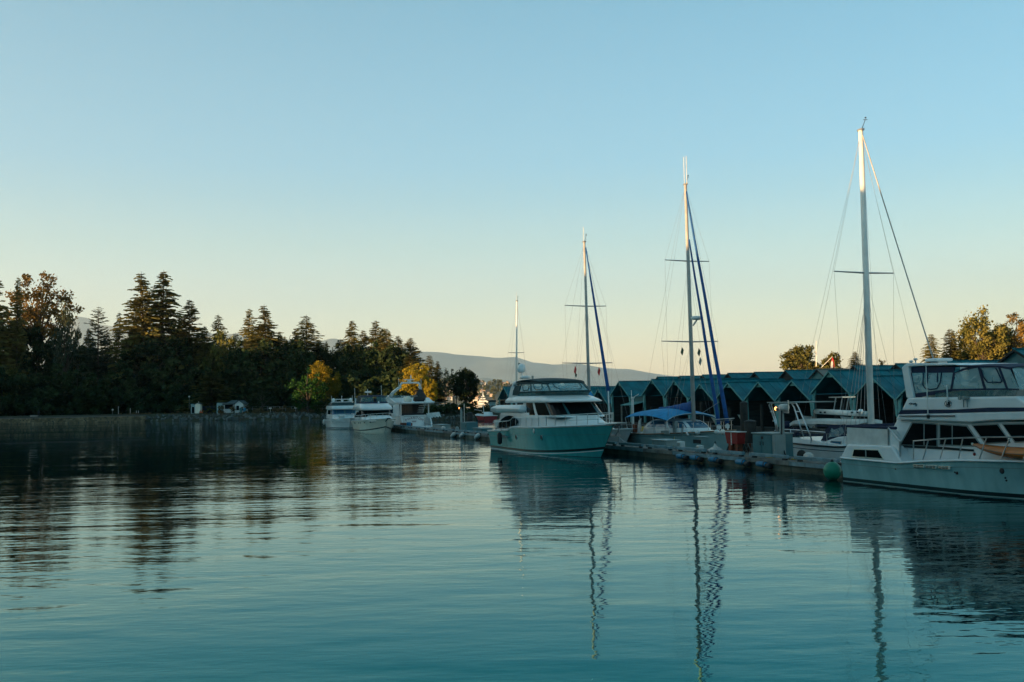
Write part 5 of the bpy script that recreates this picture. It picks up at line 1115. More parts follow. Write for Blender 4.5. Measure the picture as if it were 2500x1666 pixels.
    b = MB(); b.tube(tz([(578, 657), (1085, 657)], 26.03), .022); part('hand_rail', b, M['black'], r)
    t_ = 25.66; top = [(710, 884), (900, 868), (1100, 858), (1400, 850), (1717, 848), (1850, 846)]; b = MB(); b.tube(tz([(710, 1052)] + top, t_), .024); part('side_rail', b, M['steel'], r)
    for (x0, y0), (x1, y1) in [((845, 878), (795, 1056)), ((1004, 866), (950, 1052)), ((1160, 858), (1120, 1046)), ((1377, 852), (1310, 1046)), ((1592, 849), (1507, 1050)), ((1790, 847), (1710, 1060))]:
        b = MB(); b.tube(tz([(x0, y0), (x1, y1)], t_), .02); part('stanchion', b, M['steel'], r)
    # script lettering, vents, ports
    cu = [(668, 548), (684, 538), (700, 541), (690, 546), (682, 556), (697, 546), (706, 551), (713, 541), (712, 552), (722, 543), (730, 538), (724, 553), (738, 547), (742, 556), (734, 566), (726, 562)]
    b = MB(); b.tube(tz(cu, 26.24), .014, 4); part('script_lettering', b, M['letter'], r)
    for x0, x1 in ((712, 808), (824, 922), (940, 1042)):
        y0 = 1098 + (x0 - 712) * .055; tt = 25.62
        fr = part('air_vent', plate_on(C, [(x0, y0), (x1, y0 + 5), (x1, y0 + 34), (x0, y0 + 29)], tt, .05), M['gel2'], r, bevel=.01)
        for k in range(2): b = MB(); [b.prism([C(xa, y0 + 6 + k * 13, tt), C(xa + 26, y0 + 7 + k * 13, tt), C(xa + 26, y0 + 15 + k * 13, tt), C(xa, y0 + 14 + k * 13, tt)], tt - .035, tt - .02) for xa in (x0 + 5, x0 + 36, x0 + 66)]; part('louvre', b, M['black'], fr)
    for x, y, rr, m_ in ((1110, 1178, .055, 'black'), (1520, 1158, .10, 'black'), (1553, 1222, .035, 'black'), (1562, 1245, .035, 'black'), (551, 1140, .03, 'black'), (1092, 1170, .03, 'black')):
        s_, z_ = C(x, y, 25.66); b = MB(); b.lathe([(rr, 0), (rr * .8, -.03), (.01, -.035)], (s_, 25.645, z_), 12, 'y'); part('porthole', b, M[m_], r)
    return C
C7 = near_cruiser()
def kayak():
    C = C7; t = 25.98; s0, z0 = C(1243, 972, t); s1 = s0 + 4.6; r = thing('kayak', 'orange varnished kayak lying on the side deck of the near cruiser', 'kayak', s0 + 2, t, z0)
    rows, rows2 = [], []
    n = 24
    for i in range(n + 1):
        a = i / n; w_ = .33 * math.sin(math.pi * min(1, max(0, a))) ** .75 + .004; h = .20 * math.sin(math.pi * a) ** .6 + .004; zc = z0 - .03 + .28 * (abs(a - .5) * 2) ** 3 * .5 - .10 * math.sin(math.pi * a) + .12; s = s0 + (s1 - s0) * a
        ring = [(s, t + w_ * math.cos(f), zc + (h * 1.0 * math.sin(f) if math.sin(f) > 0 else .9 * h * math.sin(f))) for f in [2 * math.pi * k / 14 for k in range(14)]]
        rows.append(ring)
    part('kayak_hull', MB().grid(rows, True), M['orange'], r, True)
    b = MB(); b.tube([(s0 + (s1 - s0) * a, t - .335 * math.sin(math.pi * a) ** .75, z0 + .09 + .14 * (abs(a - .5) * 2) ** 3 - .10 * math.sin(math.pi * a)) for a in [k / 20 for k in range(1, 20)]], .014, 5); part('rubbing_strip', b, M['teak'], r)
    b = MB(); b.ball((s0 + .03, t, z0 + .22), .05, .04, .05, 8, 5); part('bow_tip', b, M['gel2'], r, True)
    b = MB(); x_, z_ = C(1265, 1005, t - .2); b.ball((x_, t - .2, z_), .05, .05, .06, 8, 5); part('bow_toggle', b, M['red'], r, True)
kayak()

# ------------------------------------------------------------------ teal hulled pilothouse yacht in the middle
def centre_yacht():
    C = crop(1160, 880, 380 / 2353); tc = 24.72
    r = thing('motor_yacht', 'teal hulled motor yacht with white pilothouse and dark canopy in the middle of the picture', 'motor yacht', -60, tc)
    H = Hull(-68.6, -51.9, tc, 4.4, [(0, 1.30), (.29, 1.46), (.315, 1.66), (.6, 1.74), (1, 1.98)], rake=1.9, wl=.90, full=.46, bowp=2.3, trans=.95)
    up = lambda a: .10 + .42 * max(0, (a - .45) / .55) ** 1.7
    hull_parts(r, H, mh='tealhull', boot=up)
    b = H.stripe(MB(), lambda a: up(a) - .09, .05, .01); part('white_stripe', b, M['gel'], r, True)
    b = H.stripe(MB(), lambda a: -.02, .22 * 0 + .04, .006); part('waterline_paint', b, M['bottom'], r, True)
    b = H.stripe(MB(), lambda a: H.sh(a) * .70, .02, .006, .0, .98); part('knuckle_line', b, M['cab'], r, True)
    b = H.stripe(MB(), lambda a: H.sh(a) - .07, .08, .03); part('white_gunwale', b, M['gel'], r, True)
    tr = House(tc, 1, [(1.70, -60, -53.7, 1.45, 4.6), (2.0, -60, -54.3, 1.38, 4.0), (2.3, -60, -55.1, 1.28, 3.2), (2.46, -60, -55.7, 1.1, 2.4)])
    part('trunk_cabin', tr.solid(MB(), extra=(1.8, 2.15)), M['gel'], r, True)
    mc = House(tc, 1, [(1.35, -67.3, -56.2, 1.84, 3.4), (2.46, -66.8, -57.0, 1.74, 2.6)]); part('saloon', mc.solid(MB()), M['gel'], r, True)
    mc2 = House(tc, 1, [(2.44, -66.8, -61.0, 1.76, .4), (2.62, -66.7, -61.1, 1.74, .4)]); part('saloon_top', mc2.solid(MB()), M['gel'], r, bevel=.03)
    cr = [C(x, y, 22.8) for x, y in ((335, 1018), (352, 960), (400, 888), (455, 850), (510, 835), (560, 845), (605, 872), (632, 905), (640, 940), (610, 985), (520, 1003), (470, 1018))]
    part('arched_window', MB().prism(cr, 22.80, 22.84), M['glass'], r); part('arched_window', mirror(MB().prism(cr, 22.80, 22.84), tc), M['glass'], r)
    bd = House(tc, 1, [(2.58, -67.9, -61.8, 1.75, .6), (2.74, -68.25, -61.7, 2.02, .6), (2.95, -68.1, -61.7, 2.02, .6), (3.12, -67.3, -62.0, 1.85, .6)]); part('boat_deck', bd.solid(MB()), M['gel'], r, True)
    b = bd.panel(MB(), 0.02, .98, 2.80, 2.825, .01, .01); part('deck_groove', b, M['boxg'], r)
    ph = House(tc, 1, [(2.40, -63.0, -55.7, 1.66, 1.7), (3.30, -62.4, -57.1, 1.56, 1.5)])
    part('pilothouse_glass', ph.solid(MB(), 2.40, 3.30), M['glass'], r)
    b = ph.panel(MB(), -.02, .24, 2.40, 3.30, .02, .06, qt=(-.02, .10)); part('side_pillar', b, M['gel'], r)
    b = ph.panel(MB(), .52, .60, 2.44, 3.28, .015, .03, qt=(.42, .50)); part('side_pillar', b, M['gel'], r)
    for q in (1.0, 1.33, 1.67, 2.0): b = ph.panel(MB(), q - .016, q + .016, 2.42, 3.29, .01, .02, nq=2); part('window_mullion', b, M['cab'], r)
    b = ph.panel(MB(), .10, .20, 2.62, 3.02, .03, .02, qt=(.05, .14)); part('oval_port', b, M['glass'], r)
    b = ph.panel(MB(), .18, 2.82, 2.36, 2.47, .04, .1, nq=40); part('dash_moulding', b, M['gel'], r, True)
    br = House(tc, 1, [(3.27, -65.6, -56.15, 1.70, 1.9), (3.33, -65.7, -56.0, 1.78, 1.9), (3.45, -65.6, -56.5, 1.76, 1.8), (3.60, -65.3, -57.3, 1.70, 1.6), (3.73, -65.0, -58.3, 1.62, 1.3)])
    part('brow_and_flybridge', br.solid(MB()), M['gel'], r, True)
    b = br.panel(MB(), 1.30, 1.62, 3.50, 3.58, .006, .01); part('name_script', b, M['boxg'], r) if False else None
    en = House(tc, 1, [(3.72, -64.2, -58.15, 1.66, 1.4), (3.98, -64.1, -57.9, 1.72, 1.4), (4.58, -63.7, -58.9, 1.55, 1.3)])
    b = en.panel(MB(), .25, 2.75, 3.72, 3.97, .0, .012, nq=40, nz=1); part('wind_deflector', b, M['clear2'], r)
    b = MB(); b.box((-61.5, 23.6, 3.7), (-59.6, 25.9, 4.0)); part('helm_seat', b, M['tan'], r, bevel=.06)
    for q0, q1 in ((.26, .72), (.74, 1.24), (1.26, 1.74), (1.76, 2.26), (2.28, 2.75)):
        b = en.panel(MB(), q0, q1, 3.99, 4.56, .0, .012, nq=10); part('clear_panel', b, M['clear'], r)
    for q in (.25, .73, 1.25, 1.75, 2.27): b = en.seam(MB(), [(q, 3.98), (q, 4.3), (q, 4.58)], .045, .01); part('canopy_seam', b, M['tealcan'], r)
    b = MB(); b.tube([en.p(.25 + 2.5 * k / 40, 3.98, .01) for k in range(41)], .045, 5); part('canopy_hem', b, M['tealcan'], r)
    for qc, w_ in ((.5, .15), (1.0, .14), (1.5, .16), (2.0, .14)):
        b = en.seam(MB(), [(qc - w_, 4.52), (qc - w_ * .95, 4.25), (qc - w_ * .6, 4.10), (qc + w_ * .6, 4.10), (qc + w_ * .95, 4.25), (qc + w_, 4.52)], .024, .02); part('zip', b, M['tealcan'], r)
    rows = []
    for k in range(11):
        u = k / 10; y = (u - .5) * 2; row = []
        for i in range(15):
            v_ = i / 14; s_ = -65.0 + 6.25 * v_; hw_ = 1.62 - .25 * max(0, (v_ - .75) / .25) ** 2; zz = 4.44 + .46 * math.sin(math.pi * (.12 + .80 * v_)) ** .8 - .10 * y * y - .06 * max(0, .15 - v_) * 6
            row.append((s_ - (.5 * y * y if v_ > .9 else 0) * (v_ - .9) * 6, tc + y * hw_, zz))
        rows.append(row)
    part('canopy_top', MB().sheet(rows, .05), M['tealcan'], r, True)
    b = en.panel(MB(), .24, 2.76, 4.50, 4.66, .02, .02, nq=40); part('canopy_valance', b, M['tealcan'], r)
    b = en.panel(MB(), -.05, .22, 3.78, 4.45, .0, .02); part('canopy_side_flap', b, M['tealcan'], r)
    for t_ in (23.15, 26.3): part('arch_leg', MB().prism([C(x, y, 23.0) for x, y in ((500, 560), (512, 470), (548, 345), (580, 320), (600, 350), (560, 390), (600, 565))], t_ - .1, t_ + .1), M['gel'], r, bevel=.04)
    b = MB(); z_ = C(560, 335, 23)[1]; s_ = C(560, 335, 23)[0]; b.box((s_ - .1, 23.1, z_ - .08), (s_ + .3, 26.3, z_ + .02)); part('arch_top', b, M['gel'], r, bevel=.04)
    # domes, radar, aerials
    s_, z_ = C(700, 120, tc); z0 = C(700, 260, tc)[1]; b = MB(); b.tube([(s_, tc, z0 - .2), (s_, tc, z_ - .25)], .04); do = part('dome_post', b, M['gel'], r); b = MB(); b.lathe([(.1, -.32), (.26, -.28), (.30, -.1), (.29, .1), (.2, .27), (.02, .34)], (s_, tc, z_), 16); part('satellite_dome', b, M['gel'], r, True)
    s_, z_ = C(755, 258, tc - .3); b = MB(); b.lathe([(.2, -.12), (.38, -.08), (.38, .06), (.3, .1), (.02, .12)], (s_, tc - .3, z_), 16); part('radar_dome', b, M['gel'], r, True)
    for x, y0, y1 in ((665, 130, 40), (868, 265, 235)):
        s_, z_ = C(x, y1, tc + .4); b = MB(); b.tube([(s_, tc + .4, C(x, y0, tc + .4)[1] - .3), (s_, tc + .4, z_)], .03); b.cbox((s_, tc + .4, z_ - .1), (.12, .12, .2)); part('aerial', b, M['boxg'], r)
    # rails
    h = lambda a: .58 + .10 * a
    for sd in (-1, 1):
        b = MB(); b.tube(H.rail_pts(.06, .985, 40, h, sd), .024); part('side_rail', b, M['steel'], r)
        stanchions(r, H, [.08, .14, .19, .245, .30, .36, .42, .48, .54, .60, .66, .72, .78, .84, .89, .935, .97], h, sd, .06)
        b = MB(); b.tube(H.rail_pts(.78, .985, 12, lambda a: .33, sd), .016); part('lower_rail', b, M['steel'], r)
    b = MB(); b.tube(H.rail_pts(.955, .985, 5, h, -1) + H.rail_pts(.985, .955, 5, h, 1), .024); part('bow_pulpit', b, M['steel'], r)
    b = MB(); b.prism([(-53.4, 1.93), (-50.9, 2.03), (-50.8, 2.10), (-53.4, 2.05)], tc - .32, tc + .32); part('bow_platform', b, M['gel'], r, bevel=.04)
    b = MB(); b.tube([(-51.0, tc, 1.98), (-51.4, tc, 1.6), (-51.7, tc, 1.35)], .05); b.beam((-51.75, tc - .3, 1.38), (-51.75, tc + .3, 1.38), .1, .14); b.tube([(-51.1, tc - .05, 1.9), (-51.2, tc - .05, 1.0)], .03); part('anchor', b, M['wire'], r)
    # ports, lights, fender
    for x, y, m_, rr in ((620, 1160, 'black', .13), (965, 1165, 'black', .14)):
        s_, z_ = C(x, y, 22.62); a = (s_ - H.s0) / (H.s1 - H.s0); p = H.p(a, z_ / H.sh(a), -1); b = MB(); b.lathe([(rr, .02), (rr, -.03), (rr * .7, -.035), (.01, -.036)], (p[0], p[1], p[2]), 14, 'y'); part('porthole', b, M[m_], r)
        b = MB(); b.lathe([(rr * 1.25, .02), (rr * 1.25, -.02), (rr * 1.1, -.03)], (p[0], p[1] + .01, p[2]), 14, 'y'); part('port_rim', b, M['steel'], r)
    for x, y, w_, hh in ((890, 1040, .16, .16),):
        s_, z_ = C(x, y, 22.7); a = (s_ - H.s0) / (H.s1 - H.s0)
        for _ in range(3): p = H.p(a, .86, -1); s2 = PT(1160 + x * .1615, 880 + y * .1615, p[1])[0]; a = (s2 - H.s0) / (H.s1 - H.s0)
        p = H.p(a, .86, -1, .02); b = MB(); b.ball(p, w_ * .8, .05, hh, 12, 6); part('deck_light' if w_ < .3 else 'name_badge', b, M['pedw'], r, True)
    s_, z_ = C(385, 1180, 22.35); b = MB(); b.lathe([(.03, -.42), (.13, -.36), (.17, -.25), (.17, .25), (.13, .36), (.03, .42)], (s_, 22.28, z_), 12); o = thing('fender', 'black fender hanging on the side of the teal hulled yacht', 'fender', s_, 22.3, z_); part('fender_body', b, M['black'], o, True)
    b = MB(); b.tube([(s_, 22.28, z_ + .4), (s_, 22.42, 1.4), (s_, 22.5, 1.9)], .014, 4); part('lanyard', b, M['black'], o)
    b = MB(); s_, z_ = C(430, 1155, 22.5); b.prism([(s_ - 1.0, z_ + .02), (s_ - .1, z_ - .06), (s_ + 1.1, z_ + .02), (s_ + .5, z_ + .03), (s_, z_ + .12)], 22.50, 22.54); part('bow_emblem', b, M['boxg'], r)
    return H
HC = centre_yacht()

# ------------------------------------------------------------------ the two bow-on cruisers and the yacht with the radar arch
def bow_cruiser_blue():
    tc = 24.65; r = thing('motor_cruiser', 'white cruiser with a dark enclosed flybridge, bow towards us, right of the one with domes', 'motor boat', -116, tc)
    C = crop(780, 920, 200 / 2091); Zc = lambda y, Y=118: PD(900, 920 + y * 200 / 2091, Y).z
    H = Hull(-122.3, -110.9, tc, 4.3, [(0, 1.22), (.5, 1.36), (1, 1.62)], rake=1.6, wl=.84, full=.40, bowp=2.2)
    hull_parts(r, H, mh='gel2', boot=lambda a: .10 + .5 * max(0, (a - .4) / .6) ** 1.6)
    b = H.stripe(MB(), lambda a: H.sh(a) - .18, .025, .006); part('hull_line', b, M['boxg'], r, True)
    fd = House(tc, 1, [(1.3, -120, -112.3, 1.7, 3.4), (1.70, -120, -113.4, 1.55, 3.0), (1.95, -120, -114.6, 1.35, 2.2)]); part('foredeck_moulding', fd.solid(MB()), M['gel'], r, True)
    cb = House(tc, 1, [(1.5, -121.4, -114.6, 1.85, 2.2), (2.62, -121.2, -116.3, 1.66, 1.7)]); part('cabin', cb.solid(MB()), M['gel'], r, True)
    b = cb.panel(MB(), .50, 2.5, 1.78, 2.56, .02, .03, nq=40, qt=(.74, 2.26), nz=5); part('windshield', b, M['glass'], r, True)
    b = cb.panel(MB(), .1, .62, 1.75, 2.35, .025, .03, qt=(.35, .66), nq=8); part('side_window', b, M['glass'], r)
    fb = House(tc, 1, [(2.55, -121.6, -115.5, 1.80, 1.5), (2.66, -121.8, -115.3, 1.95, 1.6), (3.0, -121.6, -116.0, 1.88, 1.5), (3.36, -121.2, -117.2, 1.66, 1.2)]); part('flybridge', fb.solid(MB()), M['gel'], r, True)
    en = House(tc, 1, [(3.34, -121.0, -117.1, 1.66, 1.2), (4.18, -120.6, -117.9, 1.50, 1.0)])
    for q0, q1 in ((.1, .5), (.53, .98), (1.02, 1.48), (1.52, 1.98), (2.02, 2.9)): part('clear_panel', en.panel(MB(), q0, q1, 3.5, 4.14, 0, .012), M['clear2'], r)
    for q in (.08, .51, 1.0, 1.5, 2.0, 2.9): part('canopy_seam', en.seam(MB(), [(q, 3.36), (q, 4.18)], .05, .01), M['navy'], r)
    b = en.panel(MB(), .05, 2.95, 3.34, 3.52, .01, .015, nq=40); part('canopy_hem', b, M['navy'], r)
    tp = House(tc, 1, [(4.14, -120.7, -117.8, 1.54, 1.0), (4.24, -120.6, -118.0, 1.48, 1.0), (4.33, -120.2, -118.6, 1.1, .8)]); part('canopy_top', tp.solid(MB()), M['navy'], r, True)
    for t_ in (22.95, 26.3): b = MB(); b.prism([(-121.6, 2.7), (-121.2, 3.5), (-120.9, 4.0), (-120.7, 4.0), (-120.7, 3.4), (-120.6, 2.7)], t_ - .08, t_ + .08); part('arch_leg', b, M['gel'], r, bevel=.04)
    for t_, z1, z0 in ((22.9, 5.25, 2.9), (26.2, 5.55, 3.2)): b = MB(); b.tube([(-120.9, t_, z0), (-121.2, t_, z1)], [.04, .022]); part('whip_aerial', b, M['pedw'], r)
    b = MB(); b.tube([(-119.2, 24.1, 4.25), (-119.2, 24.1, 4.62)], .06); b.box((-119.5, 23.8, 4.62), (-118.9, 24.5, 4.84)); b.tube([(-119.2, 24.1, 4.84), (-119.2, 24.1, 5.05)], .04); part('radar', b, M['gel'], r)
    b = MB(); b.lathe([(.09, 0), (.12, .1), (.07, .2), (.02, .22)], (-117.2, 25.0, 3.34), 10); part('searchlight', b, M['gel'], r, True)
    for sd in (-1, 1): b = MB(); b.tube(H.rail_pts(.3, .98, 26, .62, sd), .024); part('side_rail', b, M['steel'], r); stanchions(r, H, [.42, .54, .66, .76, .86, .94], .62, sd, .05)
    b = MB(); b.tube(H.rail_pts(.94, .98, 4, .62, -1) + H.rail_pts(.98, .94, 4, .62, 1), .024); part('bow_rail', b, M['steel'], r)
    b = MB(); b.cbox((-111.0, tc + .1, 1.62), (1.0, .35, .12)); b.tube([(-110.7, tc, 1.6), (-111.2, tc - .15, 1.3)], .06); part('anchor', b, M['black'], r)
    for x, w_ in ((905, .32), (1000, .1), (1040, .1), (1145, .14), (1298, .2)):
        s_, z_ = C(x, 1140, 22.7); a = min(.95, max(.02, (s_ - H.s0) / (H.s1 - H.s0)))
        for _ in range(6): p = H.p(a, .8, -1); s2 = PT(780 + x * .09565, 920 + 1140 * .09565, p[1])[0]; a = min(.97, max(.02, .5 * a + .5 * (s2 - H.s0) / (H.s1 - H.s0)))
        p = H.p(a, .8, -1, .0); b = MB(); b.ball(p, w_ * 1.6, .05, .08, 10, 6); part('porthole', b, M['black'], r, True)
bow_cruiser_blue()
def bow_cruiser_domes():
    tc = 24.55; r = thing('motor_cruiser', 'white cruiser with two white domes on its arch, bow towards us, leftmost boat', 'motor boat', -138, tc)
    H = Hull(-143.2, -133.0, tc, 4.1, [(0, 1.12), (.5, 1.22), (1, 1.42)], rake=1.2, wl=.86, full=.42)
    hull_parts(r, H, boot=.10)
    b = H.stripe(MB(), lambda a: H.sh(a) * .62 - .2 * (1 - a), .02, .006); part('hull_line', b, M['boxg'], r, True)
    fd = House(tc, 1, [(1.1, -141, -134.3, 1.6, 2.6), (1.5, -141, -135.2, 1.5, 2.4), (1.75, -141, -136.2, 1.4, 2.0)]); part('foredeck_moulding', fd.solid(MB()), M['gel'], r, True)
    cb = House(tc, 1, [(1.3, -142.6, -136.6, 1.72, .6), (2.62, -142.4, -137.6, 1.60, .5)]); part('cabin', cb.solid(MB()), M['gel'], r, True)
    b = cb.panel(MB(), .82, 2.2, 1.86, 2.54, .02, .03, nq=30, qt=(.84, 2.18)); part('windshield', b, M['bluglass'], r, True)
    for q in (1.3, 1.5, 1.7): b = cb.panel(MB(), q - .008, q + .008, 1.86, 2.54, .04, .02, nq=1); part('window_mullion', b, M['cab'], r)
    b = cb.panel(MB(), .2, .74, 1.9, 2.5, .02, .03); part('side_window', b, M['glass'], r)
    fb = House(tc, 1, [(2.58, -142.6, -136.8, 1.72, .6), (2.66, -142.6, -136.7, 1.76, .6), (3.08, -142.5, -137.5, 1.66, .5)]); part('flybridge', fb.solid(MB()), M['gel'], r, True)
    sc_ = House(tc, 1, [(3.06, -142, -137.6, 1.62, .5), (3.5, -142, -138.1, 1.5, .5)]); b = sc_.panel(MB(), .2, 2.8, 3.07, 3.48, 0, .012, nq=30); part('wind_screen', b, M['tealcan'], r)
    b = MB(); z_ = 3.58
    for t_ in (23.0, 26.1): b.beam((-139.6, t_, 2.7), (-139.3, t_ + (.12 if t_ < 24 else -.12), z_), .2, .1)
    b.box((-139.6, 23.0, z_ - .04), (-139.0, 26.1, z_ + .06)); part('arch', b, M['gel'], r, bevel=.03)
    b = MB(); b.box((-139.4, 23.6, z_ + .34), (-139.2, 25.5, z_ + .44)); [b.tube([(-139.3, t_, z_), (-139.3, t_, z_ + .35)], .04) for t_ in (23.7, 25.4)]; part('aerial_bar', b, M['gel'], r)
    for t_ in (23.35, 25.75): b = MB(); b.lathe([(.14, 0), (.2, .08), (.24, .25), (.19, .42), (.02, .5)], (-139.3, t_, z_ + .06), 14); part('satellite_dome', b, M['gel'], r, True)
    b = MB(); b.ball((-139.2, 24.55, z_ + .17), .2, .2, .14, 12, 6); part('searchlight', b, M['gel'], r, True)
    for t_ in (23.1, 26.0): b = MB(); b.tube([(-139.4, t_, z_), (-139.4, t_, z_ + .9)], .03); part('whip_aerial', b, M['pedw'], r)
    b = MB(); b.tube([(-139.3, 24.5, z_ + .3), (-139.3, 24.5, z_ + .85)], .03); b.ball((-139.3, 24.5, z_ + .8), .06, .06, .1, 8, 5); part('mast_light', b, M['gel'], r)
    for sd in (-1, 1): b = MB(); b.tube(H.rail_pts(.25, .98, 24, .6, sd), .024); part('side_rail', b, M['steel'], r); stanchions(r, H, [.3, .38, .46, .54, .62, .7, .8, .88, .95], .6, sd, .04)
    b = MB(); b.cbox((-135.6, 23.8, 1.75), (.7, .9, .3)); part('deck_locker', b, M['gel'], r, bevel=.04)
    p = H.p(.12, .8, -1, .12); b = MB(); b.ball((p[0], p[1] - .1, p[2] - .1), .25, .2, .4, 12, 8); o = thing('fender', 'round white fender at the left quarter of the leftmost cruiser', 'fender', *p); part('fender_body', b, M['fwhite'], o, True)
    for k in range(4): p = H.p(.25 + .12 * k, .72, -1); b = MB(); b.ball(p, .14, .04, .06, 8, 5); part('porthole', b, M['black'], r, True)
bow_cruiser_domes()
def arch_yacht():
    tc = 30.5; r = thing('motor_yacht', 'white motor yacht seen from its lettered transom, tall radar arch on top', 'motor yacht', -125, tc)
    H = Hull(-121.0, -138, tc, 4.1, [(0, 1.72), (.5, 1.8), (1, 2.3)], rake=2, wl=.93, full=.5, trans=.97)
    hull_parts(r, H, boot=.12)
    b = MB(); b.box((-121.0, 28.55, .28), (-119.9, 32.4, .42)); part('swim_platform', b, M['gel'], r, bevel=.04)
    b = MB(); b.prism([(-121.05, .4), (-120.86, .42), (-120.99, 1.80), (-121.05, 1.80)], 28.95, 31.55); part('transom', b, M['gel'], r, bevel=.04)
    b = MB(); b.box((-120.98, 28.95, 1.62), (-120.93, 31.55, 1.66)); part('transom_line', b, M['boxg'], r)
    for t0_, t1_, tw in ((28.6, 28.95, 28.5), (31.55, 32.1, 32.15)):
        for k in range(6):
            b = MB(); b.box((-121.2 , t0_, .42 + k * .22), (-120.25 - k * .11 + (.0), t1_, .50 + k * .22)); part('step', b, M['gel'], r)
        b = MB(); b.prism([(-121.2, .35), (-119.9, .35), (-120.1, .9), (-120.7, 1.55), (-121.2, 1.8)], tw, tw + .2); part('quarter_wing', b, M['gel'], r, bevel=.04)
    for k in range(6): pass
    vs, fs = textmesh('P', .42)
    word = 'PHANTOM'; R_ = 1.9
    for k, ch in enumerate(word):
        vs, fs = textmesh(ch, .42); a = (k - 3) * .175; b = MB(); cy_, cz_ = 30.25, 1.32 - R_
        b.add([(-120.90 + z, cy_ + (R_ + y) * math.sin(a) + x * math.cos(a), cz_ + (R_ + y) * math.cos(a) - x * math.sin(a)) for x, y, z in vs], fs); part('letter', b, M['rletter'], r)
    for z_, w_ in ((1.02, .30), (.92, .22)):
        b = MB(); n = 8 if w_ > .25 else 6
        for k in range(n): b.box((-120.915, 30.25 - w_ + k * 2 * w_ / n, z_), (-120.89, 30.25 - w_ + (k + .7) * 2 * w_ / n, z_ + .07))
        part('port_lettering', b, M['rletter'], r)
    # cockpit: floor, dark bulkhead with doors, posts, stairs
    b = MB(); b.box((-124.6, 28.7, 1.2), (-121.05, 32.3, 1.3)); part('cockpit_floor', b, M['teak'], r)
    b = MB(); b.box((-124.7, 28.7, 1.3), (-124.5, 32.3, 3.2)); part('saloon_bulkhead', b, M['black'], r)
    for a, c in ((29.1, 29.95), (30.0, 30.9)): b = MB(); b.box((-124.49, a, 1.35), (-124.45, c, 3.1)); part('saloon_door', b, M['boot'], r)
    b = MB(); b.box((-121.3, 28.75, 1.7), (-121.15, 31.6, 2.06)); part('cockpit_seat', b, M['black'], r)
    for k in range(7): b = MB(); b.box((-124.3 + k * .28, 31.3, 1.55 + k * .23), (-123.9 + k * .28, 32.0, 1.6 + k * .23)); part('stair_tread', b, M['gel'], r)
    b = MB(); b.beam((-124.3, 32.05, 1.4), (-122.3, 32.05, 3.1), .05, .2); part('stair_stringer', b, M['gel'], r)
    b = MB(); b.box((-121.5, 28.62, 1.7), (-121.3, 28.75, 3.2)); part('cockpit_post', b, M['gel'], r)
    b = MB(); b.prism([(-121.6, 1.75), (-121.9, 3.2), (-125, 3.2), (-125, 1.75)], 28.52, 28.62); part('cockpit_side_screen', b, M['gel'], r)
    b = MB(); b.box((-121.4, 32.15, 1.7), (-121.3, 32.3, 3.2)); part('cockpit_post', b, M['gel'], r)
    # saloon sides and upper deck
    sl = House(tc, -1, [(1.7, -124.6, -134.5, 1.92, 2.5), (3.2, -124.6, -133, 1.80, 2)]); part('saloon', sl.solid(MB()), M['gel'], r, True)
    for a, c in ((-126.2, -125.2), (-127.6, -126.4), (-130, -128)): b = MB(); b.prism([(a, 1.98), (c, 1.98), (c - .15, 3.0), (a - .1, 3.0)], 28.55, 28.62); part('side_window', b, M['glass'], r, bevel=.02)
    ud = House(tc, -1, [(3.17, -119.9, -133.4, 2.02, 2), (3.32, -119.7, -133.6, 2.1, 2), (3.46, -119.8, -133.4, 2.08, 2)]); part('upper_deck', ud.solid(MB()), M['gel'], r, bevel=.04)
    b = MB()
    for t_ in (28.45, 32.45): b.prism([(-123.5, 3.45), (-126, 3.95), (-127.5, 4.35), (-128.3, 4.0), (-130.5, 4.1), (-131.5, 3.45)], t_ - .06, t_ + .06)
    part('flybridge_coaming', b, M['gel'], r, bevel=.03)
    fb = House(tc, -1, [(3.45, -126, -132.5, 1.95, 1.6), (4.0, -126.3, -131.6, 1.9, 1.5)]); part('flybridge', fb.solid(MB()), M['gel'], r, True)
    b = fb.panel(MB(), .1, 2.9, 4.0, 4.35, -.05, .015, nq=30); part('flybridge_screen', b, M['clear2'], r)
    # raked arch
    for t_, k in ((28.55, 1), (32.35, -1)):
        b = MB(); b.tube([(-127.4, t_, 3.9), (-125.6, t_ + .1 * k, 4.65), (-124.0, t_ + .45 * k, 5.2), (-123.7, t_ + .7 * k, 5.32)], [.24, .2, .17, .14], 8); part('arch_leg', b, M['gel'], r, True)
        b = MB(); b.tube([(-123.7, t_ + .55 * k, 5.28), (-123.6, t_ + .72 * k, 5.75), (-123.6, t_ + .95 * k, 5.86)], .12, 8); part('arch_upright', b, M['gel'], r, True)
    b = MB(); b.tube([(-123.6, 29.3, 5.86), (-123.6, 31.6, 5.86)], .11, 8); part('arch_crossbar', b, M['gel'], r, True)
    b = MB(); b.lathe([(.1, 0), (.2, .1), (.2, .25), (.08, .3)], (-123.6, 30.3, 5.9), 12); rd = part('radar_base', b, M['gel'], r, True); b = MB(); b.cbox((-123.6, 30.3, 6.26), (.14, 1.35, .1)); part('radar_bar', b, M['gel'], rd)
    b = MB(); b.tube([(-123.6, 30.55, 5.95), (-123.6, 30.55, 6.85)], .05); b.cbox((-123.6, 30.55, 6.6), (.12, .14, .3)); part('mast_light', b, M['gel'], r)
    for t_, z0, z1 in ((29.0, 5.3, 6.5), (31.9, 5.3, 6.4)): b = MB(); b.tube([(-123.7, t_, z0), (-123.7, t_, z1)], .03); part('whip_aerial', b, M['pedw'], r)
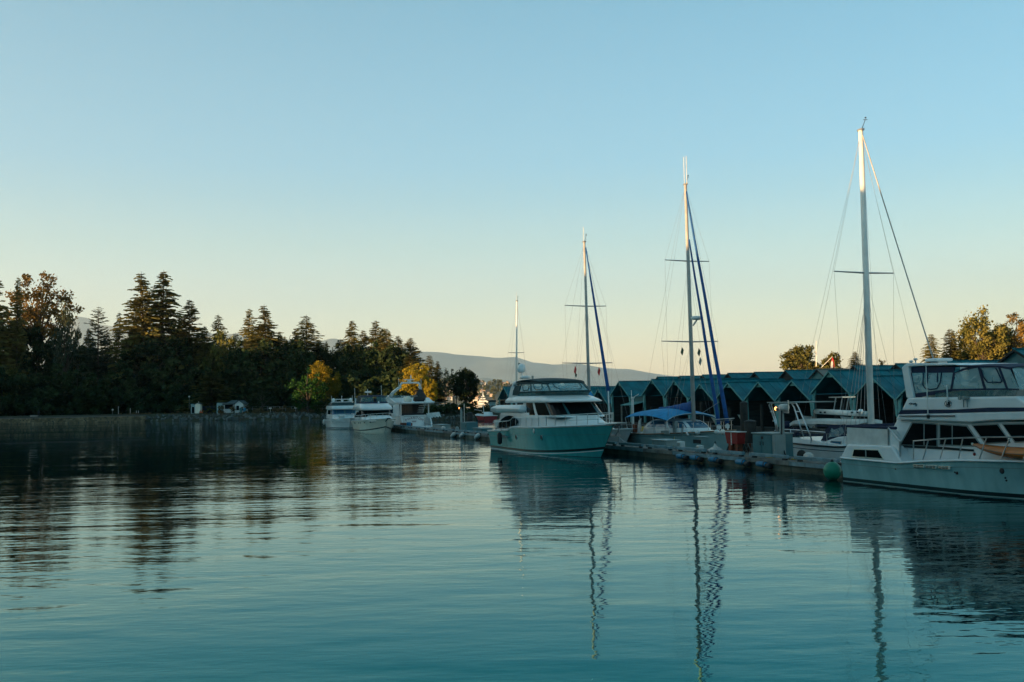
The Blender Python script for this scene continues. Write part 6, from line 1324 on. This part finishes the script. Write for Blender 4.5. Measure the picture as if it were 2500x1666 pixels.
    b = MB(); b.tube([(-122.0, 28.9, 3.45), (-122.0, 28.9, 4.15), (-120.3, 29.2, 4.15), (-120.3, 30.6, 4.15)], .025); b.tube([(-120.3, 29.2, 3.45), (-120.3, 29.2, 4.15)], .02); part('deck_rail', b, M['steel'], r)
    b = MB(); b.ball((-122.5, 29.9, 3.75), .35, .5, .42, 10, 6); part('covered_seat', b, M['gel2'], r, True)
    b = MB(); b.box((-123.4, 29.5, 3.45), (-122.6, 30.2, 4.1)); part('wet_bar', b, M['gel'], r, bevel=.05)
    n = 10; b = MB(); b.grid([[(-121.6 + .45 * k_ * math.cos(2 * math.pi * i / n), 31.25 + .95 * k_ * math.sin(2 * math.pi * i / n), z_) for i in range(n)] for k_, z_ in ((.55, 3.35), (1.0, 3.6), (.95, 3.95), (.55, 4.5), (.22, 4.95), (.02, 5.02))], True); part('black_crane_cover', b, M['black'], r, True)
    b = MB(); b.add([(-120.2, 31.6, 3.46), (-120.2, 32.5, 3.46), (-121.4, 32.3, 3.95), (-121.4, 31.9, 3.95), (-122.5, 32.5, 3.46), (-122.5, 31.6, 3.46)], [(0, 1, 2, 3), (3, 2, 4, 5), (0, 3, 5), (1, 4, 2), (0, 5, 4, 1)]); part('stern_seat', b, M['gel'], r)
    b = MB(); rows = [[(-121.3 + .25 * j + .04 * math.sin(i * 2.1), 31.9 + i * .19, 1.98 - .16 * j - (.05 if i % 2 else 0) * j + .05 * i * .3) for i in range(10)] for j in range(4)]; b.sheet(rows, .02); part('white_fringed_cover', b, M['wcan'], r)
arch_yacht()

# ------------------------------------------------------------------ sailing boats
def rig(r, s, t, zb, top, ms, rad, mm, spreaders, fore=None, back=None, lower=None, extra=(), chain=1.7):
    b = MB(); b.tube([(s, t, zb), (s + (top[0] - s) * .5, t, (zb + top[1]) / 2), (top[0], t, top[1])], [rad, rad * .97, rad * .72], 10); mast = part('mast', b, M[mm], r, True)
    L = lambda z: s + (top[0] - s) * (z - zb) / (top[1] - zb)
    ends = []
    for z, hw_ in spreaders:
        for sd in (-1, 1): b = MB(); b.tube([(L(z), t, z), (L(z) - .12, t + sd * hw_, z + .05)], [.05, .03], 6); part('spreader', b, M['wire'], mast)
        ends.append((z, hw_))
    wr = MB(); w = .0065
    for sd in (-1, 1):
        zc = ends[0] if ends else None
        for z, hw_ in ends:
            e = (L(z) - .12, t + sd * hw_, z + .05); wr.tube([(L(top[1]), t, top[1] - .1), e], w, 3); wr.tube([e, (s - .15, t + sd * chain, zb)], w, 3)
            wr.tube([(L(z), t, z - .1), (s + .6, t + sd * chain, zb)], w, 3); wr.tube([(L(z), t, z - .1), (s - .6, t + sd * chain, zb)], w, 3)
    if fore: wr.tube([(L(top[1]), t, top[1] - .15), fore], w, 3)
    if back: wr.tube([(L(top[1]), t, top[1]), back], w, 3)
    for a, c in extra: wr.tube([a, c], w, 3)
    part('standing_rigging', wr, M['wire'], r)
    return mast, L
def masthead(mast, s, t, z, whips=()):
    b = MB(); b.cbox((s, t, z + .05), (.35, .16, .1)); part('masthead_fitting', b, M['wire'], mast)
    b = MB(); b.tube([(s + .1, t, z + .1), (s + .35, t, z + .45)], .015, 4); b.tube([(s + .22, t, z + .5), (s + .5, t, z + .42)], .02, 4); b.ball((s + .38, t, z + .55), .05, .05, .04, 6, 4); part('wind_vane', b, M['black'], mast)
    for o, h in whips: b = MB(); b.tube([(s + o, t, z), (s + o, t, z + h)], .02, 4); part('whip_aerial', b, M['pedw'], mast)
def pennant(px, py, t, h, w_, label, m, name='flag', k=0.0):
    s, z = PT(px, py, t); b = MB(); b.plate([(s, t, z), (s + w_ * .5, t + .06, z - h * .35), (s + w_ * .2, t + .05, z - h * .7), (s + w_ * .1, t, z - h), (s - w_ * .5, t - .05, z - h * .6)], .012)
    o = thing(name, label, 'flag', s, t, z); part('cloth', b, M[m], o); return o
def sail_blue():
    C = crop(1500, 880, 400 / 2323); tc = 33.0; r = thing('sailboat', 'grey hulled sailboat with bright blue canopy and two blue furled sails', 'sailboat', -58, tc)
    H = Hull(-65.3, -52.3, tc, 3.9, [(0, .98), (.4, 1.02), (.75, 1.22), (1, 1.42)], rake=1.3, wl=.86, full=.40, bowp=1.8, trans=.8)
    hull_parts(r, H, mh='alu', boot=.1, cap='teak', deckm='grey')
    b = H.stripe(MB(), lambda a: H.sh(a) - .16, .02, .006); part('hull_line', b, M['boot'], r, True)
    p = H.p(.62, .55, -1, .0); s_, z_ = C(1080, 1157, 31.15); b = MB(); b.box((s_ - .42, p[1] - .02, z_ - .12), (s_ + .42, p[1] + .05, z_ + .12)); part('hull_port', b, M['black'], r)
    pr = lambda nm, poly, t0, t1, m, bev=.04: part(nm, MB().prism([C(x, y, t0) for x, y in poly], t0, t1), M[m], r, bevel=bev)
    zc = lambda y: C(800, y, 32.2)[1]; sc_ = lambda x: C(x, 950, 32.2)[0]
    ph = House(tc, 1, [(.98, sc_(480), sc_(1112), 1.28, 2.3), (zc(965), sc_(497), sc_(1085), 1.24, 2.2), (zc(898), sc_(535), sc_(1028), 1.14, 2.0), (zc(856), sc_(572), sc_(965), 1.02, 1.7), (zc(838), sc_(640), sc_(900), .75, 1.2)])
    part('pilothouse', ph.solid(MB()), M['gel'], r, True)
    for q0, q1, qt in ((.10, .92, (.22, .86)), (1.02, 1.30, (1.0, 1.30)), (1.36, 1.64, (1.36, 1.64)), (1.70, 1.98, (1.70, 2.0))): part('window', ph.panel(MB(), q0, q1, zc(950), zc(866), .02, .03, qt=qt, nz=4), M['bluglass'], r)
    part('window', ph.panel(MB(), 2.08, 2.90, zc(950), zc(866), .02, .03, qt=(2.14, 2.78), nz=4), M['bluglass'], r)
    b = plate_on(C, [(510, 1000), (540, 1000), (535, 1030), (505, 1030)], 31.76, .03); part('small_port', b, M['boxg'], r)
    cr_ = House(tc, 1, [(.95, sc_(840), sc_(1345), 1.12, 2.6), (zc(1000), sc_(840), sc_(1250), 1.02, 2.2), (zc(985), sc_(850), sc_(1190), .8, 1.8)]); part('coachroof', cr_.solid(MB()), M['gel'], r, True)
    for q0, q1 in ((.08, .32), (.42, .55), (.74, 1.1)): part('coach_window', cr_.panel(MB(), q0, q1, zc(1032), zc(1006), .015, .03), M['glass'], r)
    b = plate_on(C, [(660, 1000), (780, 995), (785, 1050), (668, 1055)], 31.2, .03); part('rolled_dinghy_cloth', b, M['boxg'], r)
    # blue canopy: arched sheet with a lower near edge
    rows = []
    for j in range(9):
        v_ = j / 8; y = 31.05 + (34.9 - 31.05) * v_; c = 1 - (2 * v_ - 1) ** 2; row = []
        for i in range(13):
            u = i / 12; s_ = C(350, 780, 32)[0] + (C(925, 800, 32)[0] - C(350, 780, 32)[0]) * u; z_ = 2.02 + .26 * math.sin(math.pi * (u * .85 + .1)) ** .8 + .44 * c ** .7 - .22 * max(0, u - .6); row.append((s_ - .25 * (1 - c) * (u < .1), y, z_))
        rows.append(row)
    part('blue_canopy', MB().sheet(rows, .03), M['blue'], r, True)
    for i in (0, 4, 8, 12):
        b = MB(); b.tube([(rw[i][0], rw[i][1], rw[i][2] - .03) for rw in rows], .022); b.tube([(rows[0][i][0], 31.05, rows[0][i][2] - .03), (rows[0][i][0] + .15, 31.15, 1.1)], .022); b.tube([(rows[8][i][0], 34.9, rows[8][i][2] - .03), (rows[8][i][0] + .15, 34.8, 1.1)], .022); part('canopy_hoop', b, M['steel'], r)
    # boom, cover, mast
    s0, z0 = PT(1694.5, 1045, tc); s1, z1 = PT(1673.5, 452, tc)
    z_ = PT(1687, 835, tc)[1]; z2 = PT(1680, 638, tc)[1]
    fz = PT(1776, 1028, tc); bk = (-65.2, tc, 1.1)
    mast, L = rig(r, s0, tc, 1.1, (s1, z1), 0, .135, 'mastg', [(z2, 1.65), (z_, 2.1)], fore=None, back=bk, chain=1.75)
    masthead(mast, s1, tc, z1, ((-.12, 1.9), (.2, 1.9)))
    sr, zr = PT(1692, 778, tc); b = MB(); b.lathe([(.1, -.14), (.36, -.1), (.38, .0), (.34, .1), (.05, .13)], (sr + .45, tc, zr), 14); rd = part('mast_radar', b, M['gel'], mast, True); b = MB(); b.tube([(sr + .5, tc, zr - .12), (sr, tc, zr - .45)], .06); part('radar_bracket', b, M['gel'], mast)
    rows = []
    for i in range(15):
        a = i / 14; s_ = s0 - .1 - 4.5 * a; hh = .50 * (1 - a) ** 1.3 + .13; ww = .17 - .05 * a; zc = 2.45 + .18 * a + hh * .6
        rows.append([(s_, tc + ww * math.cos(f), zc + hh * .62 * math.sin(f) + .02 * math.sin(i * 2)) for f in [2 * math.pi * k / 10 for k in range(10)]])
    part('sail_cover', MB().grid(rows, True).add(rows[0], [tuple(range(10))]) or MB().grid(rows, True), M['dblue'], r, True)
    b = MB(); b.tube([(s0, tc, 2.36), (s0 - 4.7, tc, 2.5)], .09, 8); part('boom', b, M['mastg'], r)
    for (a, c), (e, f), rr in [((1481.5, 900), (700, 340), 0)] and [((1500 + 1480 * .1722, 880 + 905 * .1722), (1682, 585), .12), ((1500 + 1600 * .1722, 880 + 893 * .1722), (1675, 468), .13)]:
        p0, p1 = PT(a, c, tc), PT(e, f, tc); b = MB(); n = 14; b.tube([(p0[0] + (p1[0] - p0[0]) * k / n, tc + .01 * math.sin(k), p0[1] + (p1[1] - p0[1]) * k / n) for k in range(n + 1)], [rr * (1.05 - .62 * k / n) for k in range(n + 1)], 8); part('furled_sail', b, M['dblue'], r, True)
        b = MB(); b.lathe([(.12, 0), (.14, .05), (.14, .2), (.06, .25)], (p0[0], tc, p0[1] - .3), 10); b.tube([(p0[0], tc, p0[1]), (p0[0] + .05, tc, 1.35)], .03); part('furling_drum', b, M['gel'], r)
    # rails, poles at the stern, deck gear
    for sd in (-1, 1):
        for hgt in (.62, .34): b = MB(); b.tube(H.rail_pts(.03, .97, 24, hgt, sd), .013, 4); part('life_line', b, M['wire'], r)
        stanchions(r, H, [.04, .12, .2, .28, .36, .46, .56, .66, .76, .85, .92], .62, sd, 0, rad=.016)
    b = MB(); b.tube(H.rail_pts(.88, .99, 6, .72, -1) + H.rail_pts(.99, .88, 6, .72, 1), .02); part('bow_pulpit', b, M['steel'], r)
    for x, y0, y1, rr, m_ in ((262, 1040, 520, .05, 'pedw'), (240, 1050, 425, .03, 'pedw')):
        s_, z_ = C(x, y1, 32.6); b = MB(); b.tube([(s_, 32.6, .9), (s_, 32.6, z_)], rr); part('stern_pole', b, M[m_], r)
    b = MB(); s_, z_ = C(262, 530, 32.6); b.lathe([(.04, -.1), (.14, 0), (.12, .06)], (s_, 32.6, z_), 10); b.beam((s_, 32.6, z_), (s_ + .55, 32.8, z_ + .25), .04, .04); part('wind_generator', b, M['pedw'], r)
    b = MB(); b.box((C(275, 1010, 32)[0], 31.9, 1.0), (C(310, 1010, 32)[0], 32.3, 1.62)); part('orange_locker', b, M['rust'], r)
    b = MB(); s_, z_ = C(345, 1040, 31.3); b.prism([C(x, y, 31.3) for x, y in ((325, 1045), (345, 860), (380, 820), (365, 1045))], 31.28, 31.32); part('spray_cloth', b, M['gel'], r)
    for x in (1180, 1455, 1535, 440, 1110): s_, z_ = C(x, 1020, 31.9); b = MB(); b.ball((s_, 31.9, z_), .2, .16, .17, 8, 5); part('deck_fitting', b, M['pedw'], r, True)
    b = MB(); b.box((s0 - .5, 31.7, 1.15), (s0 - .2, 31.95, 1.9)); part('mast_locker', b, M['boxg'], r)
    for x in (945, 960): b = MB(); b.tube([(C(x, 1010, 31.3)[0], 31.3, 1.05), (C(x + 20, 880, 31.3)[0], 31.3, 1.75), (C(x + 90, 1010, 31.3)[0], 31.3, 1.1)], .022); part('granny_bar', b, M['steel'], r)
    b = MB(); b.tube([(C(1240, 750, 32)[0], 32, C(1240, 750, 32)[1]), (C(1490, 590, 33)[0], 33, C(1490, 590, 33)[1])], .02, 4); part('tied_line', b, M['wire'], r)
    b = MB(); b.tube([C(830, 1080, 30.9)[:1] + (31.0, .95), (C(810, 1190, 30)[0], 30.2, .55), (C(830, 1235, 29.2)[0], 29.2, .55), (C(880, 1225, 28)[0], 27.8, .7)], .022, 5); part('power_cord', b, M['yellow'], r)
    for k, (px, py, m_, lb) in enumerate([(1665, 848, 'flagg', 'dark pennant under the lower left spreader of the blue canopied sailboat'), (1706, 850, 'flagg', 'upper dark pennant right of the mast with blue furled sails'), (1709, 872, 'boxg', 'lower grey pennant right of the mast with blue furled sails')]): pennant(px, py, tc - 1.0, .55, .22, lb, m_)
sail_blue()
def sail_white():
    C = crop(1840, 860, 340 / 1616); tc = 32.3; r = thing('sailboat', 'small white sailboat with tall white mast, white awning and navy dodger', 'sailboat', -40, tc)
    H = Hull(-45.2, -34.6, tc, 3.1, [(0, 1.0), (.5, .95), (1, 1.25)], rake=1.3, wl=.86, full=.42, bowp=1.9, trans=.72)
    hull_parts(r, H, boot=.1, cap='black')
    b = H.stripe(MB(), lambda a: H.sh(a) - .24, .035, .006); part('navy_line', b, M['navy'], r, True)
    pr = lambda nm, poly, t0, t1, m, bev=.04: part(nm, MB().prism([C(x, y, 31.2) for x, y in poly], t0, t1), M[m], r, bevel=bev)
    pr('cockpit_coaming', [(410, 1070), (415, 1000), (450, 988), (570, 1000), (780, 1030), (1060, 1080), (1060, 1095)], 31.0, 33.6, 'gel', .05)
    pr('coachroof', [(790, 1080), (800, 1040), (960, 985), (1060, 975), (1300, 985), (1380, 1085)], 31.25, 33.35, 'gel', .05)
    fr = part('window_frame', plate_on(C, [(888, 1040), (905, 1030), (1018, 1036), (1012, 1080), (895, 1078)], 31.235, .03), M['boxg'], r); part('pane', plate_on(C, [(896, 1044), (908, 1036), (1010, 1041), (1005, 1074), (901, 1072)], 31.215, .03), M['bluglass'], fr)
    # white awning along the boom
    rows = []
    for j in range(7):
        y = tc - .75 + 1.5 * j / 6; c = 1 - ((j - 3) / 3) ** 2
        rows.append([(C(x, 800, tc)[0], y * (1 if u > .03 else 1), C(x, yy, tc)[1] + .10 * c - (.10 if u < .02 else 0)) for u, x, yy in ((0, 535, 815), (.08, 600, 795), (.4, 850, 792), (.7, 1100, 800), (1, 1345, 800))])
    part('white_awning', MB().sheet(rows, .16), M['wcan'], r, True)
    ddg = [(770, 1042), (800, 1000), (835, 900), (890, 850), (1060, 838), (1075, 970), (850, 1046)]
    b = plate_on(C, ddg, 31.35, .04); part('navy_dodger', b, M['navy'], r); part('navy_dodger', mirror(b, tc), M['navy'], r)
    a, za = C(890, 850, tc); c, zc = C(1070, 838, tc); part('dodger_top', MB().box((a, 31.36, za - .03), (c, 33.24, za + .02)), M['navy'], r, bevel=.02)
    part('dodger_window', plate_on(C, [(862, 998), (905, 880), (935, 905), (905, 985)], 31.325, .015), M['clear'], r); part('dodger_window', plate_on(C, [(905, 985), (935, 900), (1030, 870), (1048, 935), (1000, 975)], 31.325, .015), M['clear'], r)
    # stern frame
    t_ = 31.0
    tz = lambda pts, tt: [(C(x, y, tt)[0], tt, C(x, y, tt)[1]) for x, y in pts]
    for tt in (31.0, 33.4):
        for pts in ([(272, 962), (245, 800), (178, 615), (195, 592), (330, 590)], [(288, 958), (262, 800), (205, 615), (215, 592)], [(345, 590), (440, 594), (470, 640), (520, 800), (578, 985)], [(330, 588), (495, 594), (525, 650), (600, 830), (680, 1032)]):
            b = MB(); b.tube(tz(pts, tt), .035 if tt < 32 else .028, 6); part('stern_frame_tube', b, M['steel'], r, True)
        for (x0, y0), (x1, y1) in [((195, 692), (222, 692)), ((222, 800), (245, 800)), ((245, 910), (268, 910)), ((485, 690), (540, 690))]: b = MB(); b.tube(tz([(x0, y0), (x1, y1)], tt), .025, 5); part('frame_rung', b, M['steel'], r)
    a, za = C(172, 583, 31); c, zc = C(495, 590, 31); part('solar_panel', MB().box((a, 30.9, zc), (c, 33.5, zc + .05)), M['boxg'], r)
    for pts in ([(335, 940), (355, 1010)], [(425, 895), (440, 985)], [(335, 895), (520, 905)], [(520, 905), (830, 930)]): b = MB(); b.tube(tz(pts, 31.1), .022, 5); part('push_pit_rail', b, M['steel'], r)
    b = MB(); s_, z_ = C(385, 845, 31.6); b.ball((s_, 31.6, z_), .36, .25, .22, 12, 6); part('blue_bag', b, M['navy'], r, True)
    b = MB(); s_, z_ = C(480, 925, 31.9); b.cbox((s_, 31.9, z_), (.55, .3, .42)); part('blue_cushion', b, M['navy'], r, bevel=.06)
    b = MB(); s_, z_ = C(640, 965, 31.6); b.tube([(s_ - .9, 31.6, z_ + .02), (s_ + 1.0, 31.6, z_ + .02)], .05, 6); part('navy_roll', b, M['navy'], r)
    b = MB(); s_, z_ = C(690, 1000, 32.2); b.box((s_ - .35, 31.9, .9), (s_ + .35, 32.5, z_)); part('brown_cockpit_box', b, M['rust'], r)
    # boom and mast
    s0, z0 = PT(2127, 1036, tc); s1, z1 = PT(2101.5, 320, tc); zs = PT(2113, 667, tc)[1]; fo = PT(2275, 866, tc); fo_end = (-34.7, tc, 1.3)
    mast, L = rig(r, s0, tc, 1.45, (s1, z1), 0, .155, 'mastw', [(zs, 1.75)], fore=None, back=(-45.0, tc, 1.2), chain=1.45, extra=[((s1, tc, z1 - .2), (-44.6, tc - .8, 1.2)), ((s1 + .1, tc, z1 - .6), (-37.2, tc - 1.2, 1.3)), ((s1 + .1, tc, z1 - .6), (-36.5, tc + 1.2, 1.3))])
    masthead(mast, s1, tc, z1)
    b = MB(); b.tube([(s1 + .12, tc, z1 - .25), (fo[0], tc, fo[1]), (fo[0] + (fo[0] - s1) * .45, tc, fo[1] - (z1 - fo[1]) * .42)], .028, 6); part('furled_forestay', b, M['mastg'], r)
    a, za = C(722, 688, tc); c, zc = C(1330, 718, tc); b = MB(); b.tube([(a, tc, za), (c, tc, zc)], .13, 10); bo = part('boom', b, M['mastw'], r, True)
    for x in (775, 825, 1140, 1205): s_, z_ = C(x, 700, tc - .14); b = MB(); b.cbox((s_, tc - .13, z_), (.14, .04, .08)); part('boom_fitting', b, M['black'], bo)
    b = MB(); s_, z_ = C(1310, 735, tc); b.lathe([(.1, 0), (.12, .1), (.12, .2), (.1, .3)], (s_ - .1, tc - .25, z_), 10); part('winch', b, M['steel'], r)
    b = MB()
    for x in (940, 1015, 1085): b.tube(tz([(x + 15, 525), (x - 10, 670)], 33.0), .03, 5)
    b.box((C(945, 525, 33)[0], 32.6, C(945, 530, 33)[1]), (C(1105, 525, 33)[0], 33.4, C(945, 518, 33)[1])); part('radar_frame', b, M['steel'], r)
    for k in range(5): b = MB(); b.tube([(s0 - .6 + .25 * k, tc - 1.2 + .1 * k, 1.1), (L(zs * .9), tc, zs * .9)], .011, 3); part('halyard', b, M['wire'], r)
    for sd in (-1, 1):
        b = MB(); b.tube(H.rail_pts(.05, .97, 20, .6, sd), .012, 4); part('life_line', b, M['wire'], r); stanchions(r, H, [.3, .42, .55, .7, .85], .6, sd, rad=.015)
sail_white()
def sail_hidden(tc, s_stern, L_, px_top, py_top, px_b, py_b, label, furl, cover, spr, flags=(), rad=.12, mm='mastg', zb=1.3):
    r = thing('sailboat', label, 'sailboat', s_stern + L_ / 2, tc); H = Hull(s_stern, s_stern + L_, tc, 3.4, [(0, 1.0), (1, 1.35)], rake=1.3, wl=.86, full=.42, bowp=1.9, trans=.75)
    hull_parts(r, H, boot=.1); s1, z1 = PT(px_top, py_top, tc); s0, _ = PT(px_b, py_b, tc)
    part('coachroof', MB().prism([(s0 - 2.5, 1.0), (s0 - 2.2, 1.55), (s0 + 1.2, 1.5), (s0 + 2.4, 1.1)], tc - 1.1, tc + 1.1), M['gel'], r, bevel=.06)
    mast, L = rig(r, s0, tc, zb, (s1, z1), 0, rad, mm, [(PT(px_top + (px_b - px_top) * .4, y, tc)[1], w_) for y, w_ in spr], fore=(s_stern + L_ - .3, tc, 1.5), back=(s_stern + .2, tc, 1.1))
    masthead(mast, s1, tc, z1, ((-.1, 1.2),))
    b = MB(); b.tube([(s0, tc, 2.3), (s0 - 3.6, tc, 2.45)], .08, 8); part('boom', b, M[mm], r)
    if furl:
        p0, p1 = PT(furl[0], furl[1], tc), PT(furl[2], furl[3], tc); b = MB(); b.tube([(p0[0] + (p1[0] - p0[0]) * k / 10, tc, p0[1] + (p1[1] - p0[1]) * k / 10) for k in range(11)], [.14 - .09 * k / 10 for k in range(11)], 8); part('furled_sail', b, M['dblue'], r, True)
        b = MB(); b.tube([(p0[0], tc, p0[1]), (p0[0] + .1, tc, 1.35)], .05); part('furling_drum', b, M['gel'], r)
    if cover:
        rows = [[(x, tc - w_, z0_), (x, tc - w_ * .3, z1_), (x, tc + w_ * .3, z1_), (x, tc + w_, z0_)] for x, z0_, z1_, w_ in cover]
        b = MB(); b.grid(rows); part('sail_cover', b, M['blue'], r)
    return r
sail_hidden(30.6, -72, 10.6, 1426.5, 592, 1440, 1010, 'sailboat with a blue furled sail behind the bow of the teal hulled yacht', (1485, 955, 1430, 605), [(PT(1412, 985, 30.6)[0], 2.6, 3.0, .25), (PT(1425, 975, 30.6)[0], 1.4, 3.6, .3), (PT(1440, 960, 30.6)[0], 1.3, 4.0, .3), (PT(1448, 965, 30.6)[0], 1.3, 3.6, .2)], [(748, 1.7), (888, 2.05)])
pennant(1404, 893, 29.9, .75, .26, 'red and dark courtesy flag left of the mast behind the teal hulled yacht', 'flagr'); pennant(1406, 911, 29.9, .35, .14, 'tiny dark flag hanging under the red and dark courtesy flag', 'flagg'); pennant(1462, 896, 31.2, .7, .3, 'faded red pennant right of the mast behind the teal hulled yacht', 'flagr')
sail_hidden(40, -115, 10, 1262, 736, 1260, 1010, 'sailboat with a thin pale mast far behind the teal hulled yacht', None, None, [(862, 1.0)], rad=.11, mm='mastw')
# red hulled boat in the fairway, boats lying in the sheds
def small_boat(s0, L_, tc, B, sh, mh, label, cab=None, cabm='gel', d=1, glass=True, name='motor_boat', group=None):
    r = thing(name, label, 'motor boat', s0 + d * L_ / 2, tc, 0, group); H = Hull(s0, s0 + d * L_, tc, B, sh, rake=1.0, wl=.82, full=.4, trans=.9); hull_parts(r, H, mh=mh, boot=.1)
    if cab:
        hs = House(tc, d, [(z, s0 + d * a, s0 + d * c, w_, .8) for z, a, c, w_ in cab]); part('cabin', hs.solid(MB()), M[cabm], r, True)
        if glass: part('windshield', hs.panel(MB(), .3, 2.7, cab[0][0] + .45 * (cab[-1][0] - cab[0][0]), cab[-1][0] - .1, .02, .03, nq=24), M['glass'], r, True)
    return r
r = small_boat(-158.0, 7, 52.6, 2.8, [(0, .85), (.6, .95), (1, 1.15)], 'dred', 'small dark red boat with a thin pole, left of the teal hulled yacht', [(.9, 1.0, 3.2, .8), (1.5, 1.1, 2.8, .7)], d=-1)
b = MB(); b.tube([(-161.5, 52.6, 1.2), (-161.2, 52.2, 5.4)], .05); part('pole', b, M['mastw'], r); b = MB(); b.tube([(-158.8, 51.4, 1.7), (-163, 51.4, 1.9)], .03); part('rail', b, M['steel'], r)
b = MB(); s_, z_ = PT(1512, 1047, 46); b.box((-90.5, 45.6, .05), (-84, 46.4, .55)); o = thing('yellow_float', 'long yellow float lying in the fairway behind the bow of the teal hulled yacht', 'float', -87, 46); part('float_body', b, M['yellow'], o, bevel=.1)
for k, (sp, mh, lb, cab) in enumerate([(-95.7, 'gel2', 'beige cabin boat lying in the shed right of the blue sail cover', [(1.3, 1.0, 5.0, 1.2), (2.6, 1.2, 4.4, 1.1)]), (-90.05, 'gel2', 'pale covered boat lying in the shed behind the two blue furled sails', [(1.3, .8, 5.5, 1.25), (2.2, 1.4, 5.0, .8)]), (-79.0, 'gel', 'white runabout lying deep in the shed above the orange lamp', None), (-73.5, 'gel', 'white cruiser lying in the shed with the highest front gable', [(1.3, 1, 5, 1.2), (2.5, 1.2, 4.4, 1.1)]), (-106.95, 'gel', 'dark windowed boat lying in the shed over the blue canopy', [(1.2, 1, 5, 1.2), (2.3, 1.2, 4.4, 1.1)])]):
    r = thing('motor_boat', lb, 'motor boat', sp, 61); H = Hull(0, 8.5, 0, 2.9, [(0, .9), (.6, 1.1), (1, 1.5)], rake=1.0, wl=.82, full=.4, trans=.9)
    def turned(mb): o = MB(); o.v = [(sp - y, T0 + 9.2 - x, z) for x, y, z in mb.v]; o.f = mb.f; return o
    part('hull', turned(H.band(MB(), -.3, 1, 6)), M[mh], r, True); part('deck', turned(H.deck(MB())), M['grey'], r); part('boot_stripe', turned(H.stripe(MB(), lambda a: .03, .12)), M['boot'], r)
    if cab:
        hs = House(0, 1, [(z, a, c, w_, .8) for z, a, c, w_ in cab]); part('cabin', turned(hs.solid(MB())), M[mh], r, True)
        part('windshield', turned(hs.panel(MB(), .3, 2.7, cab[0][0] + .5 * (cab[-1][0] - cab[0][0]), cab[-1][0] - .1, .02, .03, nq=24)), M['glass'] if k != 1 else M['wcan'], r, True)

# ------------------------------------------------------------------ evening haze
def haze():
    b = MB(); b.box((-30000, -600, -3), (30000, 31500, 3600)); me = bpy.data.meshes.new('haze'); me.from_pydata(b.v, [], b.f)
    m = bpy.data.materials.new('evening_haze'); m.use_nodes = True; n = m.node_tree; n.nodes.clear(); o_ = n.nodes.new('ShaderNodeOutputMaterial'); v = n.nodes.new('ShaderNodeVolumePrincipled')
    v.inputs['Color'].default_value = (.78, .91, .98, 1); v.inputs['Density'].default_value = HAZE; v.inputs['Anisotropy'].default_value = 0.3
    n.links.new(v.outputs[0], o_.inputs['Volume']); me.materials.append(m); o = bpy.data.objects.new('haze', me); link(o); o['kind'] = 'stuff'
HAZE = 0.000032
haze()
